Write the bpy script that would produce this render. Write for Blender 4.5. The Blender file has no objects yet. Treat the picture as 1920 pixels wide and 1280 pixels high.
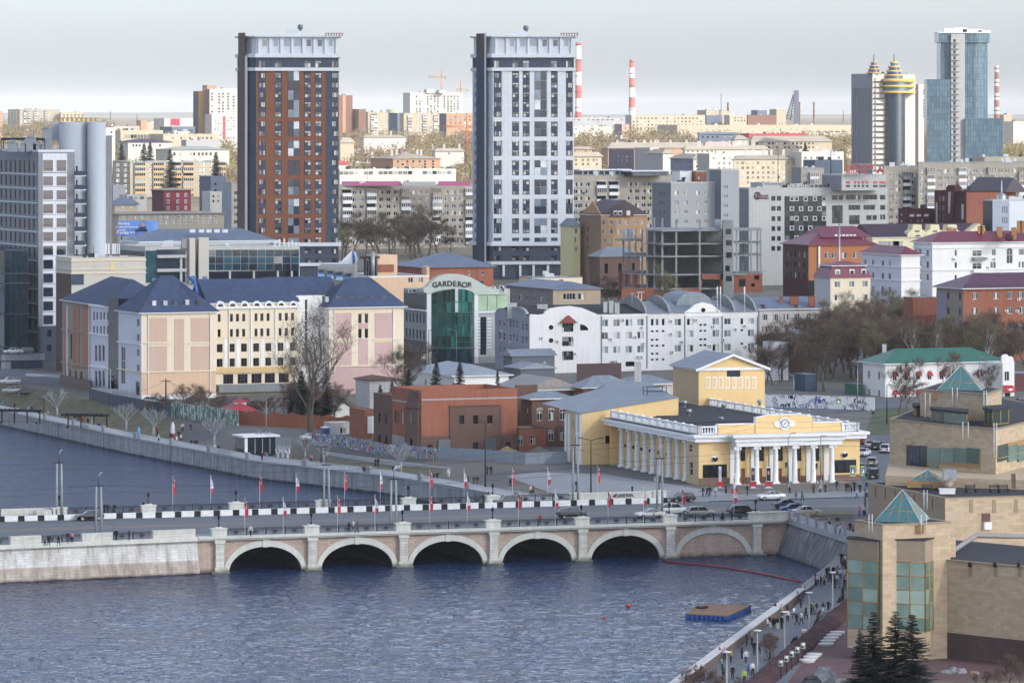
import bpy,math,random
from math import cos,sin
from mathutils import Matrix,Vector
R=math.radians
rnd=random.Random(7)
# ------------------------------------------------------------------ camera
F=8640.0
HC=66.0
HY=215.0
scene=bpy.context.scene
col=scene.collection
cam_d=bpy.data.cameras.new('camera');cam=bpy.data.objects.new('camera',cam_d);col.objects.link(cam)
cam.location=(0,0,HC);cam.rotation_euler=(R(90),0,0)
cam_d.sensor_width=36.0;cam_d.lens=36.0*F / 1920.0
cam_d.shift_y=-(640.0-HY) / 1920.0
cam_d.clip_start=5.0;cam_d.clip_end=90000.0
scene.camera=cam
# ------------------------------------------------------------------ light
SUN_AZ=52.0
SUN_EL=27.0
sd=Vector((sin(R(SUN_AZ))*cos(R(SUN_EL)),-cos(R(SUN_AZ))*cos(R(SUN_EL)),sin(R(SUN_EL))))
world=bpy.data.worlds.new('World');scene.world=world;world.use_nodes=True
nt=world.node_tree
sky=nt.nodes.new('ShaderNodeTexSky');sky.sky_type='NISHITA';sky.sun_disc=False
sky.sun_elevation=R(SUN_EL);sky.sun_rotation=math.atan2(sd.x,sd.y)
sky.altitude=200;sky.air_density=0.9;sky.dust_density=2.05;sky.ozone_density=4.2
bg=nt.nodes['Background'];bg.inputs['Strength'].default_value=0.15
hs=nt.nodes.new('ShaderNodeHueSaturation');hs.inputs['Saturation'].default_value=0.5;nt.links.new(sky.outputs[0],hs.inputs['Color'])
mg=nt.nodes.new('ShaderNodeMix');mg.data_type='RGBA';mg.blend_type='MULTIPLY';mg.inputs[0].default_value=1.0;mg.inputs[7].default_value=(0.965,0.972,1.01,1);nt.links.new(hs.outputs[0],mg.inputs[6]);nt.links.new(mg.outputs[2],bg.inputs['Color'])
sun_d=bpy.data.lights.new('sun','SUN');sun_d.energy=2.3;sun_d.angle=R(0.55);sun_d.color=(1.0,0.93,0.79)
sun=bpy.data.objects.new('sun',sun_d);col.objects.link(sun)
sun.rotation_euler=sd.to_track_quat('Z','Y').to_euler()
scene.view_settings.view_transform='Standard';scene.view_settings.look='None'
scene.view_settings.exposure=1.17;scene.view_settings.gamma=1.0
# ------------------------------------------------------------------ photo <-> world
def XY(px,Y):return ((px-960.0) / F*Y,Y)
def ZZ(py,Y):return HC-(py-HY)*Y / F
def YG(py,z):return (HC-z)*F / (py-HY)
PROF=[(0,4.6),(780,5.2),(900,6.0),(1000,7.0),(1100,8.0),(1300,10.0),(1800,12.0),(2500,20.0),(3500,32.0),(5800,46.0),(15000,56.0),(60000,60.0)]
def gz(Y):
 for (a,za),(b,zb) in zip(PROF,PROF[1:]):
  if Y<=b:return za+(zb-za)*(Y-a) / (b-a)
 return PROF[-1][1]
def yground(py):
 lo,hi=400.0,40000.0
 for _ in range(60):
  m=(lo+hi) / 2
  if HY+(HC-gz(m))*F / m>py:lo=m
  else:hi=m
 return lo
def lin(h):
 h=h.lstrip('#');c=[int(h[i:i+2],16) / 255.0 for i in (0,2,4)]
 c=[(x / 12.92 if x<=0.04045 else ((x+0.055) / 1.055)**2.4) for x in c];g=.25*c[0]+.6*c[1]+.15*c[2]
 return tuple(max(0.0,g+(x-g)*0.86) for x in c)
MATS={}
def nmat(name):
 m=bpy.data.materials.new(name);m.use_nodes=True
 return m,m.node_tree,m.node_tree.nodes['Principled BSDF']
def N(nt,typ,**kw):
 n=nt.nodes.new(typ)
 for k,v in kw.items():setattr(n,k,v)
 return n
def mixc(nt,fac,a,b,blend='MIX'):
 n=nt.nodes.new('ShaderNodeMix');n.data_type='RGBA';n.blend_type=blend
 for sock,v in ((0,fac),(6,a),(7,b)):
  if hasattr(v,'links'):nt.links.new(v,n.inputs[sock])
  elif sock==0:n.inputs[0].default_value=v
  else:n.inputs[sock].default_value=(*v,1) if len(v)==3 else v
 return n.outputs[2]
def mth(nt,op,a,b=0.0,c=None):
 n=nt.nodes.new('ShaderNodeMath');n.operation=op
 for i,v in enumerate((a,b) if c is None else (a,b,c)):
  if hasattr(v,'links'):nt.links.new(v,n.inputs[i])
  else:n.inputs[i].default_value=v
 return n.outputs[0]
def ramp(nt,fac,stops,const=False):
 n=nt.nodes.new('ShaderNodeValToRGB');e=n.color_ramp.elements
 n.color_ramp.interpolation='CONSTANT' if const else 'LINEAR'
 while len(e)<len(stops):e.new(0.5)
 for el,(p,c) in zip(e,stops):el.position=p;el.color=(*c,1) if len(c)==3 else c
 nt.links.new(fac,n.inputs[0]);return n.outputs[0]
def noise(nt,scale,detail=4,vec=None,rough=0.55):
 n=nt.nodes.new('ShaderNodeTexNoise');n.inputs['Scale'].default_value=scale;n.inputs['Detail'].default_value=detail;n.inputs['Roughness'].default_value=rough
 if vec is not None:nt.links.new(vec,n.inputs['Vector'])
 return n.outputs[0]
def wps(nt):return nt.nodes.new('ShaderNodeNewGeometry').outputs['Position']
def scaled(nt,vec,s):
 n=nt.nodes.new('ShaderNodeMapping');n.inputs['Scale'].default_value=s;nt.links.new(vec,n.inputs[0]);return n.outputs[0]
def vary(nt,colr,amt,big=0.12,fine=1.6):
 """weathering: a large soft tone drift, vertical streaks and fine grain"""
 p=wps(nt)
 f1=mth(nt,'MULTIPLY_ADD',noise(nt,big,5,p),amt*1.9,1-amt*0.95)
 f2=mth(nt,'MULTIPLY_ADD',noise(nt,1.0,4,scaled(nt,p,(fine,fine,0.16))),amt*1.9,1-amt*0.95)
 f3=mth(nt,'MULTIPLY_ADD',noise(nt,3.0,3,p),amt*0.7,1-amt*0.35)
 f=mth(nt,'MULTIPLY',mth(nt,'MULTIPLY',f1,f2),f3)
 cc=nt.nodes.new('ShaderNodeCombineColor')
 for i in range(3):nt.links.new(f,cc.inputs[i])
 return mixc(nt,1.0,colr,cc.outputs[0],'MULTIPLY')
def bump(nt,bs,h,strength=0.3,dist=0.05):
 n=nt.nodes.new('ShaderNodeBump');n.inputs['Strength'].default_value=strength;n.inputs['Distance'].default_value=dist
 nt.links.new(h,n.inputs['Height']);nt.links.new(n.outputs[0],bs.inputs['Normal'])
def paint(name,hexc,rough=0.85,amt=0.12,metal=0.0,spec=0.3):
 if name in MATS:return MATS[name]
 m,nt,b=nmat(name);c=lin(hexc)
 nt.links.new(vary(nt,c,amt),b.inputs['Base Color'])
 b.inputs['Roughness'].default_value=rough;b.inputs['Metallic'].default_value=metal;b.inputs['Specular IOR Level'].default_value=spec
 MATS[name]=m;return m
def pln(name,hexc,rough=0.6,metal=0.0,spec=0.4):
 if name in MATS:return MATS[name]
 m,nt,b=nmat(name);c=lin(hexc)
 f=noise(nt,2.5,2,wps(nt))
 nt.links.new(ramp(nt,f,[(0.3,tuple(x*0.88 for x in c)),(0.7,tuple(min(1,x*1.08) for x in c))]),b.inputs['Base Color'])
 b.inputs['Roughness'].default_value=rough;b.inputs['Metallic'].default_value=metal;b.inputs['Specular IOR Level'].default_value=spec
 MATS[name]=m;return m
def masonry(name,hexc,hexm,bw=0.26,bh=0.085,mortar=0.012,amt=0.14,hexc2=None,offset=0.5,rough=0.9):
 """bricks, stone courses or facade panels, laid out on the wall in metres"""
 if name in MATS:return MATS[name]
 m,nt,b=nmat(name)
 uv=N(nt,'ShaderNodeUVMap').outputs[0]
 br=N(nt,'ShaderNodeTexBrick');br.offset=offset
 nt.links.new(uv,br.inputs['Vector'])
 br.inputs['Color1'].default_value=(*lin(hexc),1);br.inputs['Color2'].default_value=(*lin(hexc2 or hexc),1);br.inputs['Mortar'].default_value=(*lin(hexm),1)
 br.inputs['Scale'].default_value=1.0;br.inputs['Mortar Size'].default_value=mortar;br.inputs['Brick Width'].default_value=bw;br.inputs['Row Height'].default_value=bh
 nt.links.new(vary(nt,br.outputs[0],amt),b.inputs['Base Color'])
 b.inputs['Roughness'].default_value=rough;b.inputs['Specular IOR Level'].default_value=0.25
 bump(nt,b,mth(nt,'SUBTRACT',1.0,br.outputs[1]),0.35,0.02)
 MATS[name]=m;return m
def seamroof(name,hexc,step=0.6,rough=0.45,amt=0.16,metal=0.0,strip=None):
 """sheet metal roof with standing seams running down the slope"""
 if name in MATS:return MATS[name]
 m,nt,b=nmat(name)
 uv=N(nt,'ShaderNodeUVMap').outputs[0]
 br=N(nt,'ShaderNodeTexBrick');br.offset=0.35;nt.links.new(uv,br.inputs['Vector'])
 c=lin(hexc);c2=lin(strip) if strip else tuple(x*0.86 for x in c)
 br.inputs['Color1'].default_value=(*c,1);br.inputs['Color2'].default_value=(*c2,1);br.inputs['Mortar'].default_value=(*[x*0.55 for x in c],1)
 br.inputs['Scale'].default_value=1.0;br.inputs['Mortar Size'].default_value=0.035;br.inputs['Brick Width'].default_value=step;br.inputs['Row Height'].default_value=2.4
 nt.links.new(vary(nt,br.outputs[0],amt,0.2,0.9),b.inputs['Base Color'])
 b.inputs['Roughness'].default_value=rough;b.inputs['Metallic'].default_value=metal
 bump(nt,b,br.outputs[1],0.4,0.04)
 MATS[name]=m;return m
def glassm(name,tints,rough=0.06,spec=0.8,curtains=0.25,wave=0.0):
 """window glass: every pane differs a little in tone, some show curtains or blinds"""
 if name in MATS:return MATS[name]
 m,nt,b=nmat(name)
 oi=N(nt,'ShaderNodeObjectInfo').outputs['Random'];isl=N(nt,'ShaderNodeNewGeometry').outputs['Random Per Island']
 r=mth(nt,'FRACT',mth(nt,'MULTIPLY_ADD',isl,7.31,mth(nt,'MULTIPLY',oi,3.77)))
 n=len(tints);stops=[((1-curtains)*i / n,lin(t)) for i,t in enumerate(tints)]
 if curtains>0:stops+=[(1-curtains,lin('#8d8f8c')),(1-curtains*0.55,lin('#c9c6bd')),(1-curtains*0.25,lin('#6b6f74'))]
 base=ramp(nt,r,stops,True)
 g=noise(nt,0.35,3,wps(nt))
 k=mth(nt,'MULTIPLY_ADD',g,0.9,0.55)
 cc=nt.nodes.new('ShaderNodeCombineColor')
 for i in range(3):nt.links.new(k,cc.inputs[i])
 nt.links.new(mixc(nt,1.0,base,cc.outputs[0],'MULTIPLY'),b.inputs['Base Color'])
 b.inputs['Roughness'].default_value=rough;b.inputs['Specular IOR Level'].default_value=spec
 if wave:bump(nt,b,noise(nt,0.5,2,wps(nt)),wave,0.3)
 MATS[name]=m;return m
class MB:
 def __init__(s):s.v=[];s.f=[];s.mi=[];s.mats=[];s.sm=[]
 def _m(s,mat):
  if mat not in s.mats:s.mats.append(mat)
  return s.mats.index(mat)
 def face(s,pts,mat,smooth=False):
  i=len(s.v);s.v.extend([tuple(p) for p in pts]);s.f.append(tuple(range(i,i+len(pts))));s.mi.append(s._m(mat));s.sm.append(smooth)
 def idx(s,verts,faces,mat,smooth=False):
  i=len(s.v);s.v.extend([tuple(p) for p in verts]);k=s._m(mat)
  for f in faces:s.f.append(tuple(i+j for j in f));s.mi.append(k);s.sm.append(smooth)
 def box(s,a,b,mat,T=None,skip=''):
  x0,y0,z0=a;x1,y1,z1=b
  vs=[(x0,y0,z0),(x1,y0,z0),(x1,y1,z0),(x0,y1,z0),(x0,y0,z1),(x1,y0,z1),(x1,y1,z1),(x0,y1,z1)]
  if T is not None:vs=[T(p) for p in vs]
  fs=[(0,1,5,4),(1,2,6,5),(2,3,7,6),(3,0,4,7),(4,5,6,7)]+([] if 'b' in skip else [(3,2,1,0)])
  s.idx(vs,fs,mat)
 def prism(s,poly,z0,z1,mat,top=None,bottom=False):
  n=len(poly)
  for i in range(n):
   a,b=poly[i],poly[(i+1)%n]
   s.face([(a[0],a[1],z0),(b[0],b[1],z0),(b[0],b[1],z1),(a[0],a[1],z1)],mat)
  s.face([(p[0],p[1],z1) for p in poly],top or mat)
  if bottom:s.face([(p[0],p[1],z0) for p in reversed(poly)],mat)
 def tube(s,pts,rad,mat,n=6,cap=True,smooth=True):
  pts=[Vector(p) for p in pts];rad=rad if isinstance(rad,(list,tuple)) else [rad]*len(pts)
  vs=[];fs=[]
  for i,p in enumerate(pts):
   d=(pts[min(i+1,len(pts)-1)]-pts[max(i-1,0)]).normalized()
   a=d.cross(Vector((0,0,1))) if abs(d.z)<0.95 else d.cross(Vector((1,0,0)))
   a.normalize();b=d.cross(a)
   for k in range(n):
    t=2*math.pi*k / n;q=p+(a*cos(t)+b*sin(t))*rad[i];vs.append(tuple(q))
  for i in range(len(pts)-1):
   for k in range(n):fs.append((i*n+k,i*n+(k+1)%n,(i+1)*n+(k+1)%n,(i+1)*n+k))
  if cap:fs.append(tuple(range(n-1,-1,-1)));fs.append(tuple((len(pts)-1)*n+k for k in range(n)))
  s.idx(vs,fs,mat,smooth)
 def lathe(s,prof,c,mat,n=12,smooth=True,a0=0.0,a1=2*math.pi):
  full=abs(a1-a0-2*math.pi)<1e-6;k=n if full else n+1
  vs=[];fs=[]
  for r,z in prof:
   for i in range(k):
    t=a0+(a1-a0)*i / n;vs.append((c[0]+r*cos(t),c[1]+r*sin(t),c[2]+z))
  for j in range(len(prof)-1):
   for i in range(n):
    i2=(i+1)%k if full else i+1
    fs.append((j*k+i,j*k+i2,(j+1)*k+i2,(j+1)*k+i))
  s.idx(vs,fs,mat,smooth)
  if full and prof[-1][0]>0.001:s.idx([vs[(len(prof)-1)*k+i] for i in range(k)],[tuple(range(k))],mat)
 def mesh(s,name):
  me=bpy.data.meshes.new(name);me.from_pydata(s.v,[],s.f)
  for m in s.mats:me.materials.append(m)
  me.polygons.foreach_set('material_index',s.mi)
  if any(s.sm):me.polygons.foreach_set('use_smooth',s.sm)
  uv=me.uv_layers.new(name='UVMap');data=[]
  for f in s.f:
   p=[s.v[i] for i in f];nx=ny=nz=0.0
   for i in range(len(p)):
    a,b=p[i],p[(i+1)%len(p)]
    nx+=(a[1]-b[1])*(a[2]+b[2]);ny+=(a[2]-b[2])*(a[0]+b[0]);nz+=(a[0]-b[0])*(a[1]+b[1])
   h=math.hypot(nx,ny)
   if h>0.12*abs(nz) and h>1e-9:
    tx,ty=-ny / h,nx / h;sl=math.sqrt(h*h+nz*nz) / h
    for q in p:data+=[q[0]*tx+q[1]*ty,q[2]*sl]
   else:
    for q in p:data+=[q[0],q[1]]
  uv.data.foreach_set('uv',data)
  me.update();return me
 def build(s,name,parent=None,label=None,kind=None):
  if not s.f:return None
  o=bpy.data.objects.new(name,s.mesh(name));col.objects.link(o)
  if parent is not None:o.parent=parent;o.matrix_parent_inverse=Matrix.Translation(-parent.location) if s.v[0][1]>200 and parent.type=='EMPTY' and parent.parent is None and not any(parent.rotation_euler) else Matrix()
  if label:o['label']=label
  if kind:o['kind']=kind
  return o
def one_(kind):
 def f(name,parent,*a,**k):b=MB();getattr(b,kind)(*a,**k);return b.build(name,parent)
 return f
box1,tube1,lathe1,prism1,face1=[one_(k) for k in ('box','tube','lathe','prism','face')]
class Store:
 def __getattr__(s,k):return GL[k]
 def __setattr__(s,k,v):GL[k]=v
G=Store()
def tag(o,label=None,cat=None,group=None,kind=None):
 if label:o['label']=label
 if cat:o['category']=cat
 if group:o['group']=group
 if kind:o['kind']=kind
 return o
def thing(name,label,cat,loc=(0,0,0),rz=0.0,group=None):
 o=bpy.data.objects.new(name,None);col.objects.link(o);o.empty_display_size=0.5
 o.location=loc;o.rotation_euler=(0,0,rz)
 return tag(o,label,cat,group)
def inst(name,me,parent=None,loc=(0,0,0),rz=0.0,sc=1.0):
 """an object on a shared mesh; location local to its parent"""
 o=bpy.data.objects.new(name,me);col.objects.link(o)
 o.location=loc;o.rotation_euler=(0,0,rz);o.scale=(sc,sc,sc) if not isinstance(sc,tuple) else sc
 if parent is not None:o.parent=parent
 return o
def dup(root,loc,rz=0.0,sc=None,label=None,group=None,mats=None):
 r=root.copy();col.objects.link(r);r.location=loc;r.rotation_euler=(0,0,rz)
 if sc is not None:r.scale=(sc,sc,sc) if not isinstance(sc,tuple) else sc
 if label:r['label']=label
 if group:r['group']=group
 for ch in list(root.children):
  c=ch.copy();col.objects.link(c);c.parent=r
  for g in ch.children:
   d=g.copy();col.objects.link(d);d.parent=c
 return r
def kids(o):return list(o.children)
def txm(txt,size,depth,mat,bold=0.0):
 cu=bpy.data.curves.new('lettering','FONT');cu.body=txt;cu.size=size;cu.extrude=depth;cu.offset=bold;cu.align_x='CENTER';cu.align_y='CENTER';cu.space_character=1.05
 o=bpy.data.objects.new('lettering',cu);col.objects.link(o)
 me=bpy.data.meshes.new_from_object(o.evaluated_get(bpy.context.evaluated_depsgraph_get()))
 bpy.data.objects.remove(o);bpy.data.curves.remove(cu)
 me.materials.clear();me.materials.append(mat);return me
WCACHE={}
def win_mesh(w,h,style,gm,fm,far=False):
 """one window: frame bars and glass, x across, z up from the sill, y inwards"""
 key=(round(w,2),round(h,2),style,gm.name,fm.name,far)
 if key in WCACHE:return WCACHE[key]
 b=MB();t=0.085 if not far else 0.16;hw=w / 2;yf=0.05;yg=0.11
 nv,nh={'p':(1,1),'d':(2,1),'t':(3,1),'q':(2,2),'g':(4,3),'T':(2,1),'l':(5,1),'L':(5,2),'n':(1,1),'b':(1,2),'c':(6,1)}[style]
 if far:yf=-0.04;yg=-0.02
 if style=='n':
  b.face([(-hw,yg,0),(hw,yg,0),(hw,yg,h),(-hw,yg,h)],gm)
 else:
  xs=[-hw+2*hw*i / nv for i in range(nv+1)];zs=[h*i / nh for i in range(nh+1)]
  if style=='T':zs=[0,h*0.68,h];nh=2
  if style=='q':zs=[0,h*0.62,h]
  for i in range(nv):
   for j in range(nh):
    b.face([(xs[i],yg,zs[j]),(xs[i+1],yg,zs[j]),(xs[i+1],yg,zs[j+1]),(xs[i],yg,zs[j+1])],gm)
  for i,x in enumerate(xs):
   a,c=(x,x+t) if i==0 else ((x-t,x) if i==nv else (x-t / 2,x+t / 2))
   b.face([(a,yf,0),(c,yf,0),(c,yf,h),(a,yf,h)],fm)
  for j,z in enumerate(zs):
   a,c=(z,z+t) if j==0 else ((z-t,z) if j==nh else (z-t / 2,z+t / 2))
   b.face([(-hw,yf-0.002,a),(hw,yf-0.002,a),(hw,yf-0.002,c),(-hw,yf-0.002,c)],fm)
 me=b.mesh('window');WCACHE[key]=me;return me
def lp2(a,b,t):return (a[0]+(b[0]-a[0])*t,a[1]+(b[1]-a[1])*t)
def box3(xl,xc,xr,Y,a=23.0,D=None,W=None):
 """rectangular plan seen with its nearest corner at column xc, right end at xr, left end at xl"""
 ca,sa=cos(R(a)),sin(R(a));X,Y=XY(xc,Y);kl,kr=(xl-960) / F,(xr-960) / F
 if W is None:W=(kr*Y-X) / (ca-kr*sa)
 if D is None:D=(X-kl*Y) / (sa+kl*ca)
 n=(X,Y);r=(X+W*ca,Y+W*sa);l=(X-D*sa,Y+D*ca);b=(r[0]-D*sa,r[1]+D*ca)
 return [n,r,b,l]
def grow(poly,d):
 """polygon with each edge pushed outwards by d"""
 n=len(poly);out=[]
 for i in range(n):
  p0,p1,p2=poly[i-1],poly[i],poly[(i+1)%n]
  d1=Vector((p1[0]-p0[0],p1[1]-p0[1])).normalized();d2=Vector((p2[0]-p1[0],p2[1]-p1[1])).normalized()
  n1=Vector((d1.y,-d1.x));n2=Vector((d2.y,-d2.x));k=1+n1.dot(n2)
  m=(n1+n2) / max(k,0.3);out.append((p1[0]+m.x*d,p1[1]+m.y*d))
 return out
class Mass:
 def __init__(s,root,poly,z0,z1,mat,far=False,depth=0.2,reveal=None,edges=None):
  s.root=root;s.poly=poly;s.z0=z0;s.z1=z1;s.mat=mat;s.far=far;s.depth=depth;s.reveal=reveal or mat
  s.n=len(poly);s.holes={i:[] for i in range(s.n)};s.emat={};s.zones={};s.done=False
 def ed(s,e):return s.poly[e%s.n],s.poly[(e+1)%s.n]
 def len(s,e):a,b=s.ed(e);return math.hypot(b[0]-a[0],b[1]-a[1])
 def at(s,e,px):
  """distance along edge e at photo column px, and its depth"""
  a,b=s.ed(e);k=(px-960) / F;dx,dy=b[0]-a[0],b[1]-a[1]
  t=(k*a[1]-a[0]) / (dx-k*dy);return t*s.len(e),a[1]+dy*t
 def pos(s,e,d,out=0.0):
  a,b=s.ed(e);L=s.len(e);ux,uy=(b[0]-a[0]) / L,(b[1]-a[1]) / L
  return (a[0]+ux*d+uy*out,a[1]+uy*d-ux*out)
 def ang(s,e):a,b=s.ed(e);return math.atan2(b[1]-a[1],b[0]-a[0])
 def win(s,e,xs,ys,w,h,style='d',gm=None,fm=None,name='window',skip=(),hole=True):
  """windows centred on photo columns xs and rows ys, w x h photo pixels"""
  if isinstance(xs,tuple):xs=[xs[0]+(xs[1]-xs[0])*i / max(1,xs[2]-1) for i in range(xs[2])]
  if isinstance(ys,tuple):ys=[ys[0]+(ys[1]-ys[0])*i / max(1,ys[2]-1) for i in range(ys[2])]
  _,Yr=s.at(e,xs[0])
  for i,x in enumerate(xs):
   d0,_=s.at(e,x-w / 2);d1,Yx=s.at(e,x+w / 2)
   if d0>d1:d0,d1=d1,d0
   for j,y in enumerate(ys):
    if (i,j) in skip:continue
    s.holes[e].append((d0,d1,ZZ(y+h / 2,Yr),ZZ(y-h / 2,Yr),style,gm or G.std,fm or G.frame,name,hole and not s.far))
 def winm(s,e,n,rows,w,h,style='d',gm=None,fm=None,z0=None,dz=3.0,m0=1.5,m1=None,name='window',skip=()):
  """windows in metres: n columns spread over the edge, rows floors"""
  L=s.len(e);m1=m0 if m1 is None else m1;z0=s.z0+1.2 if z0 is None else z0
  for i in range(n):
   c=m0+w / 2+(L-m0-m1-w)*(i / max(1,n-1) if n>1 else 0.5)
   for j in range(rows):
    if (i,j) in skip:continue
    s.holes[e].append((c-w / 2,c+w / 2,z0+j*dz,z0+j*dz+h,style,gm or G.std,fm or G.frame,name,not s.far))
 def band(s,es,za,zb,out,mat,name='cornice',ext=True):
  b=MB()
  for e in es:
   L=s.len(e);x=out if ext else 0.0
   q=[s.pos(e,-x,0.003),s.pos(e,L+x,0.003),s.pos(e,L+x,out),s.pos(e,-x,out)]
   b.prism([q[3],q[2],q[1],q[0]],za,zb,mat,bottom=True)
  return b.build(name,s.root)
 def bandpx(s,es,ya,yb,out,mat,px=None,name='cornice'):
  _,Y=s.at(es[0],px) if px else (0,s.ed(es[0])[0][1])
  return s.band(es,ZZ(yb,Y),ZZ(ya,Y),out,mat,name)
 def panel(s,e,x0,x1,y0,y1,out,mat,name='panel',hole=None):
  """a raised rectangle between photo columns x0..x1 and rows y0..y1"""
  d0,Y=s.at(e,x0);d1,_=s.at(e,x1)
  return s.slab(e,min(d0,d1),max(d0,d1),ZZ(y1,Y),ZZ(y0,Y),out,mat,name)
 def slab(s,e,d0,d1,za,zb,out,mat,name='panel',base=0.002):
  b=MB();q=[s.pos(e,d0,base),s.pos(e,d1,base),s.pos(e,d1,out),s.pos(e,d0,out)]
  b.prism([q[3],q[2],q[1],q[0]],za,zb,mat,bottom=True)
  return b.build(name,s.root) if name else b
 def acs(s,e,pts,mat=None):
  """outdoor air-conditioner boxes at photo points"""
  me=ac_mesh();c=-s.root.location
  for x,y in pts:
   d,Y=s.at(e,x);p=s.pos(e,d,0.02)
   inst('air_conditioner',me,s.root,Vector((p[0],p[1],ZZ(y,Y)))+c,s.ang(e))
 def zone(s,e,za,zb,mat):s.zones.setdefault(e,[]).append((za,zb,mat))
 def finish(s,top=True,roofmat=None,name='wall'):
  b=MB()
  for e in range(s.n):
   L=s.len(e);m=s.emat.get(e,s.mat);hs=[h for h in s.holes[e] if h[8]]
   xs=sorted({0.0,L} | {min(max(v,0),L) for h in hs for v in h[:2]});zs=sorted({s.z0,s.z1} | {min(max(v,s.z0),s.z1) for h in hs for v in h[2:4]} | {v for z in s.zones.get(e,[]) for v in z[:2] if s.z0<v<s.z1})
   for zi in range(len(zs)-1):
    zc=(zs[zi]+zs[zi+1]) / 2;row=[h for h in hs if h[2]<zc<h[3]];mm=m
    for za,zb,zm in s.zones.get(e,[]):
     if za<zc<zb:mm=zm
    run=None
    for xi in range(len(xs)-1):
     xc=(xs[xi]+xs[xi+1]) / 2;inside=any(h[0]<xc<h[1] for h in row)
     if inside:
      if run is not None:s._q(b,e,run,xs[xi],zs[zi],zs[zi+1],mm);run=None
     elif run is None:run=xs[xi]
    if run is not None:s._q(b,e,run,L,zs[zi],zs[zi+1],mm)
   for d0,d1,za,zb,*_ in hs:
    a,c=s.pos(e,d0),s.pos(e,d1);ai,ci=s.pos(e,d0,-s.depth),s.pos(e,d1,-s.depth);rm=s.reveal if s.reveal is not s.mat else m
    b.face([(*a,za),(*c,za),(*ci,za),(*ai,za)],rm);b.face([(*ai,zb),(*ci,zb),(*c,zb),(*a,zb)],rm)
    b.face([(*a,za),(*ai,za),(*ai,zb),(*a,zb)],rm);b.face([(*c,zb),(*ci,zb),(*ci,za),(*c,za)],rm)
  if top:b.face([(p[0],p[1],s.z1) for p in s.poly],roofmat or s.mat)
  w=b.build(name,s.root)
  return w
 def _q(s,b,e,d0,d1,za,zb,m):
  a,c=s.pos(e,d0),s.pos(e,d1);b.face([(*a,za),(*c,za),(*c,zb),(*a,zb)],m)
def put_windows(root,masses,cap=100):
 al=[]
 for m in masses:
  for e in range(m.n):
   for h in m.holes[e]:al.append((m,e,h))
 by={}
 for t in al:by.setdefault(t[2][7],[]).append(t)
 for nm,L in by.items():
  L.sort(key=lambda t:(t[0].pos(t[1],t[2][0])[1],-(t[2][1]-t[2][0])*(t[2][3]-t[2][2])))
  for m,e,h in L[:cap]:
   p=m.pos(e,(h[0]+h[1]) / 2,-(m.depth-0.12) if h[8] else 0.1)
   inst(nm,win_mesh(h[1]-h[0],h[3]-h[2],h[4],h[5],h[6],not h[8]),root,Vector((p[0],p[1],h[2]))-root.location,m.ang(e))
  if len(L)>cap:
   b=MB()
   for m,e,h in L[cap:]:
    me=win_mesh(h[1]-h[0],h[3]-h[2],h[4],h[5],h[6],not h[8]);p=m.pos(e,(h[0]+h[1]) / 2,-(m.depth-0.12) if h[8] else 0.1)
    T=Matrix.Translation((p[0],p[1],h[2])) @ Matrix.Rotation(m.ang(e),4,'Z')
    for poly in me.polygons:b.face([T @ me.vertices[i].co for i in poly.vertices],me.materials[poly.material_index])
   b.build(nm,root,kind='stuff')
def flt(root,poly,z,mat,ph=0.7,pm=None,t=0.35,name='roof'):
 b=MB();inn=grow(poly,-t);n=len(poly);pm=pm or mat
 b.face([(p[0],p[1],z+0.02) for p in grow(poly,-t+0.02)],mat)
 for i in range(n):
  a,c,ai,ci=poly[i],poly[(i+1)%n],inn[i],inn[(i+1)%n]
  b.face([(*a,z-0.01),(*c,z-0.01),(*c,z+ph),(*a,z+ph)],pm);b.face([(*ci,z),(*ai,z),(*ai,z+ph),(*ci,z+ph)],pm)
  b.face([(*a,z+ph),(*c,z+ph),(*ci,z+ph),(*ai,z+ph)],pm)
 rr=random.Random(int(abs(poly[0][0])*10+z*7));L=math.hypot(poly[1][0]-poly[0][0],poly[1][1]-poly[0][1])
 if ph>=.3 and L>9 and n==4:
  for _ in range(min(9,2+int(L / 6))):
   p=lp2(lp2(poly[0],poly[1],rr.uniform(.08,.92)),lp2(poly[3],poly[2],rr.uniform(.08,.92)),rr.uniform(.15,.8));w,h=rr.uniform(.3,1.1),rr.uniform(.7,2.0);box1('roof_vent',root,(p[0]-w,p[1]-w*.6,z),(p[0]+w,p[1]+w*.6,z+h),GL[rr.choice(('acw','acd','frame','dframe'))])
  if rr.random()<.6:tube1('antenna',root,[(p[0]+2,p[1],z),(p[0]+2,p[1],z+rr.uniform(3,6))],.06,G.dframe,4)
 return b.build(name,root)
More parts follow.
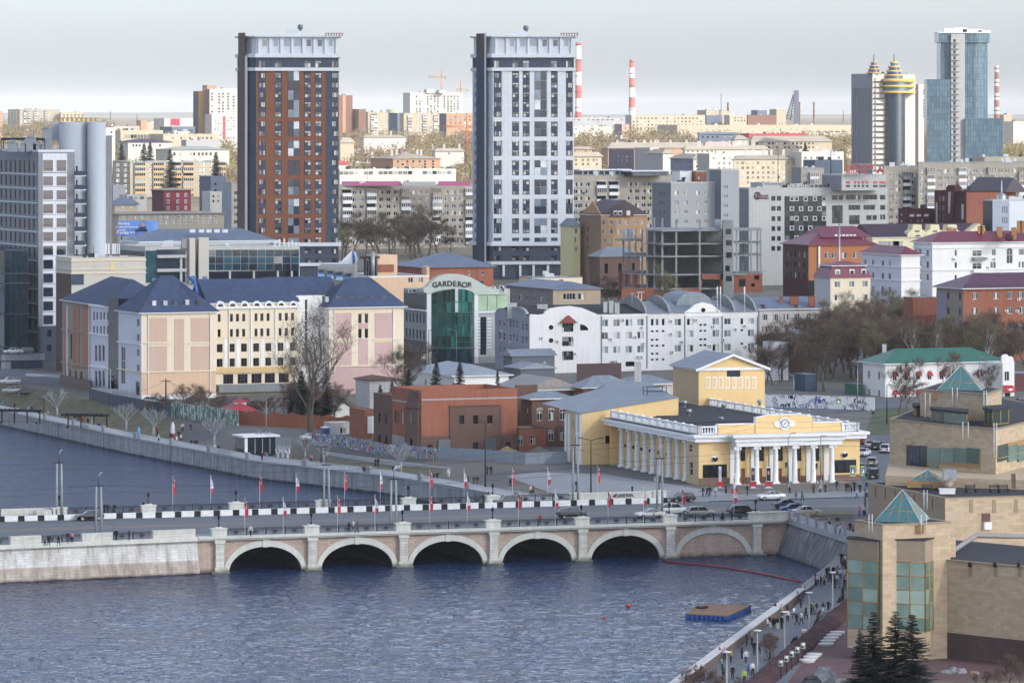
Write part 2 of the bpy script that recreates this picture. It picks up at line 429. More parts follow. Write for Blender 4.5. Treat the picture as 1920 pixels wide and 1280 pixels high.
def hip(root,poly,z,h,mat,over=0.5,inset=None,fascia=None,name='roof',ft=0.18,i2=None):
 """hipped (or gabled with inset=0) roof over a four-cornered plan, ridge along edges 0 and 2"""
 q=grow(poly,over);b=MB()
 L=math.hypot(q[1][0]-q[0][0],q[1][1]-q[0][1]);Wd=math.hypot(q[2][0]-q[1][0],q[2][1]-q[1][1])
 if L<Wd:q=q[1:]+q[:1];L,Wd=Wd,L
 inset=min(Wd / 2,L / 2-0.05) if inset is None else inset;i2=inset if i2 is None else i2
 m0,m1=lp2(q[3],q[0],0.5),lp2(q[1],q[2],0.5)
 r0,r1=lp2(m0,m1,inset / L),lp2(m1,m0,i2 / L)
 A=[(*p,z+ft) for p in q];r0=(*r0,z+h);r1=(*r1,z+h)
 b.face([A[0],A[1],r1,r0],mat);b.face([A[2],A[3],r0,r1],mat);b.face([A[1],A[2],r1],mat);b.face([A[3],A[0],r0],mat)
 fm=fascia or mat
 for i in range(4):
  c,d=q[i],q[(i+1)%4];b.face([(*c,z),(*d,z),(*d,z+ft),(*c,z+ft)],fm)
 b.face([(*p,z) for p in reversed(q)],fm)
 return b.build(name,root),r0,r1
def ridge_h(poly,z,ry):
 """height above z of a ridge over the middle of the plan that is seen at photo row ry"""
 Y=sum(p[1] for p in poly) / len(poly);return ZZ(ry,Y)-z
def chimney(parent,x,y,z,w,h,mat,cap=None):
 b=MB();b.box((x-w / 2,y-w / 2,z-1.0),(x+w / 2,y+w / 2,z+h),mat);b.box((x-w / 2-.08,y-w / 2-.08,z+h+0.003),(x+w / 2+.08,y+w / 2+.08,z+h+.14),cap or mat)
 return b.build('chimney',parent)
_ac=[]
def ac_mesh():
 if not _ac:
  b=MB();b.box((-.42,-.34,-.3),(.42,-.02,.3),G.acw);b.lathe([(0.22,0),(0.22,.02)],(0,0,0),G.acd,10)
  k=len(b.v)-0
  me=MB();me.box((-.42,-.34,-.3),(.42,-.02,.3),G.acw)
  me.idx([(-.08+.23*cos(t*math.pi / 6),-.345,.23*sin(t*math.pi / 6)) for t in range(12)],[tuple(range(12))],G.acd)
  _ac.append(me.mesh('air_conditioner'))
 return _ac[0]
GL={}
G.frame=pln('white window frame','#d8dad8',0.5)
G.dframe=pln('dark window frame','#2a2a2e',0.5)
G.bframe=pln('brown window frame','#4a3a30',0.5)
G.std=glassm('window glass',['#171c24','#232a33','#10141a','#39424c','#1c222b','#2d3540'],curtains=0.3)
G.dark=glassm('dark window glass',['#0e1118','#161b26','#0b0d12','#1d2430'],curtains=0.0)
G.navy=glassm('navy window glass',['#101a2c','#16233a','#1a2a44'],curtains=0.0)
G.teal=glassm('teal curtain wall glass',['#0b2a38','#123c4c','#0c2230','#1a4c5a','#0e3040'],curtains=0.05)
G.green=glassm('green curtain wall glass',['#0b3f38','#12584e','#093029','#1b7466','#0e4a42'],curtains=0.03)
G.bright=glassm('reflecting window glass',['#3a434d','#8d979c','#b9bfbd','#545e69','#20262e'],curtains=0.35)
G.blue=glassm('blue tower glass',['#2a4258','#35526b','#223648','#405f78','#2e4a62'],curtains=0.0,spec=0.9)
G.pale=glassm('pale green gallery glass',['#5d7f70','#6f9482','#4d6d60','#86a795'],curtains=0.0)
G.acw=pln('air conditioner casing','#cfd2d2',0.5);G.acd=pln('air conditioner grille','#3a3d40',0.6)
# ------------------------------------------------------------------ terrain, water, road, bridge
BU=(0.9476,0.3195);BN=(-0.3195,0.9476);BP=(-42.3,664.6);SPAN=13.87;BWID=41.6;DZ=5.3
def BR(s,w):return (BP[0]+s*BU[0]+w*BN[0],BP[1]+s*BU[1]+w*BN[1])
EMB=[(-400,1680),(-108.9,980),(-74.8,898),(-46.4,836),(-21.3,802),BR(72,BWID)]
SHORE=[(*p,3.2) for p in EMB[:-1]]+[(*EMB[-1],3.6),(*BR(72,0.4),5.12),(*BR(88.2,0.4),5.12),(48.2,660.5,5.12),(72,640,5.1),(400,560,5.1)]
def shore(px):
 ps=[(960+F*x / y,y,z) for x,y,z in SHORE]
 if px<=ps[0][0]:return ps[0][1:]
 for (a,ya,za),(b,yb,zb) in zip(ps,ps[1:]):
  if px<=b:
   t=(px-a) / (b-a) if b>a else 0;return 1 / ((1-t) / ya+t / yb),za+(zb-za)*t
 return ps[-1][1:]
def GND(X,Y):
 ys,zb=shore(960+F*X / Y);d=Y-ys
 t=min(max((d-13) / 28.0,0),1);t=t*t*(3-2*t)
 return zb+(gz(Y)-zb)*t
def PG(px,Y,dz=0.0):X,Y=XY(px,Y);return (X,Y,GND(X,Y)+dz)
def SP(px,py,z=None):
 """ground point seen at a photo point"""
 if z is not None:Y=YG(py,z);return (*XY(px,Y),z)
 lo,hi=shore(px)[0],30000.0
 for _ in range(50):
  m=(lo+hi) / 2;x,_y=XY(px,m)
  if HY+(HC-GND(x,m))*F / m>py:lo=m
  else:hi=m
 x,_y=XY(px,lo);return (x,lo,GND(x,lo))
def struct(b,name):o=b.build(name);o['kind']='structure';return o
def ground_mat():
 m,nt,b=nmat('city ground');p=wps(nt)
 a=ramp(nt,noise(nt,0.05,6,p),[(0.35,lin('#57565a')),(0.55,lin('#6a675f')),(0.72,lin('#5d5a45'))])
 far=ramp(nt,noise(nt,0.012,6,p),[(0.3,lin('#6b6249')),(0.5,lin('#8a7c5e')),(0.7,lin('#5e5a3c'))])
 sx=nt.nodes.new('ShaderNodeSeparateXYZ');nt.links.new(p,sx.inputs[0])
 f=ramp(nt,mth(nt,'DIVIDE',sx.outputs[1],3000.0),[(0.42,(0,0,0)),(0.7,(1,1,1))])
 nt.links.new(mixc(nt,f,a,far),b.inputs['Base Color']);b.inputs['Roughness'].default_value=0.95
 return m
gb=MB();gm_=ground_mat()
cols_=[-9000,-6000,-4000,-2800,-2000,-1400,-1000,-700]+list(range(-500,2500,30))+[2500,2900,3500,4500,6500,9000]
ds_=[0,5,10,14,18,22,26,30,34,41,50,65,85,115,150,200,270,360,480,650,900,1250,1700,2300,3200,4600,7000,11000,20000,60000]
vs=[];fs=[]
for c in cols_:
 ys,_z=shore(c)
 for d in ds_:X,Y=XY(c,ys+d);vs.append((X,Y,GND(X,Y)))
n_=len(ds_)
for i in range(len(cols_)-1):
 for j in range(n_-1):fs.append((i*n_+j,(i+1)*n_+j,(i+1)*n_+j+1,i*n_+j+1))
gb.idx(vs,fs,gm_,True);struct(gb,'ground')
def sheet(name,pts,mat,dz=0.02,nx=10,ny=8,flat=None):
 """a four-cornered sheet laid over the ground"""
 b=MB();v=[];f=[]
 for i in range(nx+1):
  for j in range(ny+1):
   a=lp2(pts[0],pts[1],i / nx);c=lp2(pts[3],pts[2],i / nx);q=lp2(a,c,j / ny)
   v.append((q[0],q[1],(flat if flat is not None else GND(*q)+dz)))
 for i in range(nx):
  for j in range(ny):k=i*(ny+1)+j;f.append((k,k+ny+1,k+ny+2,k+1))
 b.idx(v,f,mat);o=struct(b,name);return o
def water_mat():
 m,nt,b=nmat('river water');p=wps(nt)
 w1=noise(nt,1.0,3,scaled(nt,p,(1.0,.85,1)),0.6);w2=noise(nt,1.0,2,scaled(nt,p,(2.2,1.7,1)),0.5);w3=noise(nt,0.06,3,p)
 w4=noise(nt,1.0,2,scaled(nt,p,(0.2,0.24,1)),0.5)
 h=mth(nt,'ADD',mth(nt,'MULTIPLY_ADD',w1,1.0,mth(nt,'MULTIPLY',w2,0.32)),mth(nt,'MULTIPLY',w4,0.9))
 h=mth(nt,'MULTIPLY',h,mth(nt,'MULTIPLY_ADD',w3,.6,0.7))
 nt.links.new(ramp(nt,w3,[(0.3,lin('#10284a')),(0.7,lin('#183a64'))]),b.inputs['Base Color'])
 b.inputs['Roughness'].default_value=0.09;b.inputs['IOR'].default_value=1.33;b.inputs['Specular IOR Level'].default_value=0.33
 n=nt.nodes.new('ShaderNodeBump');n.inputs['Strength'].default_value=1.0;n.inputs['Distance'].default_value=0.7
 nt.links.new(h,n.inputs['Height']);nt.links.new(n.outputs[0],b.inputs['Normal']);return m
from mathutils import noise as mn
wb=MB();wm0=water_mat();NX,NY=250,340;gx0,gx1,gy0,gy1=-78.0,48.0,505.0,690.0;vs=[];fs=[]
for i in range(NX+1):
 for j in range(NY+1):
  x,y=gx0+(gx1-gx0)*i / NX,gy0+(gy1-gy0)*j / NY
  e=min(1.0,min(x-gx0,gx1-x,y-gy0,gy1-y) / 4.0);g=.7+.4*(mn.noise((x*.03,y*.05,3))+.5)+.2*mn.noise((x*.11,y*.13,8))
  z=.085*mn.noise((x*.42+y*.1,y*.5,0))+.085*mn.noise((x*.95,y*1.15-x*.2,5))+.05*mn.noise((x*.18,y*.24,9));vs.append((x,y,z*e*max(.25,g)))
for i in range(NX):
 for j in range(NY):k=i*(NY+1)+j;fs.append((k,k+NY+1,k+NY+2,k+1))
wb.idx(vs,fs,wm0,True)
for q in (((-900,150),(gx1+250,150),(gx1+250,gy0),(-900,gy0)),((-900,gy0),(gx0,gy0),(gx0,gy1),(-900,gy1)),((gx1,gy0),(gx1+250,gy0),(gx1+250,gy1),(gx1,gy1)),((-900,gy1),(gx1+250,gy1),(gx1+250,900),(-900,1900))):wb.face([(*p,0) for p in q],wm0)
struct(wb,'water')
G.granite=masonry('pink granite blocks','#b39a88','#8f7c6f',0.95,0.34,0.02,0.22,'#c0a998')
G.limestone=paint('pale limestone','#c9c8bd',0.9,0.2)
G.limeblk=masonry('pale limestone blocks','#cbc9bf','#8f8d84',1.3,0.42,0.012,0.3,'#bdb8ac')
G.asphalt=paint('asphalt','#5f646b',0.85,0.16)
G.paving=masonry('grey paving slabs','#85878b','#6f7175',0.6,0.6,0.02,0.12,'#8d8f92')
G.concrete=paint('grey concrete','#93979a',0.9,0.3)
G.iron=pln('black cast iron','#1e2026',0.5,0.2)
G.white=pln('white road paint','#dcdcda',0.7);G.black=pln('black road paint','#17181c',0.7)
def stainwall(name,c1,c2,c3,blocks=None):
 m,nt,b=nmat(name);p=wps(nt)
 sx=nt.nodes.new('ShaderNodeSeparateXYZ');nt.links.new(p,sx.inputs[0])
 st=noise(nt,1.0,5,scaled(nt,p,(0.9,0.9,0.10)),0.65)
 base=ramp(nt,st,[(0.32,lin(c1)),(0.5,lin(c2)),(0.68,lin(c3))])
 wet=ramp(nt,mth(nt,'MULTIPLY_ADD',noise(nt,0.8,3,p),0.5,mth(nt,'MULTIPLY',sx.outputs[2],0.9)),[(0.25,tuple(x*0.35 for x in lin(c1))),(0.6,(1,1,1))])
 o=mixc(nt,1.0,base,wet,'MULTIPLY')
 if blocks:
  uv=N(nt,'ShaderNodeUVMap').outputs[0];br=N(nt,'ShaderNodeTexBrick');nt.links.new(uv,br.inputs['Vector'])
  br.inputs['Color1'].default_value=(1,1,1,1);br.inputs['Color2'].default_value=(.88,.86,.84,1);br.inputs['Mortar'].default_value=(.5,.48,.46,1)
  br.inputs['Scale'].default_value=1;br.inputs['Mortar Size'].default_value=0.014;br.inputs['Brick Width'].default_value=blocks[0];br.inputs['Row Height'].default_value=blocks[1]
  o=mixc(nt,1.0,o,br.outputs[0],'MULTIPLY')
 nt.links.new(o,b.inputs['Base Color']);b.inputs['Roughness'].default_value=0.92
 return m
def waterline(k):
 nt=GL[k].node_tree;b=nt.nodes['Principled BSDF'];src=b.inputs['Base Color'].links[0].from_socket;p=wps(nt);sx=nt.nodes.new('ShaderNodeSeparateXYZ');nt.links.new(p,sx.inputs[0])
 w=mth(nt,'MULTIPLY_ADD',noise(nt,1.2,4,p),-.9,mth(nt,'ADD',sx.outputs[2],.45));nt.links.new(mixc(nt,1.0,src,ramp(nt,w,[(.1,(.26,.26,.22)),(.35,(.62,.62,.56)),(.75,(1,1,1))]),'MULTIPLY'),b.inputs['Base Color'])
for k in ('granite','limestone','limeblk'):waterline(k)
# ---- bridge
bridge=thing('stone_bridge','pink granite bridge with five dark river arches and one walled-up arch','bridge',(*BR(40,0),0))
def bpt(s,w,z):p=BR(s,w);return (p[0],p[1],z)
def arch_pts(c,a,h,n=22):return [(c+a*cos(math.pi-math.pi*i / n),h*sin(math.pi*i / n)) for i in range(n+1)]
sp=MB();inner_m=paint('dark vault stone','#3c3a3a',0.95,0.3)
for i in range(6):
 c=(i+0.5)*SPAN;A=arch_pts(c,5.45,3.6);x0,x1=c-SPAN / 2,c+SPAN / 2
 if i<5:
  top=[(x0+(x1-x0)*k / 22,4.7) for k in range(23)]
  for k in range(22):
   sp.face([bpt(A[k][0],0,A[k][1]),bpt(A[k+1][0],0,A[k+1][1]),bpt(top[k+1][0],0,4.7),bpt(top[k][0],0,4.7)],G.granite)
  sp.face([bpt(x0,0,-1),bpt(A[0][0],0,-1),bpt(A[0][0],0,0),bpt(x0,0,4.7)],G.granite)
  sp.face([bpt(A[-1][0],0,-1),bpt(x1,0,-1),bpt(x1,0,4.7),bpt(A[-1][0],0,0)],G.granite)
  for k in range(22):sp.face([bpt(A[k][0],0,A[k][1]),bpt(A[k][0],BWID,A[k][1]),bpt(A[k+1][0],BWID,A[k+1][1]),bpt(A[k+1][0],0,A[k+1][1])],inner_m)
  for sgn,k in ((1,0),(-1,22)):sp.face([bpt(A[k][0],0,-1),bpt(A[k][0],BWID,-1),bpt(A[k][0],BWID,0),bpt(A[k][0],0,0)][::sgn],inner_m)
 else:sp.face([bpt(x0,0,-1),bpt(x1+5.2,0,-1),bpt(x1+5.2,0,4.7),bpt(x0,0,4.7)],G.granite)
sp.face([bpt(-3.2,0,-1),bpt(0,0,-1),bpt(0,0,4.7),bpt(-3.2,0,4.7)],G.granite)
for i in range(5):
 sp.face([bpt(i*SPAN,BWID,-1),bpt(i*SPAN,BWID,4.7),bpt(i*SPAN+1.5,BWID,4.7),bpt(i*SPAN+1.5,BWID,-1)],G.granite)
sp.build('spandrel_wall',bridge)
for i in range(6):
 c=(i+0.5)*SPAN;b=MB();I=arch_pts(c,5.44,3.58,26);O=arch_pts(c,6.2,4.5,26)
 for k in range(26):
  b.face([bpt(I[k][0],-.22,I[k][1]),bpt(I[k+1][0],-.22,I[k+1][1]),bpt(O[k+1][0],-.22,O[k+1][1]),bpt(O[k][0],-.22,O[k][1])],G.limestone)
  b.face([bpt(O[k][0],-.22,O[k][1]),bpt(O[k+1][0],-.22,O[k+1][1]),bpt(O[k+1][0],-.01,O[k+1][1]),bpt(O[k][0],-.01,O[k][1])],G.limestone)
  b.face([bpt(I[k+1][0],-.22,I[k+1][1]),bpt(I[k][0],-.22,I[k][1]),bpt(I[k][0],.3,I[k][1]),bpt(I[k+1][0],.3,I[k+1][1])],G.limestone)
 ring=b.build('arch_ring',bridge)
 b=MB();T=lambda p:bpt(p[0],p[1],p[2])
 b.box((c-.42,-.36,3.5),(c+.42,-.19,4.68),G.limestone,T);b.build('keystone',ring)
for i in range(7):
 b=MB();s=i*SPAN;T=lambda p:bpt(p[0],p[1],p[2])
 b.box((s-.62,-.75,0.75),(s+.62,.05,4.25),G.limeblk,T);b.box((s-.78,-.9,4.252),(s+.78,.05,4.68),G.limestone,T)
 b.box((s-.8,-.95,0.2),(s+.8,.05,.748),G.limestone,T);b.box((s-1.3,-1.35,-1),(s+1.3,.05,.198),G.limestone,T);b.build('pilaster',bridge)
b=MB();T=lambda p:bpt(*p)
b.box((-3.2,-1.0,4.95),(88.6,.6,DZ),G.limestone,T);b.box((-3.2,-.7,4.7),(88.6,.6,4.948),G.limestone,T);b.box((-2,BWID-.6,4.7),(88,BWID+.9,DZ),G.limestone,T);b.build('cornice',bridge)
b=MB()
def ped_mesh():
 b=MB();b.box((-1.1,-.55,-.3),(1.1,.55,.95),G.limeblk);b.box((-1.2,-.65,.952),(1.2,.65,1.12),G.limestone);b.box((-.5,-.45,1.122),(.5,.45,1.3),G.limestone);return b.mesh('pedestal')
def rail_mesh(L=2.86,ornament=True):
 b=MB();I=G.iron;b.box((0,-.05,0),(.14,.05,1.14),I);b.box((0,-.035,.98),(L,.035,1.06),I);b.box((0,-.03,.08),(L,.03,.14),I);b.box((0,-.03,.74),(L,.03,.78),I)
 n=15
 for k in range(1,n):x=L*k / n;b.box((x-.016,-.016,.1),(x+.016,.016,.98),I)
 if ornament:
  c=L / 2
  for rr in (.34,.2):b.tube([(c+rr*1.3*cos(t*math.pi / 6),0,.48+rr*sin(t*math.pi / 6)) for t in range(13)],.03,I,4)
  b.box((c-.24,-.03,.36),(c+.24,.03,.6),I)
  for k in range(n):x=L*(k+.5) / n;b.tube([(x+.07*cos(t*math.pi / 3),0,.86+.07*sin(t*math.pi / 3)) for t in range(7)],.014,I,3)
 return b.mesh('railing_panel')
PED=ped_mesh();RAIL=rail_mesh()
BANG=math.atan2(BU[1],BU[0])
def bl(s,w,z):p=bpt(s,w,z);return Vector(p)-bridge.location
peds=[]
for i in range(7):
 inst('pedestal',PED,bridge,bl(i*SPAN,0,DZ),BANG);peds.append((i*SPAN,0))
 if i<6:
  for k in range(4):inst('railing_panel',RAIL,bridge,bl(i*SPAN+1.1+k*2.917,-.15,DZ),BANG)
fars=[i*SPAN for i in range(-1,7)]
for i in fars:
 inst('pedestal',PED,bridge,bl(i,BWID,DZ),BANG);peds.append((i,BWID))
 if i<5*SPAN:
  for k in range(4):inst('railing_panel',RAIL,bridge,bl(i+1.1+k*2.917,BWID,DZ),BANG)
for s in (83.2+1.1,):
 b=MB();b.box((s,-.45,DZ),(s+4.1,.45,DZ+1.0),G.limeblk,T);b.box((s,-.52,DZ+1.002),(s+4.1,.52,DZ+1.14),G.limestone,T);b.build('parapet',bridge)
b=MB();b.box((69.4+1.1,BWID-.45,DZ),(82,BWID+.45,DZ+.95),G.limeblk,T);b.box((69.4+1.1,BWID-.52,DZ+.952),(82,BWID+.52,DZ+1.1),G.limestone,T);b.build('parapet',bridge)
b=MB();b.box((-3,.3,4.4),(88.4,4.2,DZ-.002),G.paving,T);b.box((-3,4.2,4.4),(88.4,33.2,5.14),G.asphalt,T);b.box((-3,33.2,4.4),(88.4,BWID-.3,DZ-.002),G.paving,T);b.build('deck',bridge)
# ---- left approach: a battered stone wall carrying the road on
ta=R(25.5);LA=BR(-3.2,0)
def LP(t,w):return (LA[0]-t*cos(ta)-w*sin(ta),LA[1]-t*sin(ta)+w*cos(ta))
lw=thing('embankment_wall','white stained stone embankment wall running left from the bridge arches','wall',(*LP(30,0),0))
wm=stainwall('stained white stone','#a8a096','#cdcbc5','#e0dfda',(1.2,0.4));wl=stainwall('bare lower stone','#8f8174','#ac9d8e','#c2baae',(1.3,0.4))
b=MB();tt=[0,3,8,20,45,90,160]
for t0,t1 in zip(tt,tt[1:]):
 for za,zb,m in ((-1,.12,wl),(.12,1.9,wl),(1.9,4.7,wm)):
  o=lambda z,t:-(1.15*(1-max(z,0) / 4.7)**1.5)
  b.face([(*LP(t1,o(za,t1)),za),(*LP(t0,o(za,t0)),za),(*LP(t0,o(zb,t0)),zb),(*LP(t1,o(zb,t1)),zb)],m)
b.build('wall',lw)
b=MB();TL=lambda p:(*LP(p[0],p[1]),p[2])
b.box((160,-.75,4.7),(0,.4,DZ),G.limestone,lambda p:TL(p));b.build('coping',lw)
box1('pavement',lw,(160,.4,4.4),(0.0,4.2,DZ-.002),G.paving,TL)
AL=ta+math.pi
x=0.4
for kind,L in (('w',6.5),('r',3),('r',3),('w',4.6),('r',3),('r',3),('w',4.6),('r',3),('r',3),('w',4.6),('r',3),('r',3),('w',4.6),('r',3),('r',3),('w',4.6),('r',3)):
 if kind=='w':
  b=MB();b.box((x+L,-.3,DZ),(x,.3,DZ+1.0),G.limeblk,TL);b.box((x+L,-.36,DZ+1.002),(x,.36,DZ+1.12),G.limestone,TL);b.build('parapet',lw)
 else:inst('railing_panel',RAIL,lw,Vector((*LP(x+L,0),DZ))-lw.location,ta)
 x+=L+.05
rb=MB();rm=paint('road asphalt','#62676d',0.85,0.16)
L0=LP(0,4.2);L1=LP(160,4.2)
q=[L1,L0,BR(88.4,4.2),BR(260,4.2),BR(260,33.2),BR(-3,33.2),BR(-260,33.2)]
rb.face([(*p,5.2) for p in q],rm);struct(rb,'road')
b=MB();b.prism([BR(-260,33.0),BR(-3.0,33.0),BR(-3.0,BWID+.4),BR(-260,BWID+.4)],-1,5.28,G.paving);struct(b,'pavement')
b=MB();b.prism([L1,L0,BR(-3.05,33.0),BR(-260,33.0)],-1,5.1,G.concrete);struct(b,'causeway')
b=MB();lm=paint('worn lane paint','#9a9a96',0.8,0.3);dm=paint('dusty road edge','#7c736a',0.9,0.25)
for w,ln,gap in ((11.5,3,6),(25.8,3,6)):
 for k in range(-14,34):b.box((k*9.0,w,5.2),(k*9.0+ln,w+.15,5.206),lm,T,'b')
struct(b,'lane_marking')
b=MB();b.box((-130,18.0,5.2),(150,19.5,5.204),dm,T,'b');b.box((-130,20.3,5.2),(150,21.6,5.204),dm,T,'b');struct(b,'tram_strip')
bw=thing('road_barrier','long black and white painted concrete barrier between road and far bridge pavement','barrier',(*BR(20,33.2),5.2))
blkW=MB();blkW.box((0,-.2,0),(1.98,.2,.85),G.white);blkB=MB();blkB.box((0,-.2,0),(1.0,.2,.85),G.black);mW,mB=blkW.mesh('white_block'),blkB.mesh('black_block')
for k in range(-24,27):
 s=k*3.02;o=inst('barrier_block',mW,bw,Vector(bpt(s,33.2,5.2))-bw.location,BANG);o=inst('barrier_block',mB,bw,Vector(bpt(s+1.99,33.2,5.2))-bw.location,BANG)
fp=thing('causeway_parapet','far side parapet of railings and plain concrete slabs left of the bridge','parapet',(*BR(-30,BWID),5.2))
box1('parapet',fp,(-17.5,BWID-.3,5.2),(-15.1,BWID+.3,6.1),G.limeblk,T)
b=MB();b.box((-22.5,BWID+1.4,5.2),(-14.9,BWID+1.8,6.3),G.limeblk,T);b.box((-33.5,BWID+1.4,5.2),(-25.6,BWID+1.8,6.3),G.limeblk,T);b.build('slab',fp)
box1('slab',fp,(-41.5,BWID+1.4,5.2),(-37,BWID+1.8,6.2),paint('terracotta slab','#b59483',.9,.1),T)
for k in range(9):inst('railing_panel',RAIL,fp,Vector(bpt(-45-k*2.9,BWID,5.2))-fp.location,BANG)
inst('railing_panel',RAIL,fp,Vector(bpt(-36.8,BWID,5.2))-fp.location,BANG)
# ---- far embankment wall and its railing
ew=thing('embankment_wall','long grey concrete embankment wall under the riverside promenade','wall',(-46,836,0))
em=stainwall('grey embankment concrete','#6d7174','#8f9498','#a3a6a8',(3.0,0.75));b=MB()
pts=EMB;
for p,q in zip(pts,pts[1:]):
 b.face([(p[0],p[1],-1),(q[0],q[1],-1),(q[0],q[1],3.0),(p[0],p[1],3.0)],em)
b.build('wall',ew);b=MB()
for p,q in zip(pts,pts[1:]):
 d=Vector((q[0]-p[0],q[1]-p[1])).normalized();nx,ny=d.y*.25,-d.x*.25
 b.prism([(p[0]+nx,p[1]+ny),(q[0]+nx,q[1]+ny),(q[0]-3*nx,q[1]-3*ny),(p[0]-3*nx,p[1]-3*ny)],3.0,3.22,G.concrete,bottom=True)
b.build('coping',ew)
def along(pts,step,start=0.0):
 out=[];acc=start
 for p,q in zip(pts,pts[1:]):
  L=math.hypot(q[0]-p[0],q[1]-p[1])
  while acc<L:t=acc / L;out.append((p[0]+(q[0]-p[0])*t,p[1]+(q[1]-p[1])*t,math.atan2(q[1]-p[1],q[0]-p[0])));acc+=step
  acc-=L
 return out
er=thing('promenade_railing','pale metal railing with concrete posts along the far riverside promenade','railing',(-46,836,3.2))
b=MB();wmr=pln('pale grey railing paint','#b9bdc2',0.5)
b.box((0,-.03,.95),(2.5,.03,1.03),wmr);b.box((0,-.02,.12),(2.5,.02,.17),wmr)
for k in range(20):b.box((k*.125,-.012,.12),(k*.125+.05,.012,.97),wmr)
b.box((0,-.05,0),(.1,.05,1.1),wmr);RP=b.mesh('railing_panel')
b=MB();b.box((-.6,-.25,0),(.6,.25,1.15),G.concrete);b.box((-.66,-.3,1.152),(.66,.3,1.25),G.concrete);RPOST=b.mesh('post')
route=[(-160,1103)]+EMB[1:]
for x,y,a in along(route,2.5):inst('railing_panel',RP,er,Vector((x,y+.35,3.2))-er.location,a)
for x,y,a in along(route,20.0,6):inst('post',RPOST,er,Vector((x,y+.45,3.2))-er.location,a)
def off(p,d):return (p[0]*(p[1]+d) / p[1],p[1]+d)
pav=paint('promenade paving','#8c8d90',0.9,0.1)
E2=[(-170,1125)]+EMB[1:]
b=MB()
for p,q in zip(E2,E2[1:]):
 for i in range(6):
  a,c=lp2(p,q,i / 6),lp2(p,q,(i+1) / 6);z=lambda r:(r[0],r[1],GND(*r)+.015)
  b.face([z(a),z(c),z(off(c,8)),z(off(a,8))],pav);b.face([z(off(a,8)),z(off(c,8)),z(off(c,13)),z(off(a,13))],pav)
struct(b,'promenade')
grass=None
def grass_mat(name,a,c):
 m,nt,b=nmat(name);p=wps(nt)
 nt.links.new(ramp(nt,noise(nt,0.35,6,p,0.7),[(0.35,lin(a)),(0.65,lin(c))]),b.inputs['Base Color']);b.inputs['Roughness'].default_value=0.95
 bump(nt,b,noise(nt,6.0,3,p),0.6,0.08);return m
G.lawn=grass_mat('early spring lawn','#4d4c36','#6a6547');G.lawn2=grass_mat('green lawn','#3c4a2c','#55603a')
sheet('lawn',[off((-112,988),10),off((-62,870),12),off((-62,870),36),off((-112,988),40)],G.lawn,.03,12,8)
sheet('lawn',[off((-44,833),10),off((-12,790),10),off((-12,790),18),off((-44,833),20)],G.lawn,.03,10,4)
sheet('road',[XY(-200,1120),XY(30,1015),XY(340,955),XY(0,1075)],G.asphalt,.05,16,8)
sheet('plaza',[BR(75,BWID+.8),BR(98,BWID+.8),XY(1130,780),XY(950,785)],paint('plaza paving','#8f9294',0.9,0.12),.05,10,10)
sheet('pavement',[BR(88,33.2),BR(200,33.2),BR(200,44),BR(88,44)],G.paving,0,6,3,flat=5.3)
sheet('lawn',[XY(1620,868),XY(1760,868),XY(1790,935),XY(1640,935)],G.lawn2,.06,8,6)
sheet('road',[XY(1430,905),XY(1700,940),XY(1690,960),XY(1400,940)],G.asphalt,.08,10,4)
sheet('car_park',[XY(1600,748),XY(1760,748),XY(1740,866),XY(1610,866)],G.asphalt,.05,6,8)
# ---- right bank: sloped wall, lower promenade, parapet
sw=thing('sloped_wall','dark stained sloping concrete wall between the bridge end and the riverside walk','wall',(44,678,0))
b=MB();sm_=stainwall('weathered slope concrete','#4a4a4b','#6a6b6c','#8a8b8c');A0,A1=BR(88.6,-.3),(48.9,659)
K=10
for k in range(K):
 p,q=lp2(A0,A1,k / K),lp2(A0,A1,(k+1) / K)
 f=lambda r,i:(r[0]-4.0*(i / 6.0)**0.8*(0.5+.5*sin(0)),r[1]-1.2*(i / 6.0),4.85*(1-i / 6.0)-.4*(i==6))
 for i in range(6):b.face([f(p,i+1),f(q,i+1),f(q,i),f(p,i)],sm_)
b.build('slope',sw)
b=MB();d=Vector((A1[0]-A0[0],A1[1]-A0[1])).normalized();nx,ny=-d.y,d.x
b.prism([(A0[0]-.5,A0[1]),(A1[0]-.5,A1[1]),(A1[0]+.6,A1[1]),(A0[0]+.6,A0[1])][::1],4.6,5.3,G.concrete,bottom=True);b.build('coping',sw)
sr=thing('plaza_railing','pale metal railing with square concrete posts above the sloping wall','railing',(44,678,5.3))
for x,y,a in along([A0,A1],2.5):inst('railing_panel',RP,sr,Vector((x,y,5.3))-sr.location,a)
for x,y,a in along([A0,A1],5.0):inst('post',RPOST,sr,Vector((x,y,5.3))-sr.location,a,(.55,1,1.15))
PZ=1.3
wk=MB();wk.face([(5,450,PZ),(120,450,PZ),(120,650,PZ),(46.9,660,PZ)],paint('asphalt walk','#6d7178',0.9,0.1));struct(wk,'riverside_walk')
b=MB();b.prism([(36,597),(70,597),(70,660),(46.5,660)],PZ,PZ+.35,paint('walk upper level','#757a80',0.9,.1));struct(b,'walk_terrace')
b=MB();b.face([(28.2,505,PZ+.03),(120,505,PZ+.03),(120,620,PZ+.03),(46.3,620,PZ+.03)],masonry('maroon paving','#6a4f52','#5a4245',.3,.3,.02,.15,'#755a5a'));struct(b,'courtyard')
b=MB();b.face([(60,470,PZ+.05),(130,470,PZ+.05),(130,527,PZ+.05),(48,527,PZ+.05)],grass_mat('dry border','#5c5140','#7a6b50'));struct(b,'dry_border')
pw=thing('river_parapet','brown walled river parapet with a pale sloping coping along the lower walk','parapet',(25,550,PZ))
Q0,Q1=(5.5,453),(38.9,618);d=Vector((Q1[0]-Q0[0],Q1[1]-Q0[1])).normalized();nx,ny=-d.y,d.x
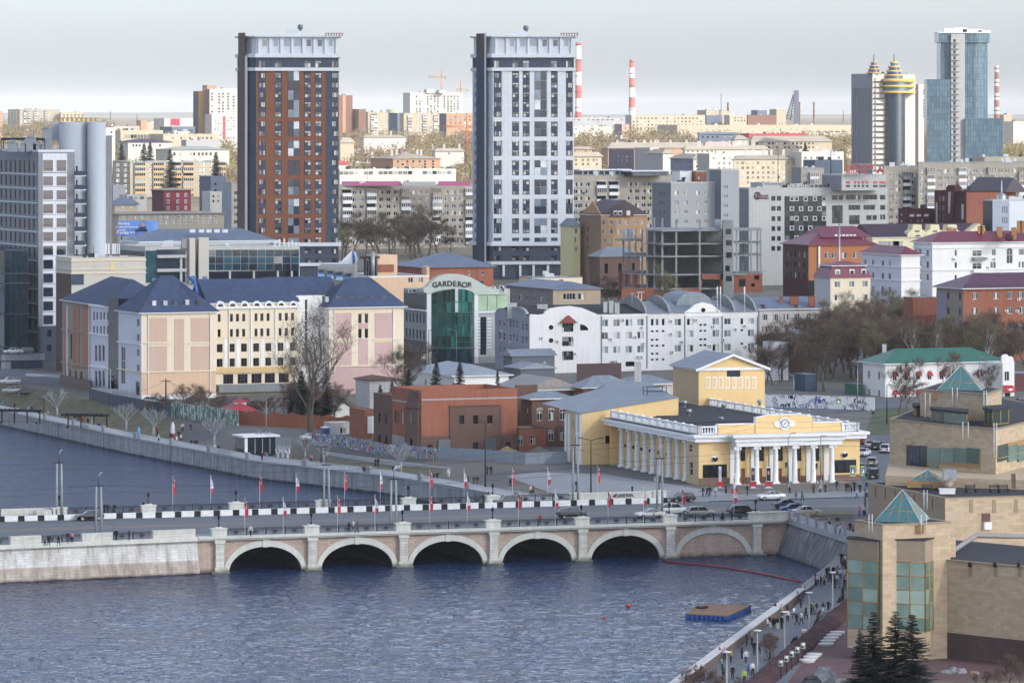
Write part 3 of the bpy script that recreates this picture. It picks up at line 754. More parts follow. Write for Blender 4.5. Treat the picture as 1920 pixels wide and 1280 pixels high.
o=lambda p,k:(p[0]+nx*k,p[1]+ny*k)
prism1('wall',pw,[o(Q0,-.35),o(Q1,-.35),o(Q1,.35),o(Q0,.35)][::1],-1,2.4,paint('brown parapet stone','#6f6259',.9,.2))
prism1('coping',pw,[o(Q0,-.5),o(Q1,-.5),o(Q1,.55),o(Q0,.55)],2.402,2.58,paint('pale coping','#c3c0bf',.8,.1),bottom=True)
wr=thing('walk_railing','white metal railing along the crowded end of the riverside walk','railing',(43,640,PZ))
wmw=pln('white railing paint','#c9ccce',.5);b=MB()
b.box((0,-.04,1.1),(2.5,.04,1.2),wmw);b.box((0,-.03,.1),(2.5,.03,.16),wmw);b.box((0,-.06,0),(.12,.06,1.25),wmw)
for k in range(10):b.box((k*.25,-.02,.1),(k*.25+.05,.02,1.1),wmw)
rp2=b.mesh('railing_panel')
for x,y,a in along([(38.9,618.5),(47.0,660)],2.5):inst('railing_panel',rp2,wr,Vector((x,y,PZ+.4))-wr.location,a)
face1('wall',wr,[(38.9,618,-1),(46.9,660,-1),(46.9,660,PZ+.45),(38.9,618,PZ+.45)],em)
# ------------------------------------------------------------------ buildings
class Bd:
 def __init__(s,name,label,cat,c,zg,group=None):
  s.root=thing(name,label,cat,(c[0],c[1],zg),0,group);s.ms=[];s.zg=zg
 def mass(s,poly,z0,z1,mat,**k):m=Mass(s.root,poly,z0,z1,mat,**k);s.ms.append(m);return m
 def box(s,xl,xc,xr,Y,ytop,mat,a=23.0,D=None,W=None,z0=None,**k):
  p=box3(xl,xc,xr,Y,a,D,W);return s.mass(p,s.zg-1.5 if z0 is None else z0,ZZ(ytop,Y),mat,**k)
 def done(s,cap=100):
  for m in s.ms:
   if not m.done:m.finish();m.done=True
  put_windows(s.root,s.ms,cap)
def center(p):return (sum(q[0] for q in p) / len(p),sum(q[1] for q in p) / len(p))
def bd(name,label,cat,xl,xc,xr,Y,ytop,mat,a=23.0,D=None,W=None,group=None,zg=None,**k):
 p=box3(xl,xc,xr,Y,a,D,W);c=center(p);zg=min(GND(*q) for q in p) if zg is None else zg
 b=Bd(name,label,cat,c,zg,group);m=b.mass(p,zg-1.5,ZZ(ytop,Y),mat,**k);return b,m
def ptf(m,e,px,py,out=0.0):
 d,Y=m.at(e,px);p=m.pos(e,d,out);return (p[0],p[1],ZZ(py,Y))
def polyf(m,e,pts,out,mat,name,base=-0.02,side=None,parent=None):
 """a shape drawn on a facade in photo points, extruded from base to out"""
 b=MB();A=[ptf(m,e,x,y,out) for x,y in pts];B=[ptf(m,e,x,y,base) for x,y in pts];n=len(pts)
 ar=sum(pts[i][0]*pts[(i+1)%n][1]-pts[(i+1)%n][0]*pts[i][1] for i in range(n))
 if ar>0:A.reverse();B.reverse()
 b.face(A,mat);b.face(B[::-1],side or mat)
 for i in range(n):j=(i+1)%n;b.face([B[i],B[j],A[j],A[i]],side or mat)
 return b.build(name,parent or m.root)
def circ(x,y,rx,ry,n=16,a0=0,a1=360):return [(x+rx*cos(R(a0+(a1-a0)*i / n)),y-ry*sin(R(a0+(a1-a0)*i / n))) for i in range(n if a1-a0==360 else n+1)]
def local(m):
 a,b=m.ed(0);L=m.len(0);u=((b[0]-a[0]) / L,(b[1]-a[1]) / L);v=(-u[1],u[0])
 return lambda x,y,z=None:(a[0]+u[0]*x+v[0]*y,a[1]+u[1]*x+v[1]*y) if z is None else (a[0]+u[0]*x+v[0]*y,a[1]+u[1]*x+v[1]*y,z)
def lbox(b,T,p,q,mat):b.box(p,q,mat,lambda r:T(*r))
G.yellow=paint('pale yellow stucco','#e0bc7b',.9,.1);G.yellow2=paint('tan stucco','#c0a67c',.9,.1);G.stucco=paint('white stucco','#dedcd6',.9,.12)
G.trim=paint('white plaster trim','#dfe0df',.85,.08);G.darkroof=paint('dark bitumen roof','#34363b',.9,.25)
G.greyroof=seamroof('grey sheet metal roof','#7b8590',.6,.5,.2);G.rustroof=seamroof('rusty streaked metal roof','#7e868c',1.3,.55,.25,0,'#9a8272');G.blueroof=seamroof('blue grey metal roof','#64748a',.6,.5,.18)
def shingle(name,a,c):
 m,nt,b=nmat(name);uv=N(nt,'ShaderNodeUVMap').outputs[0];br=N(nt,'ShaderNodeTexBrick');nt.links.new(uv,br.inputs['Vector'])
 br.inputs['Color1'].default_value=(*lin(a),1);br.inputs['Color2'].default_value=(*lin(c),1);br.inputs['Mortar'].default_value=(*[x*.6 for x in lin(a)],1)
 br.inputs['Scale'].default_value=1;br.inputs['Mortar Size'].default_value=.015;br.inputs['Brick Width'].default_value=.34;br.inputs['Row Height'].default_value=.3
 nt.links.new(vary(nt,br.outputs[0],.25,.3,.8),b.inputs['Base Color']);b.inputs['Roughness'].default_value=.85;return m
G.bluesh=shingle('blue shingles','#30405f','#3c4d6d');G.redroof=seamroof('crimson metal roof','#7d2c41',.35,.4,.14);G.plumroof=seamroof('plum metal roof','#5b2f48',.35,.4,.14);G.darkplum=seamroof('dark plum roof','#3f2636',.35,.45,.14)
G.greenroof=seamroof('green metal roof','#1f6a55',.5,.4,.1)
G.brick=masonry('orange red brick','#a35839','#8a6b5c',.26,.085,.01,.28,'#8f4b33');G.bbrick=masonry('brown brick','#735548','#62504a',.26,.085,.01,.18,'#664a3f');G.dbrick=masonry('dark red brick','#5b2b2e','#4a2a2c',.26,.085,.01,.15,'#4f2427')
G.cream=paint('cream stucco','#dccbae',.9,.1);G.rose=paint('rose tan stucco','#c5a58f',.9,.1);G.peach=paint('peach stucco','#d4b08c',.9,.1);G.pink=paint('dusty pink stucco','#c3a099',.9,.1);G.lilac=paint('pale lilac plaster','#c9c9d3',.9,.1)
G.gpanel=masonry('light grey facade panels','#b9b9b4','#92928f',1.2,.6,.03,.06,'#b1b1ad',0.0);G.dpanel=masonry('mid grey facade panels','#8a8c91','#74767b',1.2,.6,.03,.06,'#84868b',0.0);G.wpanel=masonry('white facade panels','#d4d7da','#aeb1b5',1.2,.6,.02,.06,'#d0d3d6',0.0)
G.npanel=masonry('navy grey facade panels','#474f5f','#3a414f',1.2,.6,.02,.08,'#434b5b',0.0);G.bpanel=masonry('brown facade tiles','#855339','#714733',.6,.3,.02,.1,'#845035',0.0)
G.slab9=masonry('beige block wall','#a59c8c','#8a8275',3.2,2.8,.05,.18,'#9d9485',0.0);G.yblock=masonry('straw coloured panels','#ab9f8a','#8b8070',3.2,2.8,.06,.12,'#a39780',0.0)
G.stone=masonry('beige stone tiles','#c2ac8c','#aa9577',1.1,.42,.012,.1,'#b29b7b',0.5);G.stoned=G.stone;G.brownstone=masonry('brown base stone','#54443f','#473a36',1.1,.5,.02,.25,'#5c4a44')
G.rawcon=paint('raw concrete','#8b8d8c',.95,.25)
hall,m=bd('concert_hall','yellow concert hall with white columns, balustrades and a dark flat roof','theatre',1143,1310,1612,757,815,G.yellow,a=18.0,zg=5.35)
P=m.poly;T=local(m);D=m.len(3);W=m.len(0);zt=m.z1;zb=5.3;hall.ms.clear();r_=hall.root
d1=D-m.at(3,1287)[0];d1=m.len(3)-d1;d1=D-m.at(3,1287)[0]
d1=min(max(d1,3),8)
poly=[T(0,0),T(W,0),T(W,D),T(0,D),T(0,D-.6),T(1.8,D-.6),T(1.8,d1),T(0,d1)]
m=hall.mass(poly,3.8,zt,G.yellow);m.zone(0,3.8,6.3,paint('red granite plinth','#7d5c50',.8,.2));m.emat[7]=G.yellow2
gx=[1393,1428,1463.5,1498,1532]
for x in gx:m.win(0,[x],[851],9,26,'q',G.dark,G.dframe)
for x in (1393,1425,1462,1497):m.win(0,[x],[892],8,29,'n',pln('wooden door','#8a5a36',.6),G.dframe,name='door')
m.win(7,[1295],[840],6,14,'b',G.dark);m.win(7,[1296],[878],6,26,'b',G.dark)
for x in gx:polyf(m,0,circ(x,841,7.2,9,12,0,180)+[(x-5,841)]+circ(x,841,5,6.5,12,180,0)[1:-1]+[(x+5,841)],.14,G.trim,'window_surround')
for x in (1372,1411,1446,1481,1515,1548):m.panel(0,x-4,x+4,831,911,.25,G.trim,'pilaster')
b=MB();lbox(b,T,(-.9,-.9,zt-1.15),(W+.9,D+.5,zt-.45),G.trim);lbox(b,T,(-1.3,-1.3,zt-.448),(W+1.3,D+.5,zt),G.trim);b.build('cornice',r_)
b=MB();lbox(b,T,(.9,.9,zt),(W-.9,D-.6,zt+.12),G.darkroof)
for q in (9,17,25):lbox(b,T,(2,q,zt+.12),(W-2,q+.5,zt+.32),G.darkroof)
lbox(b,T,(-1.2,1.5,zt+.002),(.9,D,zt+.05),G.darkroof);lbox(b,T,(9,D-.59,zt-.2),(W-.9,D+34.5,zt+.12),G.darkroof);b.build('roof',r_)
b=MB();lbox(b,T,(9,D+.01,4),(W,D+34.5,zt-.21),G.yellow);b.build('rear_wall',r_)
def column(h,r):
 b=MB();c=G.trim;b.box((-r*1.35,-r*1.35,0),(r*1.35,r*1.35,.22),c)
 b.lathe([(r*1.3,.22),(r*1.3,.34),(r*1.05,.45),(r,h*.35),(r*.84,h-.62),(r*.98,h-.5),(r*.9,h-.44)],(0,0,0),c,16)
 b.box((-r*1.2,-r*1.0,h-.44),(r*1.2,r*1.0,h-.2),c);b.box((-r*1.35,-r*1.2,h-.198),(r*1.35,r*1.2,h),c)
 for sx in (-1,1):
  b.tube([(sx*r*1.15,-r*1.05,h-.42),(sx*r*1.15,r*1.05,h-.42)],.2,c,8)
 return b.mesh('column')
x0=m.at(0,1370)[0];x1=m.at(0,1568)[0];hc=zt-1.9-zb
CM=column(hc,.43);fa=m.ang(0)
for x in (1380,1416.5,1452.5,1488,1522.5,1557.5):
 d=m.at(0,x)[0]-.6;p=T(d,-2.0,zb);inst('column',CM,r_,Vector(p)-r_.location,fa)
b=MB();lbox(b,T,(x0,-2.7,zt-1.9),(x1,-.02,zt-1.16),G.trim);lbox(b,T,(x0-.3,-3.0,zt-1.158),(x1+.3,-.02,zt-.4),G.trim);lbox(b,T,(x0-.9,-3.6,zt-.398),(x1+.9,-1.31,zt+.05),G.trim);b.build('entablature',r_)
b=MB();lbox(b,T,(x0-1,-3.2,4.8),(x1+1,-.05,zb),paint('granite steps','#8d7d74',.9,.15));lbox(b,T,(x0-1.6,-3.9,4.8),(x1+1.6,-3.2,zb-.15),MATS['granite steps']);b.build('steps',r_)
CM2=column(zt-1.25-zb,.47)
for x in (1160.5,1175,1189.5,1204,1219,1234.5,1249.5,1265,1281):
 e0=(T(0,D),T(0,0));k=(x-960) / F;dx,dy=e0[1][0]-e0[0][0],e0[1][1]-e0[0][1];t=(k*e0[0][1]-e0[0][0]) / (dx-k*dy)
 inst('column',CM2,r_,Vector(T(.55,D*(1-t),zb))-r_.location,fa+math.pi / 2)
b=MB()
for i in range(9):
 y=d1+(D-d1)*(i+.2) / 9;lbox(b,T,(1.45,y,8.6),(1.79,y+.3,9.1),G.iron)
b.build('wall_lamp',r_)
b=MB();pz=zt;xa,xb=m.at(0,1345)[0],m.at(0,1580)[0];xc,xd=m.at(0,1417)[0],m.at(0,1524)[0]
lbox(b,T,(xa,.2,pz),(xb,.8,pz+1.55),G.yellow);lbox(b,T,(xa,.1,pz+1.552),(xb,.9,pz+1.72),G.trim)
am=MB();A=[(xc,0),(xd,0),(xd,2.55),(xd-2.4,2.95),(xc+2.4,2.95),(xc,2.55)]
am.face([T(x,.05,pz+z) for x,z in A],G.yellow);am.face([T(x,.9,pz+z) for x,z in A[::-1]],G.yellow)
for i in range(1,6):p,q=A[i],A[(i+1)%6];am.face([T(p[0],-.02,pz+p[1]+.12),T(p[0],1.0,pz+p[1]+.12),T(q[0],1.0,pz+q[1]+.12),T(q[0],-.02,pz+q[1]+.12)][::-1],G.trim);am.face([T(p[0],-.02,pz+p[1]),T(q[0],-.02,pz+q[1]),T(q[0],-.02,pz+q[1]+.12),T(p[0],-.02,pz+p[1]+.12)][::-1],G.trim)
b.build('attic',r_);am.build('attic',r_)
em_=MB();c=(xc+xd) / 2;V=lambda x,y,z:T(c+x,.05-y,pz+1.55+z)
for r0,r1,y0,mt in ((.95,.0,.12,G.trim),(.7,.0,.2,paint('grey relief','#8c8f93',.8,.1)),(.52,0,.26,G.trim)):
 em_.idx([V(r0*cos(t*math.pi / 12),y0,r0*sin(t*math.pi / 12)) for t in range(24)],[tuple(range(24))],mt)
em_.tube([V(.95*cos(t*math.pi / 10),.12,.95*sin(t*math.pi / 10)) for t in range(21)],.12,G.trim,5)
for sx in (-1,1):
 for k in range(3):em_.box((sx*(1.1+.28*k)-.14,.0,-.6+.12*k),(sx*(1.1+.28*k)+.14,.16,.55-.1*k),G.trim,lambda p:V(*p))
em_.tube([V(-.25,.3,-.3),V(.1,.3,.1),V(.25,.3,.3)],.06,G.iron,4);em_.build('emblem',r_)
def balustrade(b,A,Bp,z,n):
 """posts, balusters and rail from A to Bp"""
 L=math.hypot(Bp[0]-A[0],Bp[1]-A[1]);an=math.atan2(Bp[1]-A[1],Bp[0]-A[0]);c,s=cos(an),sin(an)
 Q=lambda p:(A[0]+p[0]*c-p[1]*s,A[1]+p[0]*s+p[1]*c,z+p[2]);t=G.trim
 b.box((0,-.22,0),(L,.22,.2),t,Q);b.box((0,-.24,1.1),(L,.24,1.3),t,Q)
 for i in range(n+1):x=L*i / n;b.box((x-.3,-.3,0),(x+.3,.3,1.42),t,Q)
 for i in range(n):
  for k in range(1,6):
   x=L*(i+k / 6) / n;b.lathe([(.09,.2),(.15,.5),(.08,.8),(.1,1.1)],Q((x,0,0)),t,6)
for A,B_,n in ((T(.3,.5),T(xa,.5),1),(T(xb,.5),T(W-.3,.5),1),(T(.3,.5),T(.3,D-.5),11),(T(W-.4,.5),T(W-.4,D+34),18)):
 b=MB();balustrade(b,A,B_,zt+.05,n);b.build('balustrade',r_)
for x0_,x1_,y0_,y1_ in ((1318,1362.5,871,895.5),(1563,1605,862,886)):m.panel(0,x0_,x1_,y0_,y1_,.12,G.dark,'notice_board')
for x,y in ((1340,861),(1583,853)):
 polyf(m,0,circ(x,y,6,7),.1,G.trim,'lamp_roundel');b=MB()
 for k in (-3,0,3):q=ptf(m,0,x+k,y-(1 if k else-1),.3);b.lathe([(.05,-.35),(.2,-.1),(.22,.15),(.05,.3)],q,G.iron,6)
 b.build('wall_lamp',r_)
for x,y,w,h in ((1200,755,10,14),(1266,743,9,13),(1328,746,10,12),(1283,758,10,13),(1357,763,10,12),(1292,774,10,13),(1395,773,9,7),(1415,750,10,16),(1424,756,9,12),(1352,786,11,7),(1516,767,9,8)):
 Yv=(HC-zt)*F / (y+h / 2-HY);X,Yv=XY(x,Yv);s=Yv / F;b=MB();r=w*s / 2;H=h*s
 b.lathe([(r*.55,0),(r*.55,H*.45),(r,H*.5),(r,H*.92),(r*.3,H)],(X,Yv,zt+.1),pln('galvanised vent','#9aa1a6',.4,.5),10);b.build('roof_vent',r_)
hall.done()
tw=hall.box(1262,1310,1434,832,692,G.yellow,a=18.0,z0=10)
tw.emat[3]=G.yellow2;tw.panel(0,1363,1388,694,706,.05,G.dark,'window');
for x in range(8):tw.panel(0,1323+x*12.3,1331.5+x*12.3,706,728,.06,G.trim,'relief_frame');tw.panel(0,1324.5+x*12.3,1330+x*12.3,708,726,.08,G.yellow,'relief_panel')
tw.bandpx([0,3],690,695,.3,G.trim,1310)
Tt=local(tw);Wt,Dt=tw.len(0),tw.len(3);zt2=tw.z1;ra=ZZ(661,838)
b=MB();rm_=G.greyroof;o=.8
b.face([Tt(-o,-o,zt2),Tt(Wt / 2,-o,ra),Tt(Wt / 2,Dt+o,ra),Tt(-o,Dt+o,zt2)],rm_);b.face([Tt(Wt / 2,-o,ra),Tt(Wt+o,-o,zt2),Tt(Wt+o,Dt+o,zt2),Tt(Wt / 2,Dt+o,ra)],rm_)
for q in ((-o,zt2,Wt / 2,ra),(Wt / 2,ra,Wt+o,zt2)):b.face([Tt(q[0],-o-.02,q[1]-.4),Tt(q[2],-o-.02,q[3]-.4),Tt(q[2],-o-.02,q[3]+.03),Tt(q[0],-o-.02,q[1]+.03)],G.trim)
b.build('roof',r_);face1('gable',r_,[Tt(0,-.01,zt2),Tt(Wt,-.01,zt2),Tt(Wt / 2,-.01,ra-.4)],G.yellow)
wg=hall.box(1060,1091,1272,799,775,G.yellow,a=18.0,z0=3.5);wg.emat[3]=G.yellow2
for x in (1062,1068,1083,1089):wg.panel(3,x-1.6,x+1.6,776,880,.2,G.trim,'pilaster')
wg.win(3,[1076],[794],3,10,'n',G.stucco);wg.win(3,[1076],[853],5,34,'n',G.dark,name='door');wg.win(0,[1140],[824],10,15,'n',G.dark)
Tw=local(wg);Ww,Dw=wg.len(0),wg.len(3);zw=wg.z1;zr=ZZ(738,815)
face1('roof',r_,[Tw(-.3,-.3,zw),Tw(Ww,-.3,zr),Tw(Ww,Dw+16,zr+1.5),Tw(-.3,Dw+12,zw+.5)],G.greyroof)
face1('gable',r_,[Tw(0,-.005,zw-.1),Tw(Ww,-.005,zw-.1),Tw(Ww,-.005,zr-.02),Tw(0,-.005,zw-.02)],G.yellow)
b=MB();p=Tw(16,2)
for (xx,yy) in ((0,0),(3.6,0),(0,2),(3.6,2)):b.box((xx-.06,yy-.06,0),(xx+.06,yy+.06,1.6),G.iron,lambda q:Tw(14.5+q[0],7+q[1],zw+2.3+q[2]))
for z in (.8,1.6):
 b.box((0,-.05,z-.05),(3.6,.05,z+.05),G.iron,lambda q:Tw(14.5+q[0],7+q[1],zw+2.3+q[2]));b.box((0,1.95,z-.05),(3.6,2.05,z+.05),G.iron,lambda q:Tw(14.5+q[0],7+q[1],zw+2.3+q[2]))
b.build('roof_platform',r_)
put_windows(r_,[tw,wg]);tw.finish();wg.finish()
bc=Bd('arcaded_building','long cream and pink building with steep blue shingle roofs and arched dormers','building',XY(480,985),7.0)
zb=5.0
B1=bc.box(222,265,405,960,588,G.cream,z0=zb);B1.emat[3]=G.lilac
B2=bc.box(170,207,300,983,574,G.lilac,z0=zb,W=15);B3=bc.box(117,170,280,1001,570,paint('taupe stone','#97897c',.9,.15),z0=zb,W=18)
BG=bc.box(203,222,250,976,560,G.dark,z0=zb,W=9)
for x0_,x1_,y0_,y1_ in ((279,313,596,641),(358,393,596,641),(279,313,649,697),(358,393,649,697),(327,345,598,697)):B1.panel(0,x0_,x1_,y0_,y1_,.08,G.rose)
B1.panel(0,266,404,699,740,.06,G.peach);B1.panel(0,265.5,404.5,741,752,.12,G.stucco);B1.bandpx([0,3],696.5,699,.25,G.cream,265)
for x0_,x1_ in ((270,318),(353,400)):B1.panel(0,x0_,x1_,642,644.5,.22,G.cream)
for x in (277.5,394):B1.panel(0,x-.6,x+.6,588,745,.3,G.trim,'downpipe')
B1.win(3,[259],[605,633,661,690],5,14,'d',G.dark);B1.win(3,[258],[728],8,26,'n',G.dark,name='door');B1.win(3,[231],[685],8,70,'q',G.dark);B1.bandpx([3],645,648,.3,G.lilac,265)
for i,x in enumerate((176,182,189,195,202)):B2.win(3,[x],[592,619],3.2,15,'n',G.dark,G.bframe)
for x in (180,187,194):B2.win(3,[x],[662],5,30,'n',G.dark);B2.win(3,[x],[709],5,28,'n',G.dark)
B2.bandpx([3],628,631,.3,G.trim,207);B2.bandpx([3],690,693,.3,G.trim,207);B2.bandpx([3],574,578,.4,G.trim,207)
tb=paint('terracotta pilaster','#a9725a',.9,.15)
for x0_,x1_ in ((121,126),(137,141),(144,149),(156,167)):B3.panel(3,x0_,x1_,574,690,.12,tb)
B3.win(3,[124,131,142,152],[705],4,26,'n',G.dark);B3.win(3,[134,147],[650],4,46,'n',G.dark);B3.bandpx([3],623,626,.25,MATS['taupe stone'],170);B3.bandpx([3],686,689,.3,MATS['taupe stone'],170)
for x in (127.5,169):B3.panel(3,x-.5,x+.5,572,716,.35,G.trim,'downpipe')
TB=local(B1);WB=B1.len(0);Lm=24.5
M1=bc.mass([TB(WB-.5,3.5),TB(WB+19.6,3.5),TB(WB+19.6,16),TB(WB-.5,16)],zb,ZZ(571,968),G.cream)
up=[411,434,445.3,457,480,491,502.7,525.3,537,548.5];lo=[412,434.7,457.5,480.3,503,526,549]
M1.win(0,up,[596,624.5],5.6,14.5,'n',G.dark,G.bframe);M1.win(0,lo,[652.5,680],11,15.5,'d',G.dark,G.bframe)
M1.panel(0,404.5,556,689.5,700,.35,paint('ochre band','#cfae74',.9,.1));M1.bandpx([0],632,634,.2,G.cream,411);M1.bandpx([0],575,579,.45,G.trim,411)
for x in (429,470,516):M1.panel(0,x-.6,x+.6,578,700,.3,G.trim,'downpipe')
for x in (423,446,469,492,515,538):M1.panel(0,x-3,x+3,635,689,.1,G.stucco,'pilaster')
M1.win(0,[428,455,481,506,532],[710.5],19,18,'t',G.dark,G.bframe)
M1.panel(0,404.5,560,721,735,2.2,paint('grey terrace','#7f8283',.9,.2),'terrace')
for x in lo:
 polyf(M1,0,[(x-7.5,577)]+circ(x,572,7.5,8,12,180,0)+[(x+7.5,577),(x+5,577)]+circ(x,573,5,5.5,10,0,180)+[(x-5,577)],.5,G.trim,'dormer_arch',-1.0)
 polyf(M1,0,[(x-5,577)]+circ(x,573,5,5.5,10,180,0)+[(x+5,577)],.1,G.dark,'dormer_window',-.3)
ST=bc.mass([TB(WB+19.6,4.5),TB(WB+25.5,4.5),TB(WB+25.5,15),TB(WB+19.6,15)],zb,ZZ(556,974),G.stucco)
ST.win(0,[574],[571,591,612,633,654,675],4.5,19,'n',G.dark,G.bframe)
C1=bc.box(588,617,757,976,578,G.cream,z0=zb);C1.emat[3]=G.stucco
for x0_,x1_,y0_,y1_ in ((629,659,587,634),(703,735,587,634),(629,659,641,686),(703,735,641,686),(672,690,587,686)):C1.panel(0,x0_,x1_,y0_,y1_,.08,G.pink,'panel') if x0_!=672 else None
for y0_,y1_ in ((587,588),(606,616),(635,686)):C1.panel(0,672,690,y0_,y1_,.08,G.pink)
C1.win(0,[675,687],[597,625],6.5,17,'n',G.dark,G.bframe);C1.panel(0,618,756,688,742,.07,G.pink);C1.bandpx([0,3],685.5,688,.25,G.cream,617)
for x0_,x1_ in ((620,664),(698,750)):C1.panel(0,x0_,x1_,635,637.5,.22,G.cream)
for x in (627,737):C1.panel(0,x-.6,x+.6,578,700,.3,G.trim,'downpipe')
C1.win(3,[594,606],[600,628,655,682],3,15,'n',G.dark,G.bframe)
sh=G.bluesh
def rh(m,ry,dY=8):return ZZ(ry,m.poly[0][1]+dY)-m.z1
hip(bc.root,B1.poly,B1.z1,rh(B1,516,12),sh,.7,7.5,G.trim)
p=[B2.poly[0],B2.poly[1],B3.poly[2],B3.poly[3]];hip(bc.root,p,B3.z1+.05,ZZ(519,1012)-B3.z1,sh,.6,10,G.trim)
hip(bc.root,M1.poly,M1.z1+.03,ZZ(522,980)-M1.z1,sh,.35,0.1,G.trim)
hip(bc.root,[TB(WB+15,7),TB(WB+30,7),TB(WB+30,17),TB(WB+15,17)],ZZ(556,980),ZZ(519,985)-ZZ(556,980),sh,.3,.1,G.trim)
hip(bc.root,C1.poly,C1.z1,rh(C1,519,12),sh,.7,6.5,G.trim)
def slope_boxes(root,m,pts,w,h,mat,over=.7,name='skylight'):
 Tm=local(m);H=None
 for x,y,k in pts:
  d,Y=m.at(0,x);z=ZZ(y,Y+2);b=MB();lbox(b,Tm,(d-w / 2,k,z),(d+w / 2,k+.5,z+h),mat);b.build(name,root)
slope_boxes(bc.root,B1,[(292,573,.9),(313,573,.9),(332,573,.9),(354,571,.9),(375,571,.9)],.8,1.1,G.bright)
slope_boxes(bc.root,C1,[(616,566,.9),(636,565,1.0),(661,565,1.0),(678,565,1.0),(700,565,.9),(724,565,.9)],.8,1.2,G.bright)
for x,y,Y in ((363,522,985),(290,527,975),(384,523,983),(661,524,985),(675,525,986)):
 X,Y=XY(x,Y);box1('roof_vent',bc.root,(X-.5,Y-.5,ZZ(y,Y)-1),(X+.5,Y+.5,ZZ(y,Y)+.6),pln('blue roof box','#5d84ab',.5))
b=MB();q0=Vector((*XY(353,968),ZZ(519,968)));q1=Vector((*XY(370,966),ZZ(550,966)));b.tube([q0,q0.lerp(q1,.5)+Vector((.4,0,.5)),q1],.35,pln('bright blue flashing','#2a62b0',.5),6);b.build('roof_flashing',bc.root)
bc.done()
b2,m=bd('office_building','blank beige stone building with roof antennas behind the blue shingle roofs','building',105,134,273,1045,488,paint('pale beige cladding','#bdb7a9',.9,.08))
m.zone(3,0,ZZ(512,1045),paint('brown cladding','#5a4a44',.8,.15));m.panel(0,134.5,157,513,534,.1,G.npanel,'screen')
for y in (488,504,512):m.bandpx([0,3],y,y+1.8,.2,G.cream,134)
for x0_,x1_ in ((140,157),(176,196),(206,222),(228,249)):m.panel(0,x0_,x1_,492,502,.06,m.mat)
m.panel(0,207,214,492,507,.1,G.yellow,'door');flt(b2.root,m.poly,m.z1,G.darkroof,.6,m.mat)
for x in (199,204,212,216,221,223):
 X,Y=XY(x,1052);b=MB();b.tube([(X,Y,m.z1),(X,Y,m.z1+2.6)],.08,G.iron,5);b.box((X-.2,Y-.3,m.z1+1.2),(X+.2,Y-.1,m.z1+3.6),G.trim);b.build('antenna',b2.root)
b2.done()
ot,m=bd('office_tower','tall grey and white office tower with two rounded shafts at its top','tower',-60,72,140,1080,285,G.dpanel)
m.emat[3]=G.dpanel;r_=ot.root
ys=[310.5,339.5]+[365.5+26*i for i in range(10)]
for i,y in enumerate(ys):
 hh=21 if i==0 else 17;m.panel(0,80,125.5,y-hh / 2-(12 if i==0 else 6),y+hh / 2+2,.1,G.wpanel,'panel')
for i,y in enumerate(ys):
 hh=21 if i==0 else 17
 for x in (90,115):m.panel(0,x-9,x+9,y-hh / 2,y+hh / 2,.16,G.navy,'window');m.panel(0,x-9,x+9,y+hh / 2-4.5,y+hh / 2-3.7,.2,G.dframe,'window_bar')
for i,y in enumerate([311+26.2*k for k in range(12)]):
 m.win(3,[3+8.7*k for k in range(8)],[y],4.2,22 if i==0 else 18,'n',G.navy,G.dframe)
 m.panel(3,-5,70,y+12,y+14,.15,G.wpanel,'band')
m.panel(0,72.5,139,612,690,.25,G.npanel,'base')
for y in (625,652):m.panel(0,88,96,y-6,y+6,.3,G.dark,'window')
flt(r_,m.poly,m.z1,G.darkroof,.5,G.wpanel)
for (px,Y,rad,yt,nm) in ((139,1090,3.6,229,0),(181,1087,2.2,229,0)):
 X,Y=XY(px,Y);lathe1('round_shaft',r_,[(rad,4),(rad,ZZ(yt,Y)),(rad*.2,ZZ(yt,Y)+.02)],(X,Y,0),paint('pale grey cladding','#aeb4ba',.6,.05),32)
s2=ot.mass(box3(163,168,197,1086,5,8),5,ZZ(229,1086),MATS['pale grey cladding']);s3=ot.mass(box3(196,197,210,1088,5,10),5,ZZ(255,1088),G.dpanel);s4=ot.mass(box3(96,97,116,1092,5,9),60,ZZ(229,1092),MATS['pale grey cladding'])
X,Y=XY(148,1089);b=MB();z=ZZ(228,Y)
for k in range(9):b.box((X-5+k*1.1,Y-2,z),(X-4.5+k*1.1,Y-1.5,z+.9),pln('yellow roof rail','#b08a3a',.6))
b.box((X-5,Y-1.9,z+.7),(X+5,Y-1.7,z+.85),MATS['yellow roof rail']);b.build('roof_rail',r_)
for i in range(11):
 y=329+26.1*i;b=MB();q0=Vector((*XY(140,1081),ZZ(y,1081)));q1=Vector((*XY(160,1081),ZZ(y,1081)))
 b.box((q0.x,q0.y,q0.z-.25),(q1.x,q0.y+3,q0.z),G.wpanel);b.box((q0.x,q0.y,q0.z),(q1.x,q0.y+.06,q0.z+1.05),G.npanel);b.box((q0.x+.1,q0.y+2,q0.z),(q0.x+.5,q0.y+2.6,q0.z+2.2),G.dark);b.build('balcony',r_)
rp_=MB();q=[XY(2,1092),XY(84,1084),XY(84,1094),XY(6,1110)]
for a_ in q:rp_.box((a_[0]-.1,a_[1]-.1,m.z1),(a_[0]+.1,a_[1]+.1,ZZ(262,1090)),G.iron)
rp_.prism(q,ZZ(263,1090),ZZ(259,1090),G.darkroof,bottom=True);rp_.build('roof_canopy',r_)
for x,w,h in ((24,2.4,2.2),(44,1.4,1.8),(58,2.6,3.4),(70,1.8,1.8),(88,2.2,5.5)):
 X,Y=XY(x,1086);b=MB();b.box((X-w / 2,Y-1,m.z1),(X+w / 2,Y+1,m.z1+h),pln('roof plant grey','#8b9096',.5));b.box((X-w / 3,Y-1.3,m.z1+h),(X+w / 4,Y+.6,m.z1+h+.6),MATS['roof plant grey']);b.build('roof_plant',r_)
ot.done()
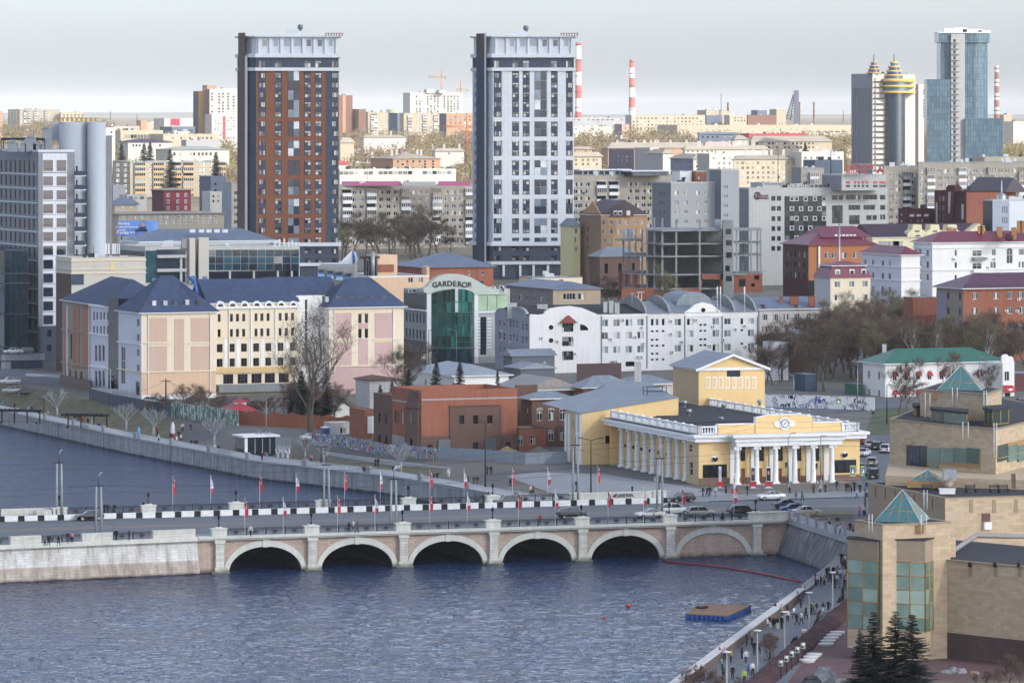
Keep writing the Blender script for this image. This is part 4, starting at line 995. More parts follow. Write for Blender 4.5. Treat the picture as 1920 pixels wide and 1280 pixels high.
ob,m=bd('glass_podium','dark glass podium wing at the foot of the grey office tower','building',-80,8,52,1070,470,G.teal)
for y in (512,530,588,650):m.bandpx([0,3],y,y+2.2,.3,G.npanel,8)
for x in (9,19,30,41):m.panel(0,x-.4,x+.4,470,680,.12,G.dframe,'mullion')
flt(ob.root,m.poly,m.z1,G.darkroof,.4,G.npanel);ob.done()
rk,m=bd('parking_ramp','raised grey parking deck with a blank blue wall below it','car park',-40,2,80,1058,664,paint('blue grey wall','#3c4960',.9,.1));m.bandpx([0,3],664,676,.4,G.concrete,2,name='deck_edge');m.panel(0,2.3,20,678,705,.2,G.concrete,'panel');rk.done()
RAMP_Z=m.z1
gs,m=bd('glass_store','store with a curved pale gable and a tall bowed green glass front','store',757,800,956,1075,547,G.gpanel)
r_=gs.root;m.emat[3]=paint('grey stone facade','#8f9295',.9,.12)
m.panel(3,757.5,798,548,581,.1,glassm('bronze glass band',['#3d3b38','#4a4744','#35332f'],curtains=0),'glass_band');m.bandpx([3],581,584,.4,G.trim,800)
m.win(3,[762,768.5,775,781.5,788,794.5],[594,624],3.4,17,'n',G.dark,G.dframe)
m.zone(3,0,ZZ(640,1075),paint('dark base stone','#5b5f68',.9,.15));m.win(3,[764,775,787],[660],6,26,'n',G.dark)
polyf(m,0,[(793,547),(793,541),(800,537),(806,530),(815,522),(828,515.5),(845,513),(862,514),(880,519),(895,527),(910,536),(925,541),(945,543),(950,546),(950,552),(889,552),(882,547),(868,543),(848,541),(828,543),(814,547),(806,551),(800,551)],.5,paint('pale sage stucco','#b8c1b4',.9,.06),'gable',-1.5)
for i,ch in enumerate('GARDEROB'):
 x=813.5+9.3*i;y=534.5-2.6*sin(math.pi*(i+.2) / 6.5)-(1.0 if i>6 else 0);q=ptf(m,0,x,y,.56);o=inst('letter',txm(ch,1.75,.08,pln('dark sign letters','#2c2f33',.5),.06),r_,Vector(q)-r_.location);o.rotation_euler=(R(90),0,m.ang(0))
b=MB();n=12;xs=[809+79*i / n for i in range(n+1)]
P_=lambda i,y,ex=0:ptf(m,0,xs[i],y,.25+3.4*sin(math.pi*i / n)**.8+ex)
for i in range(n):
 yt=lambda k:549-8.5*sin(math.pi*k / n);rows=5
 for j in range(rows):
  f=lambda k,t:yt(k)+(652-yt(k))*t
  b.face([P_(i,f(i,(j+1) / rows)),P_(i+1,f(i+1,(j+1) / rows)),P_(i+1,f(i+1,j / rows)),P_(i,f(i,j / rows))],G.green)
 b.face([P_(i,684),P_(i+1,684),P_(i+1,652),P_(i,652)],G.teal)
bow=b.build('bow_window',r_);b=MB();fr=pln('green glazing bars','#2c5a52',.4)
for i in range(n+1):b.tube([P_(i,684,.06),P_(i,549-8.5*sin(math.pi*i / n),.06)],.07,fr,4)
for y in (565,585,590,606,628,640,652):b.tube([P_(i,y,.06) for i in range(n+1)],.09 if y!=652 else .3,fr,4)
b.build('glazing_bar',bow)
m.panel(0,800,807.5,549,690,.3,G.trim,'pilaster');m.panel(0,888,896,552,690,.3,G.trim,'pilaster')
m.panel(0,896.5,949,554,582,.2,glassm('pale green gallery band',['#8faa8c','#a9c49f','#7a957c'],curtains=0),'glass_band')
for x in (913,931):m.panel(0,x-.4,x+.4,554,582,.26,G.dframe,'mullion')
m.panel(0,901,911,594,664,.2,G.teal,'glass_slot');m.panel(0,895,953,583,587,.35,G.trim,'cornice')
for k in range(10):m.panel(0,896.5,900,596+k*6,599+k*6,.2,G.trim,'rustication');m.panel(0,912,920,596+k*6,599+k*6,.2,G.trim,'rustication')
flt(r_,m.poly,m.z1,G.darkroof,.4,G.gpanel)
for x,y in ((786,541),(793,540),(800,538),(778,542),(770,543),(925,538),(941,536),(944,541)):
 X,Y=XY(x,1082);inst('air_conditioner',ac_mesh(),r_,Vector((X,Y,ZZ(y,Y)-.3))-r_.location,0,1.4)
gs.done()
wo,m=bd('office_block','long white office block with arched gables, round windows and air conditioners','building',928,993,1421,1042,592,paint('chalk white wall','#cfcdcb',.9,.14))
r_=wo.root;m.emat[3]=paint('grey blue plaster','#9296a3',.9,.15);D=m.len(3)
polyf(m,0,[(993.3,593),(995,601-12),(1010,594-4),(1021,588),(1021,584),(1032,578),(1049,575),(1069,573.6),(1091,577),(1108,584),(1122,590),(1127,593)],.02,m.mat,'arched_gable',-.6)
polyf(m,0,[(1283,593),(1283,585),(1292,580),(1303,571),(1318,566.5),(1335,571),(1346,580),(1354,584.5),(1354,593)],.12,G.stucco,'arched_gable',-.5)
rb_=masonry('white rusticated wall','#d2d0cd','#b0aeac',30,.55,.03,.1,'#cfcdca')
for x0_,x1_ in ((1128,1212),(1214,1282),(1355,1420)):m.panel(0,x0_,x1_,593,597.5,.06,rb_,'frieze')
m.win(0,[1064.5],[613.5,640,666.5],21,17,'L',G.std,G.dframe);polyf(m,0,[(1048,605),(1064,591),(1080,605)],1.1,pln('brick red canopy','#8a3a35',.7),'canopy')
for y in (613.5,638):polyf(m,0,circ(1033,y,5.6,5.6),.08,G.trim,'window_surround');polyf(m,0,circ(1033,y,4.6,4.6),.1,G.dark,'round_window')
polyf(m,0,[(1088,619),(1088,608)]+circ(1088,619,15,11,6,80,0),.06,G.dark,'fan_window')
m.win(0,[1134,1156,1179,1201],[605.5,629.5,656],12.4,13.4,'d',G.bright);m.win(0,[1271],[604,627,653],12.4,13,'d',G.bright);m.win(0,[1294,1342],[603.5,626,653],12,13,'d',G.bright);m.win(0,[1364,1408],[602,625,651],12,13,'d',G.bright)
m.win(0,[1223,1232,1243.5],[604],5,12,'n',G.std);m.win(0,[1391],[602],5,11,'n',G.std)
m.win(0,[1223,1232,1243.5],[621,637,648,663,674],5.2,3.4,'n',G.dark,skip=[(2,1),(2,3)]);m.win(0,[1314,1322],[609,620,636,647],5.2,3.4,'n',G.dark);m.win(0,[1391],[619,644],5,3.4,'n',G.dark)
polyf(m,0,circ(1318,581,5.4,5.4),.18,G.trim,'window_surround');polyf(m,0,circ(1318,581,4.2,4.2),.2,G.dark,'round_window')
m.win(0,[1150],[681],14,9,'c',G.std);m.win(0,[1183],[682],20,9,'n',G.dark,name='gate')
for x in (1127.5,1213,1284,1354,1420):m.panel(0,x-.6,x+.6,592,690,.2,pln('grey downpipe','#6c7076',.6),'downpipe')
m.acs(0,[(1015,634),(1045,640),(1039,659),(1168,600),(1145,636),(1191,632),(1203,614),(1206,644),(1258,602),(1258,626),(1278,641),(1305,600),(1337,612),(1379,617),(1356,637),(1396,611),(1398,650),(1331,648),(1260,660),(1078,663),(1202,669),(1196,669)])
m.win(3,[937,945],[604,630,655],3.4,14,'b',G.std);m.win(3,[957,963,969],[607,632,657],3.4,13,'b',G.std);m.win(3,[980,987],[612,637],3.2,14,'b',G.std)
for c_,w_ in ((940,11),(970,17)):polyf(m,3,[(c_-w_,600)]+circ(c_,590,w_,15 if w_>12 else 13,10,180,0)+[(c_+w_,602)],.1,m.emat[3],'scalloped_gable',-.6)
m.acs(3,[(942,620),(942,637),(957,640)])
Tm=local(m);W=m.len(0);zr=ZZ(566,1058);z1=m.z1
sA=m.at(0,1213)[0]
b=MB();b.face([Tm(-.2,.4,z1+.02),Tm(sA,.4,z1+.02),Tm(sA,11,z1+1.9),Tm(-.2,11,z1+1.9)],G.darkroof);b.face([Tm(-.2,11,z1+1.9),Tm(sA,11,z1+1.9),Tm(sA,D,z1),Tm(-.2,D,z1)],G.darkroof);b.build('roof',r_)
b=MB();b.face([Tm(sA,-.3,z1+.03),Tm(W+.3,-.3,z1+.03),Tm(W+.3,8,zr),Tm(sA,8,zr)],G.greyroof);b.face([Tm(sA,8,zr),Tm(W+.3,8,zr),Tm(W+.3,16.5,z1),Tm(sA,16.5,z1)],G.greyroof);b.build('roof',r_)
b=MB();zc=ZZ(548,1060);Xc=(m.at(0,1318)[0]);hb=7.0
for i in range(10):
 a0,a1=math.pi*i / 10,math.pi*(i+1) / 10;f=lambda a,y:Tm(Xc-4.6*cos(a),y,z1+1.5+(zc-z1-1.5)*sin(a));b.face([f(a0,4.5),f(a1,4.5),f(a1,14),f(a0,14)][::-1],G.greyroof)
b.face([Tm(Xc-4.6*cos(math.pi*i / 10),4.5,z1+1.5+(zc-z1-1.5)*sin(math.pi*i / 10)) for i in range(11)][::-1],G.greyroof);b.build('barrel_dormer',r_)
for px in (1210,1254,1376,1416):
 d=m.at(0,px)[0];b=MB();pr=[(0,z1),(0,z1+.6),(1.2,z1+2.0),(3.2,z1+3.1),(5.6,z1+3.7),(8,z1+3.9),(11,z1+3.4),(14,z1+2.0),(16,z1+.6),(16,z1)]
 A=[Tm(d,y,z) for y,z in pr];B_=[Tm(d+.4,y,z) for y,z in pr];b.face(A[::-1],G.rawcon);b.face(B_,G.rawcon)
 for i in range(len(pr)-1):b.face([A[i],A[i+1],B_[i+1],B_[i]][::-1],G.concrete)
 b.build('fire_wall',r_)
for px,y,w,h in ((1146,571,1.0,2.0),(1157,575,1.1,2.4),(1135,573,.9,1.6),(960,575,2.2,1.4),(1017,578,2.4,1.4)):X,Y=XY(px,1052);chimney(r_,X,Y,z1,w,ZZ(y-6,Y)-z1,G.gpanel)
for px,y in ((1185,552),(1197,550),(1203,549)):
 X,Y=XY(px,1060);b=MB();b.tube([(X,Y,z1),(X,Y,ZZ(y,Y))],.07,G.trim,5);b.lathe([(.02,0),(.45,.12),(.6,.3)],(X,Y-.3,ZZ(y,Y)),G.trim,10);b.build('satellite_dish',r_)
for px in (1345,1351,1396):X,Y=XY(px,1060);b=MB();b.tube([(X,Y,z1),(X,Y,ZZ(537,Y))],.07,G.trim,5);b.box((X-.15,Y-.2,ZZ(552,Y)),(X+.15,Y,ZZ(538,Y)),G.trim);b.build('antenna',r_)
wo.done()
rbk,m=bd('brick_ruin','roofless orange and brown brick building under reconstruction by the promenade','building',735,790,970,822,732,G.brick,zg=4.6)
r_=rbk.root
m.zone(0,0,ZZ(818,822),G.bbrick);m.zone(3,ZZ(1000,822),ZZ(824,822),paint('grey render','#8f8e8c',.9,.2))
m.win(0,[865,891.5,918],[787],10,16,'n',G.dark);m.win(0,[806.5],[843],9,19,'n',G.dark,name='doorway');m.win(0,[891],[840],9.5,21,'n',G.dark,name='doorway');m.win(0,[953],[836],9,14,'n',G.dark,name='doorway')
for x0_,x1_,y0_,y1_ in ((843,860,762,850),(870,886.5,762,850),(896.5,913,762,850),(923,939,762,850)):m.panel(0,x0_,x1_,y0_,y1_,.14,G.bbrick,'brick_facing')
for x0_,x1_ in ((860,870),(886.5,896.5),(913,923)):
 m.panel(0,x0_,x1_,762,778.5,.14,G.bbrick,'brick_facing');m.panel(0,x0_,x1_,795.5,829 if x0_==886.5 else 850,.14,G.bbrick,'brick_facing')
for k in range(12):
 for x in (842,936):m.panel(0,x,x+5,766+k*7,769.5+k*7,.24,G.bbrick,'quoin')
m.panel(0,791,969,748,751,.05,paint('grey concrete belt','#9c9a96',.9,.2),'belt');m.panel(3,736,789,748,751,.05,MATS['grey concrete belt'],'belt');m.panel(0,842,938,760,762,.3,G.bbrick,'cornice')
tin=pln('crumpled tin sheet','#7c838a',.35,.7)
m.panel(0,821,843,824,852,.35,tin,'tin_sheet');m.panel(0,909,929,822,848,.35,tin,'tin_sheet')
m.win(3,[742,748,754,760],[781],4,22,'n',G.std);m.panel(3,763.5,788,765,846,.5,G.bbrick,'brick_pier');m.win(3,[776],[784],4,16,'n',G.dark)
polyf(m,3,[(764,765),(765,757),(769,752),(769,742),(773,733),(778,731),(783,735),(784,748),(788,755),(788,765)],.5,G.bbrick,'scroll_gable',-.3)
for y in (784,830):m.panel(3,774,778,y-8,y+8,.56,G.dark,'window')
m.finish(top=False);m.done=True
inn=grow(m.poly,-.6);b=MB();zi=m.z1-3.2
for i in range(4):
 a,c,ai,ci=m.poly[i],m.poly[(i+1)%4],inn[i],inn[(i+1)%4]
 b.face([(*a,m.z1),(*c,m.z1),(*ci,m.z1),(*ai,m.z1)],G.brick);b.face([(*ci,zi),(*ai,zi),(*ai,m.z1),(*ci,m.z1)],G.brick)
b.face([(*p,zi) for p in inn],G.rawcon);b.build('parapet',r_)
s=rbk.box(704,734,760,842,746,G.bbrick,D=9,W=7,z0=3);s.win(3,[712,724],[783,824],4.5,17,'n',G.dark);flt(r_,s.poly,s.z1,G.darkroof,.5,G.bbrick)
rbk.done()
bh,m=bd('brick_house','old brown brick house with white arched windows and a pale seamed roof','house',977,997,1072,838,749,G.bbrick,zg=5.0)
m.win(0,[1012,1033.5,1055],[778,816],10.5,21,'T',G.std,skip=[(0,1)]);m.win(3,[988],[770],4,8,'n',G.stucco)
for x in (1012,1033.5,1055):polyf(m,0,circ(x,768,6.2,3.5,8,0,180)+[(x-5.2,768)]+circ(x,768,5.2,2.2,8,180,0)[1:-1]+[(x+5.2,768)],.08,G.trim,'window_arch')
hip(bh.root,m.poly,m.z1,ridge_h(m.poly,m.z1,733),G.greyroof,.6,3,G.trim)
s=bh.box(968,973,1023,829,805,G.brick,D=6,z0=3);s.win(0,[976,999],[825],10,17,'q',G.std);flt(bh.root,s.poly,s.z1,G.rawcon,.3,G.bbrick);bh.done()
bn,m=bd('barn','long barn with a rust streaked seamed metal roof behind the brick house','barn',968,985,1090,872,733,G.bbrick,D=14);hip(bn.root,m.poly,m.z1,ridge_h(m.poly,m.z1,704),G.rustroof,.5,.1,G.trim);bn.done()
bw2,m=bd('brick_wall','plain brown brick fire wall standing between the ruin and the barn','wall',966,968,1008,848,722,G.bbrick,D=.6);bw2.done()
for (nm,lb,xl,xc,xr,Y,yt,ry,wm,rm_) in (('brick_house','red brick house with a long grey hip roof behind the concert hall wing',1072,1094,1186,872,728,703,G.brick,G.greyroof),('metal_roof_house','low house under a broad grey seamed roof with a white chimney',1093,1120,1262,862,752,716,G.bbrick,G.greyroof),('metal_roof_house','small grey roofed annex with a wooden dormer beside the stage tower',1150,1176,1262,885,722,702,G.gpanel,G.greyroof)):
 hb_,m=bd(nm,lb,'house',xl,xc,xr,Y,yt,wm,zg=6);m.winm(3,3,1,1.0,1.6,'d',z0=m.z1-2.6);hip(hb_.root,m.poly,m.z1,ridge_h(m.poly,m.z1,ry),rm_,.6,4,G.trim)
 if 'chimney' in lb:X,Y=XY(1196,880);chimney(hb_.root,X,Y,ZZ(705,880),1.3,2.6,G.gpanel)
 hb_.done()
wh,m=bd('white_house','low white house under a broad pale grey hip roof behind the spruces','house',768,852,954,925,706,G.stucco,zg=6);hip(wh.root,m.poly,m.z1,ridge_h(m.poly,m.z1,679),seamroof('pale blue grey roof','#8f99a3',.6,.5,.14),.8,None,G.trim);m.win(3,[798],[718],3,14,'n',G.dark);wh.done()
sd_,m=bd('grey_shed','two storey dark grey clad shed with a shallow metal roof','shed',944,960,1040,960,668,pln('dark grey sheeting','#555b63',.7),zg=6);hip(sd_.root,m.poly,m.z1,1.4,G.greyroof,.4,.1);m.win(0,[990,1022],[680],8,4,'d');sd_.done()
sd_,m=bd('low_shed','long low grey shed with a sagging lean-to roof','shed',972,976,1040,948,692,MATS['dark grey sheeting'],zg=6,D=8);hip(sd_.root,m.poly,m.z1,1.2,G.greyroof,.4,.1);sd_.done()
fw,m=bd('rusty_fence','rust brown sheet fence below the white office block','fence',1080,1082,1165,985,682,pln('rust brown sheet','#4e3a38',.8),D=.2,zg=6.5);fw.done()
pg,m=bd('pale_house','pale three storey house with a grey roof, brick chimneys and small dormers','house',1419,1424,1538,1100,581,paint('stained pale plaster','#b9b3ab',.9,.22),D=14);m.win(0,[1434,1454.5,1474,1494.5,1515,1533],[595,617,640],10,12,'t',G.std)
hip(pg.root,m.poly,m.z1,ridge_h(m.poly,m.z1,556),G.blueroof,.6,.1,G.trim)
for x in (1464,1487,1494,1522):X,Y=XY(x,1106);chimney(pg.root,X,Y,ZZ(562,Y)-.5,1.6 if x in (1487,1522) else .9,1.2,G.brick)
for x in (1433,1494):polyf(m,0,[(x-4,581),(x,571),(x+4,581)],.2,G.bbrick,'dormer',-3)
pg.done()
gh,m=bd('white_house','white two storey house with green hip roof and small red window awnings','house',1618,1660,1880,968,683,G.stucco,zg=6.3)
gx_=[1691,1702-2,1720,1743,1770,1808,1838,1858,1882]
gx_=[1678,1699.5,1722,1743,1766,1789,1836,1858]
m.win(0,gx_,[705],7.5,17,'d',G.dark);m.win(0,gx_,[738],7.5,15,'d',G.std)
red=pln('red awning cloth','#b3232f',.8)
for x in gx_:
 for y in (697,732):
  b=MB();q=[ptf(m,0,x-4.2,y,.05),ptf(m,0,x+4.2,y,.05),ptf(m,0,x+4.2,y+6,.75),ptf(m,0,x-4.2,y+6,.75)];b.face(q[::-1],red);b.face([q[3],q[2],ptf(m,0,x+4.2,y+7.5,.75),ptf(m,0,x-4.2,y+7.5,.75)][::-1],red)
  b.face([q[0],q[3],ptf(m,0,x-4.2,y+7,.05)],red);b.face([q[1],q[2],ptf(m,0,x+4.2,y+7,.05)],red);b.build('awning',gh.root)
m.win(3,[1629,1648],[702,736],4,15,'d',G.std);m.bandpx([0,3],680,684,.35,G.trim,1660);hip(gh.root,m.poly,m.z1,ridge_h(m.poly,m.z1,652),G.greenroof,.9,None,G.trim)
X,Y=XY(1658,985);chimney(gh.root,X,Y,ZZ(664,Y),.9,2.0,G.gpanel)
s=gh.box(1876,1880,1902,970,680,G.stucco,D=9,z0=5);polyf(s,0,[(1878,681),(1878,668),(1882,664),(1888,664),(1891,668),(1897,668),(1900,672),(1901,681)],.1,G.stucco,'scroll_gable',-.4)
s.win(0,[1888],[705],9,18,'d',G.dark);b=MB();q=[ptf(s,0,1879,722,.05),ptf(s,0,1899,722,.05),ptf(s,0,1900,731,1.2),ptf(s,0,1878,731,1.2)];b.face(q[::-1],red);b.face([q[3],q[2],ptf(s,0,1900,735,1.2),ptf(s,0,1878,735,1.2)][::-1],red);b.build('awning',gh.root);polyf(s,0,[(1883,726),(1886,729),(1889,727),(1893,729),(1896,726),(1893,731),(1889,732),(1886,731)],1.3,G.trim,'awning_emblem',1.24)
s.win(0,[1889],[745],10,18,'n',G.dark,name='door');gh.done()
bo,m=bd('apartment_house','brick and tan apartment house with a large plum hip roof at the right edge','house',1756,1806,2010,1085,542,G.brick);m.emat[3]=paint('tan render','#8d8177',.9,.12)
m.win(0,[1828,1868,1894,1914,1940,1970],[555,583,613],10.5,13,'t',G.std);m.win(3,[1778,1800],[554,583,612],4.5,13,'n',G.dark);m.panel(3,1756.5,1775,549,600,.15,paint('faded banner cloth','#8c8793',.9,.2),'banner')
m.acs(0,[(1909,561),(1906,583),(1886,583),(1909,611)]);hip(bo.root,m.poly,m.z1,ridge_h(m.poly,m.z1,511),G.plumroof,.9,None,G.trim)
b=MB()
for k in range(18):q=ptf(m,0,1812+k*8,537.5,-.6);b.box((q[0]-.12,q[1]-.1,q[2]+.2),(q[0]+.12,q[1]+.1,q[2]+.55),G.darkplum)
b.build('snow_guard',bo.root);bo.done()
wr_,m=bd('apartment_house','large white apartment house under a crimson roof with many brick chimneys','house',1713,1748,1990,1245,456,G.stucco);r_=wr_.root;m.emat[3]=G.lilac
m.win(0,[1792,1862,1915,1940,1960],[474,498,522],10,12,'t',G.std,skip=[(0,0),(0,1),(0,2)]);m.win(0,[1792],[474,497,521],4,11,'n',G.dark);m.win(0,[1832],[475,499],17,11,'q',G.dark);m.win(3,[1718,1725,1739],[473,495,518],4.6,12,'d',G.std)
m.bandpx([0,3],464,466,.3,G.trim,1748);m.bandpx([0,3],505,507.5,.3,G.trim,1748);m.win(0,[1893],[481],11,26,'q',G.dark);polyf(m,0,circ(1893,469,5.5,4,10,0,180),.1,G.dark,'arched_light')
b=MB();q0,q1=ptf(m,0,1823,484,0),ptf(m,0,1843,484,1.2);m.panel(0,1823,1844,482,489,1.2,G.rawcon,'balcony');m.panel(0,1823,1844,505,511,1.2,G.stucco,'balcony')
m.acs(0,[(1788,486),(1850,484),(1864,486),(1852,502)]);m.acs(3,[(1736,482)])
hip(r_,m.poly,m.z1,ridge_h(m.poly,m.z1,433),G.redroof,.8,None,G.trim)
for x,y,w in ((1780,436,1.4),(1790,437,1.0),(1837,433,1.1),(1842,433,1.1),(1874,434,1.4),(1901,436,1.3),(1911,424,1.2),(1917,424,1.2)):X,Y=XY(x,1256);chimney(r_,X,Y,ZZ(y+6,Y),w,2.2,paint('ochre brick','#b07a42',.9,.15),G.gpanel)
b=MB();q=Vector((*XY(1892,1247),ZZ(444,1247)));b.tube([q+Vector((0,-.6,0)),q+Vector((0,4,0))],1.2,G.redroof,14);b.idx([tuple(q+Vector((.7*cos(t*math.pi / 6),-.63,.7*sin(t*math.pi / 6)))) for t in range(12)],[tuple(range(12))],G.dark);b.build('round_dormer',r_);wr_.done()
wl_,m=bd('apartment_house','lower white apartment wing with a crimson roof and broad chimneys','house',1615,1690,1725,1225,479,G.stucco);m.emat[3]=G.lilac
m.win(3,[1622,1637,1655,1668],[492,515,540],4.5,12,'d',G.std);m.bandpx([0,3],500,502,.3,G.trim,1690);m.bandpx([0,3],525,527,.3,G.trim,1690);hip(wl_.root,m.poly,m.z1,ridge_h(m.poly,m.z1,460),G.redroof,.7,None,G.trim)
for x in (1657,1676,1683):X,Y=XY(x,1245);chimney(wl_.root,X,Y,ZZ(470,Y),2.6,2.4,G.gpanel)
wl_.done()
mh,m=bd('mansard_house','pale three storey house with a crimson mansard storey and dormer windows','house',1527,1557,1632,1175,521,G.cream);m.emat[3]=paint('pale grey plaster','#b3b5b9',.9,.12)
m.win(0,[1570,1597,1622],[533,558],10,11,'d',G.bright);zM=ZZ(499,1178);p0,p1=grow(m.poly,.4),grow(m.poly,-1.1);b=MB()
for i in range(4):a,c,ai,ci=p0[i],p0[(i+1)%4],p1[i],p1[(i+1)%4];b.face([(*a,m.z1),(*c,m.z1),(*ci,zM),(*ai,zM)],G.redroof)
b.build('mansard',mh.root);hip(mh.root,p1,zM+.02,1.2,G.redroof,.5,None,G.trim)
for x in (1571,1598,1620):
 q=ptf(m,0,x,519,0);Tm=local(m);d=m.at(0,x)[0];b=MB();lbox(b,Tm,(d-.7,.1,m.z1+.2),(d+.7,2,m.z1+2.1),G.trim);lbox(b,Tm,(d-.5,.06,m.z1+.4),(d+.5,.12,m.z1+1.8),G.std);b.build('dormer',mh.root)
mh.done()
ob_,m=bd('brick_villa','orange brick office villa with crimson roofs, glazed corners and steel flues','house',1468,1516,1640,1330,460,paint('orange brick wall','#b06d3f',.9,.12));r_=ob_.root;m.emat[3]=paint('dark brown brick wall','#5a3d36',.9,.14)
m.zone(0,0,ZZ(526,1330),G.dark);m.zone(3,0,ZZ(520,1330),G.dbrick)
m.win(3,[1477,1483,1491,1498,1508],[476,495,515],3.4,10,'n',G.std);m.win(0,[1551,1564,1583,1604],[479,506],9,11,'d',G.std);m.panel(0,1533,1536.5,462,520,.5,pln('steel flue','#a7adb0',.3,.8),'flue')
u=ob_.box(1530,1543,1626,1336,445,MATS['orange brick wall'],z0=m.z1-1,D=12);u.win(0,[1552,1616],[455],15,17,'L',G.std,G.dframe);u.win(0,[1573,1583,1593],[459],7,8,'n',G.dark)
hip(r_,m.poly,m.z1,4.2,G.redroof,.8,None);hip(r_,u.poly,u.z1,ridge_h(u.poly,u.z1,424),G.redroof,.9,2);u.acs(0,[(1563,460),(1583,452),(1590,452)])
for k in range(6):u.panel(0,1564+k*7,1568.5+k*7,439.5,444,.5,G.trim,'dormer_light')
X,Y=XY(1574,1322);tube1('flue',r_,[(X,Y,m.zg if hasattr(m,'zg') else 10),(X,Y,ZZ(418,Y))],.22,MATS['steel flue'],8);ob_.done()
yg_,m=bd('gabled_house','house with stepped yellow gables under a long dark plum roof','house',1622,1636,1850,1440,446,paint('pale yellow wall','#d9cda3',.9,.1),D=16);r_=yg_.root
hip(r_,m.poly,m.z1,ridge_h(m.poly,m.z1,419),G.darkplum,.5,.1,G.trim)
for c_ in (1719,1752,1785):polyf(m,0,[(c_-19,446),(c_-17,436),(c_-9,430),(c_-8,421),(c_+8,421),(c_+9,430),(c_+17,436),(c_+19,446)],.3,m.mat,'stepped_gable',-3);m.panel(0,c_-4,c_+4,432,435,.4,G.dark,'window')
polyf(m,0,circ(1720,446,6,6,10,0,180),.4,G.dark,'arched_window');polyf(m,0,[(1800,446),(1834,419),(1846,428),(1846,446)],.4,m.mat,'gable',-3);yg_.done()
dr,m=bd('brick_block','dark red brick block with a curved tower rib and tall slit windows','building',1752,1812,1905,1590,361,G.brick);r_=dr.root;m.emat[3]=G.dbrick
m.panel(3,1755,1758,380,418,.1,G.gpanel,'slit_window');m.panel(3,1803,1807,383,411,.1,G.gpanel,'slit_window');m.win(3,[1762,1769],[372,389,406],4,8,'d',G.std)
polyf(m,3,[(1777,416),(1777,352),(1782,347),(1789,347),(1794,352),(1794,360),(1788,416)],.8,G.dbrick,'tower_rib',-2);polyf(m,3,[(1782,360),(1787,360),(1785,400),(1782,400)],.9,G.gpanel,'slit_window',.8);flt(r_,m.poly,m.z1,G.darkroof,.5,G.dbrick);hip(r_,[lp2(m.poly[0],m.poly[1],.85),m.poly[1],m.poly[2],lp2(m.poly[3],m.poly[2],.85)],m.z1,5,G.darkplum,3,2);dr.done()
dl,m=bd('brick_annex','low dark red brick annex with three pale blind windows','building',1684,1700,1752,1610,394,G.dbrick);m.win(3,[1690],[403,415],3,4,'d',G.stucco);m.win(0,[1710,1723,1737],[404],9,4.5,'c',G.stucco);m.win(0,[1708,1715,1722,1729,1736,1743],[414],4,5,'n',G.std);flt(dl.root,m.poly,m.z1,G.rawcon,.5,G.dbrick);dl.done()
bg_,m=bd('clinic_block','pale blue grey panel block with narrow slit windows and a glazed corner','building',1843,1861,1990,1500,377,paint('pale blue grey panel','#9aa3b2',.8,.06));m.emat[3]=G.blue;m.panel(0,1892,1960,377,470,.1,G.wpanel,'panel');m.win(0,[1880,1884,1888],[393,413],1.8,12,'n',G.dark);flt(bg_.root,m.poly,m.z1,G.gpanel,.4);
X,Y=XY(1878,1510);lathe1('roof_plant',bg_.root,[(1.6,0),(1.6,1.6),(.5,2.4),(.18,3),(.18,6.5)],(X,Y,m.z1),MATS['steel flue'],12);bg_.done()
def curved_tower(name,label,px0,pxc,pxe,pxr,Y,base_y,main,sidemat,cols,ctr,slot):
 """px0 far left, pxc..pxe curved corner, pxr right edge"""
 X0,_=XY(px0,Y);a=R(4);k=lambda px,dy=0:XY(px,Y+dy)
 p=[k(pxe),(XY(pxr,Y+3)),XY(pxr-2,Y+26),XY(px0+4,Y+26),XY(px0,Y+12),XY(pxc,Y+5.0),XY((pxc+pxe) / 2,Y+1.7)]
 c=center(p);zg=GND(*c);t=Bd(name,label,'tower',c,zg);r_=t.root
 zt=ZZ(133,Y);m=t.mass(p,zg-1,zt,main);top=t.mass(p,zt+.001,ZZ(108,Y),G.npanel)
 for e in (3,4,5,6,1,2):m.emat[e]=sidemat
 z2=ZZ(base_y[0],Y);m.zone(0,zg-2,z2,G.npanel)
 for e in (4,5,6):m.zone(e,zg-2,z2,G.npanel)
 ys=[142+18.12*i for i in range(18)]
 for xs,w,st in cols:
  for x in xs:
   m.panel(0,x-w / 2-.8,x+w / 2+.8,133,base_y[0]-3,.06,G.npanel,'spandrel_strip') if slot else None
 for xs,w,st in cols:m.win(0,xs,[y for y in ys if y<base_y[0]-6],w,10.5,st,G.bright,G.dframe,hole=False)
 for xs,w,st in cols:top.win(0,xs,[120.5],w,13,st,G.bright,G.dframe);m.win(0,xs,[base_y[0]+11,base_y[0]+29],w,9,st,G.std,G.dframe)
 gl=glassm('stair glazing',['#2b3a4c','#4e6072','#cfd6d8','#1e2a3a','#7c8d9a','#3a4a5c','#232f40'],curtains=.0,rough=.04)
 x0,x1=ctr
 n=18
 for i in range(n):
  for j in range(2):m.panel(0,x0+(x1-x0)*j / 2+.25,x0+(x1-x0)*(j+1) / 2-.25,133.5+i*18.1,133.5+(i+1)*18.1-.5,.12,gl,'stair_window')
 if main.name.startswith('brown'):m.panel(0,611,634.6,133,base_y[0]-1,.05,G.npanel,'corner_strip')
 if slot:
  for yy in slot:m.panel(0,pxe+.5,pxr-(24 if main.name.startswith('brown') else 1),yy-4,yy+4,.2,main,'belt')
  for x in slot_piers[name]:m.panel(0,x[0],x[1],133,base_y[0]-3,.14,main,'pier')
 return t,m,top,zg
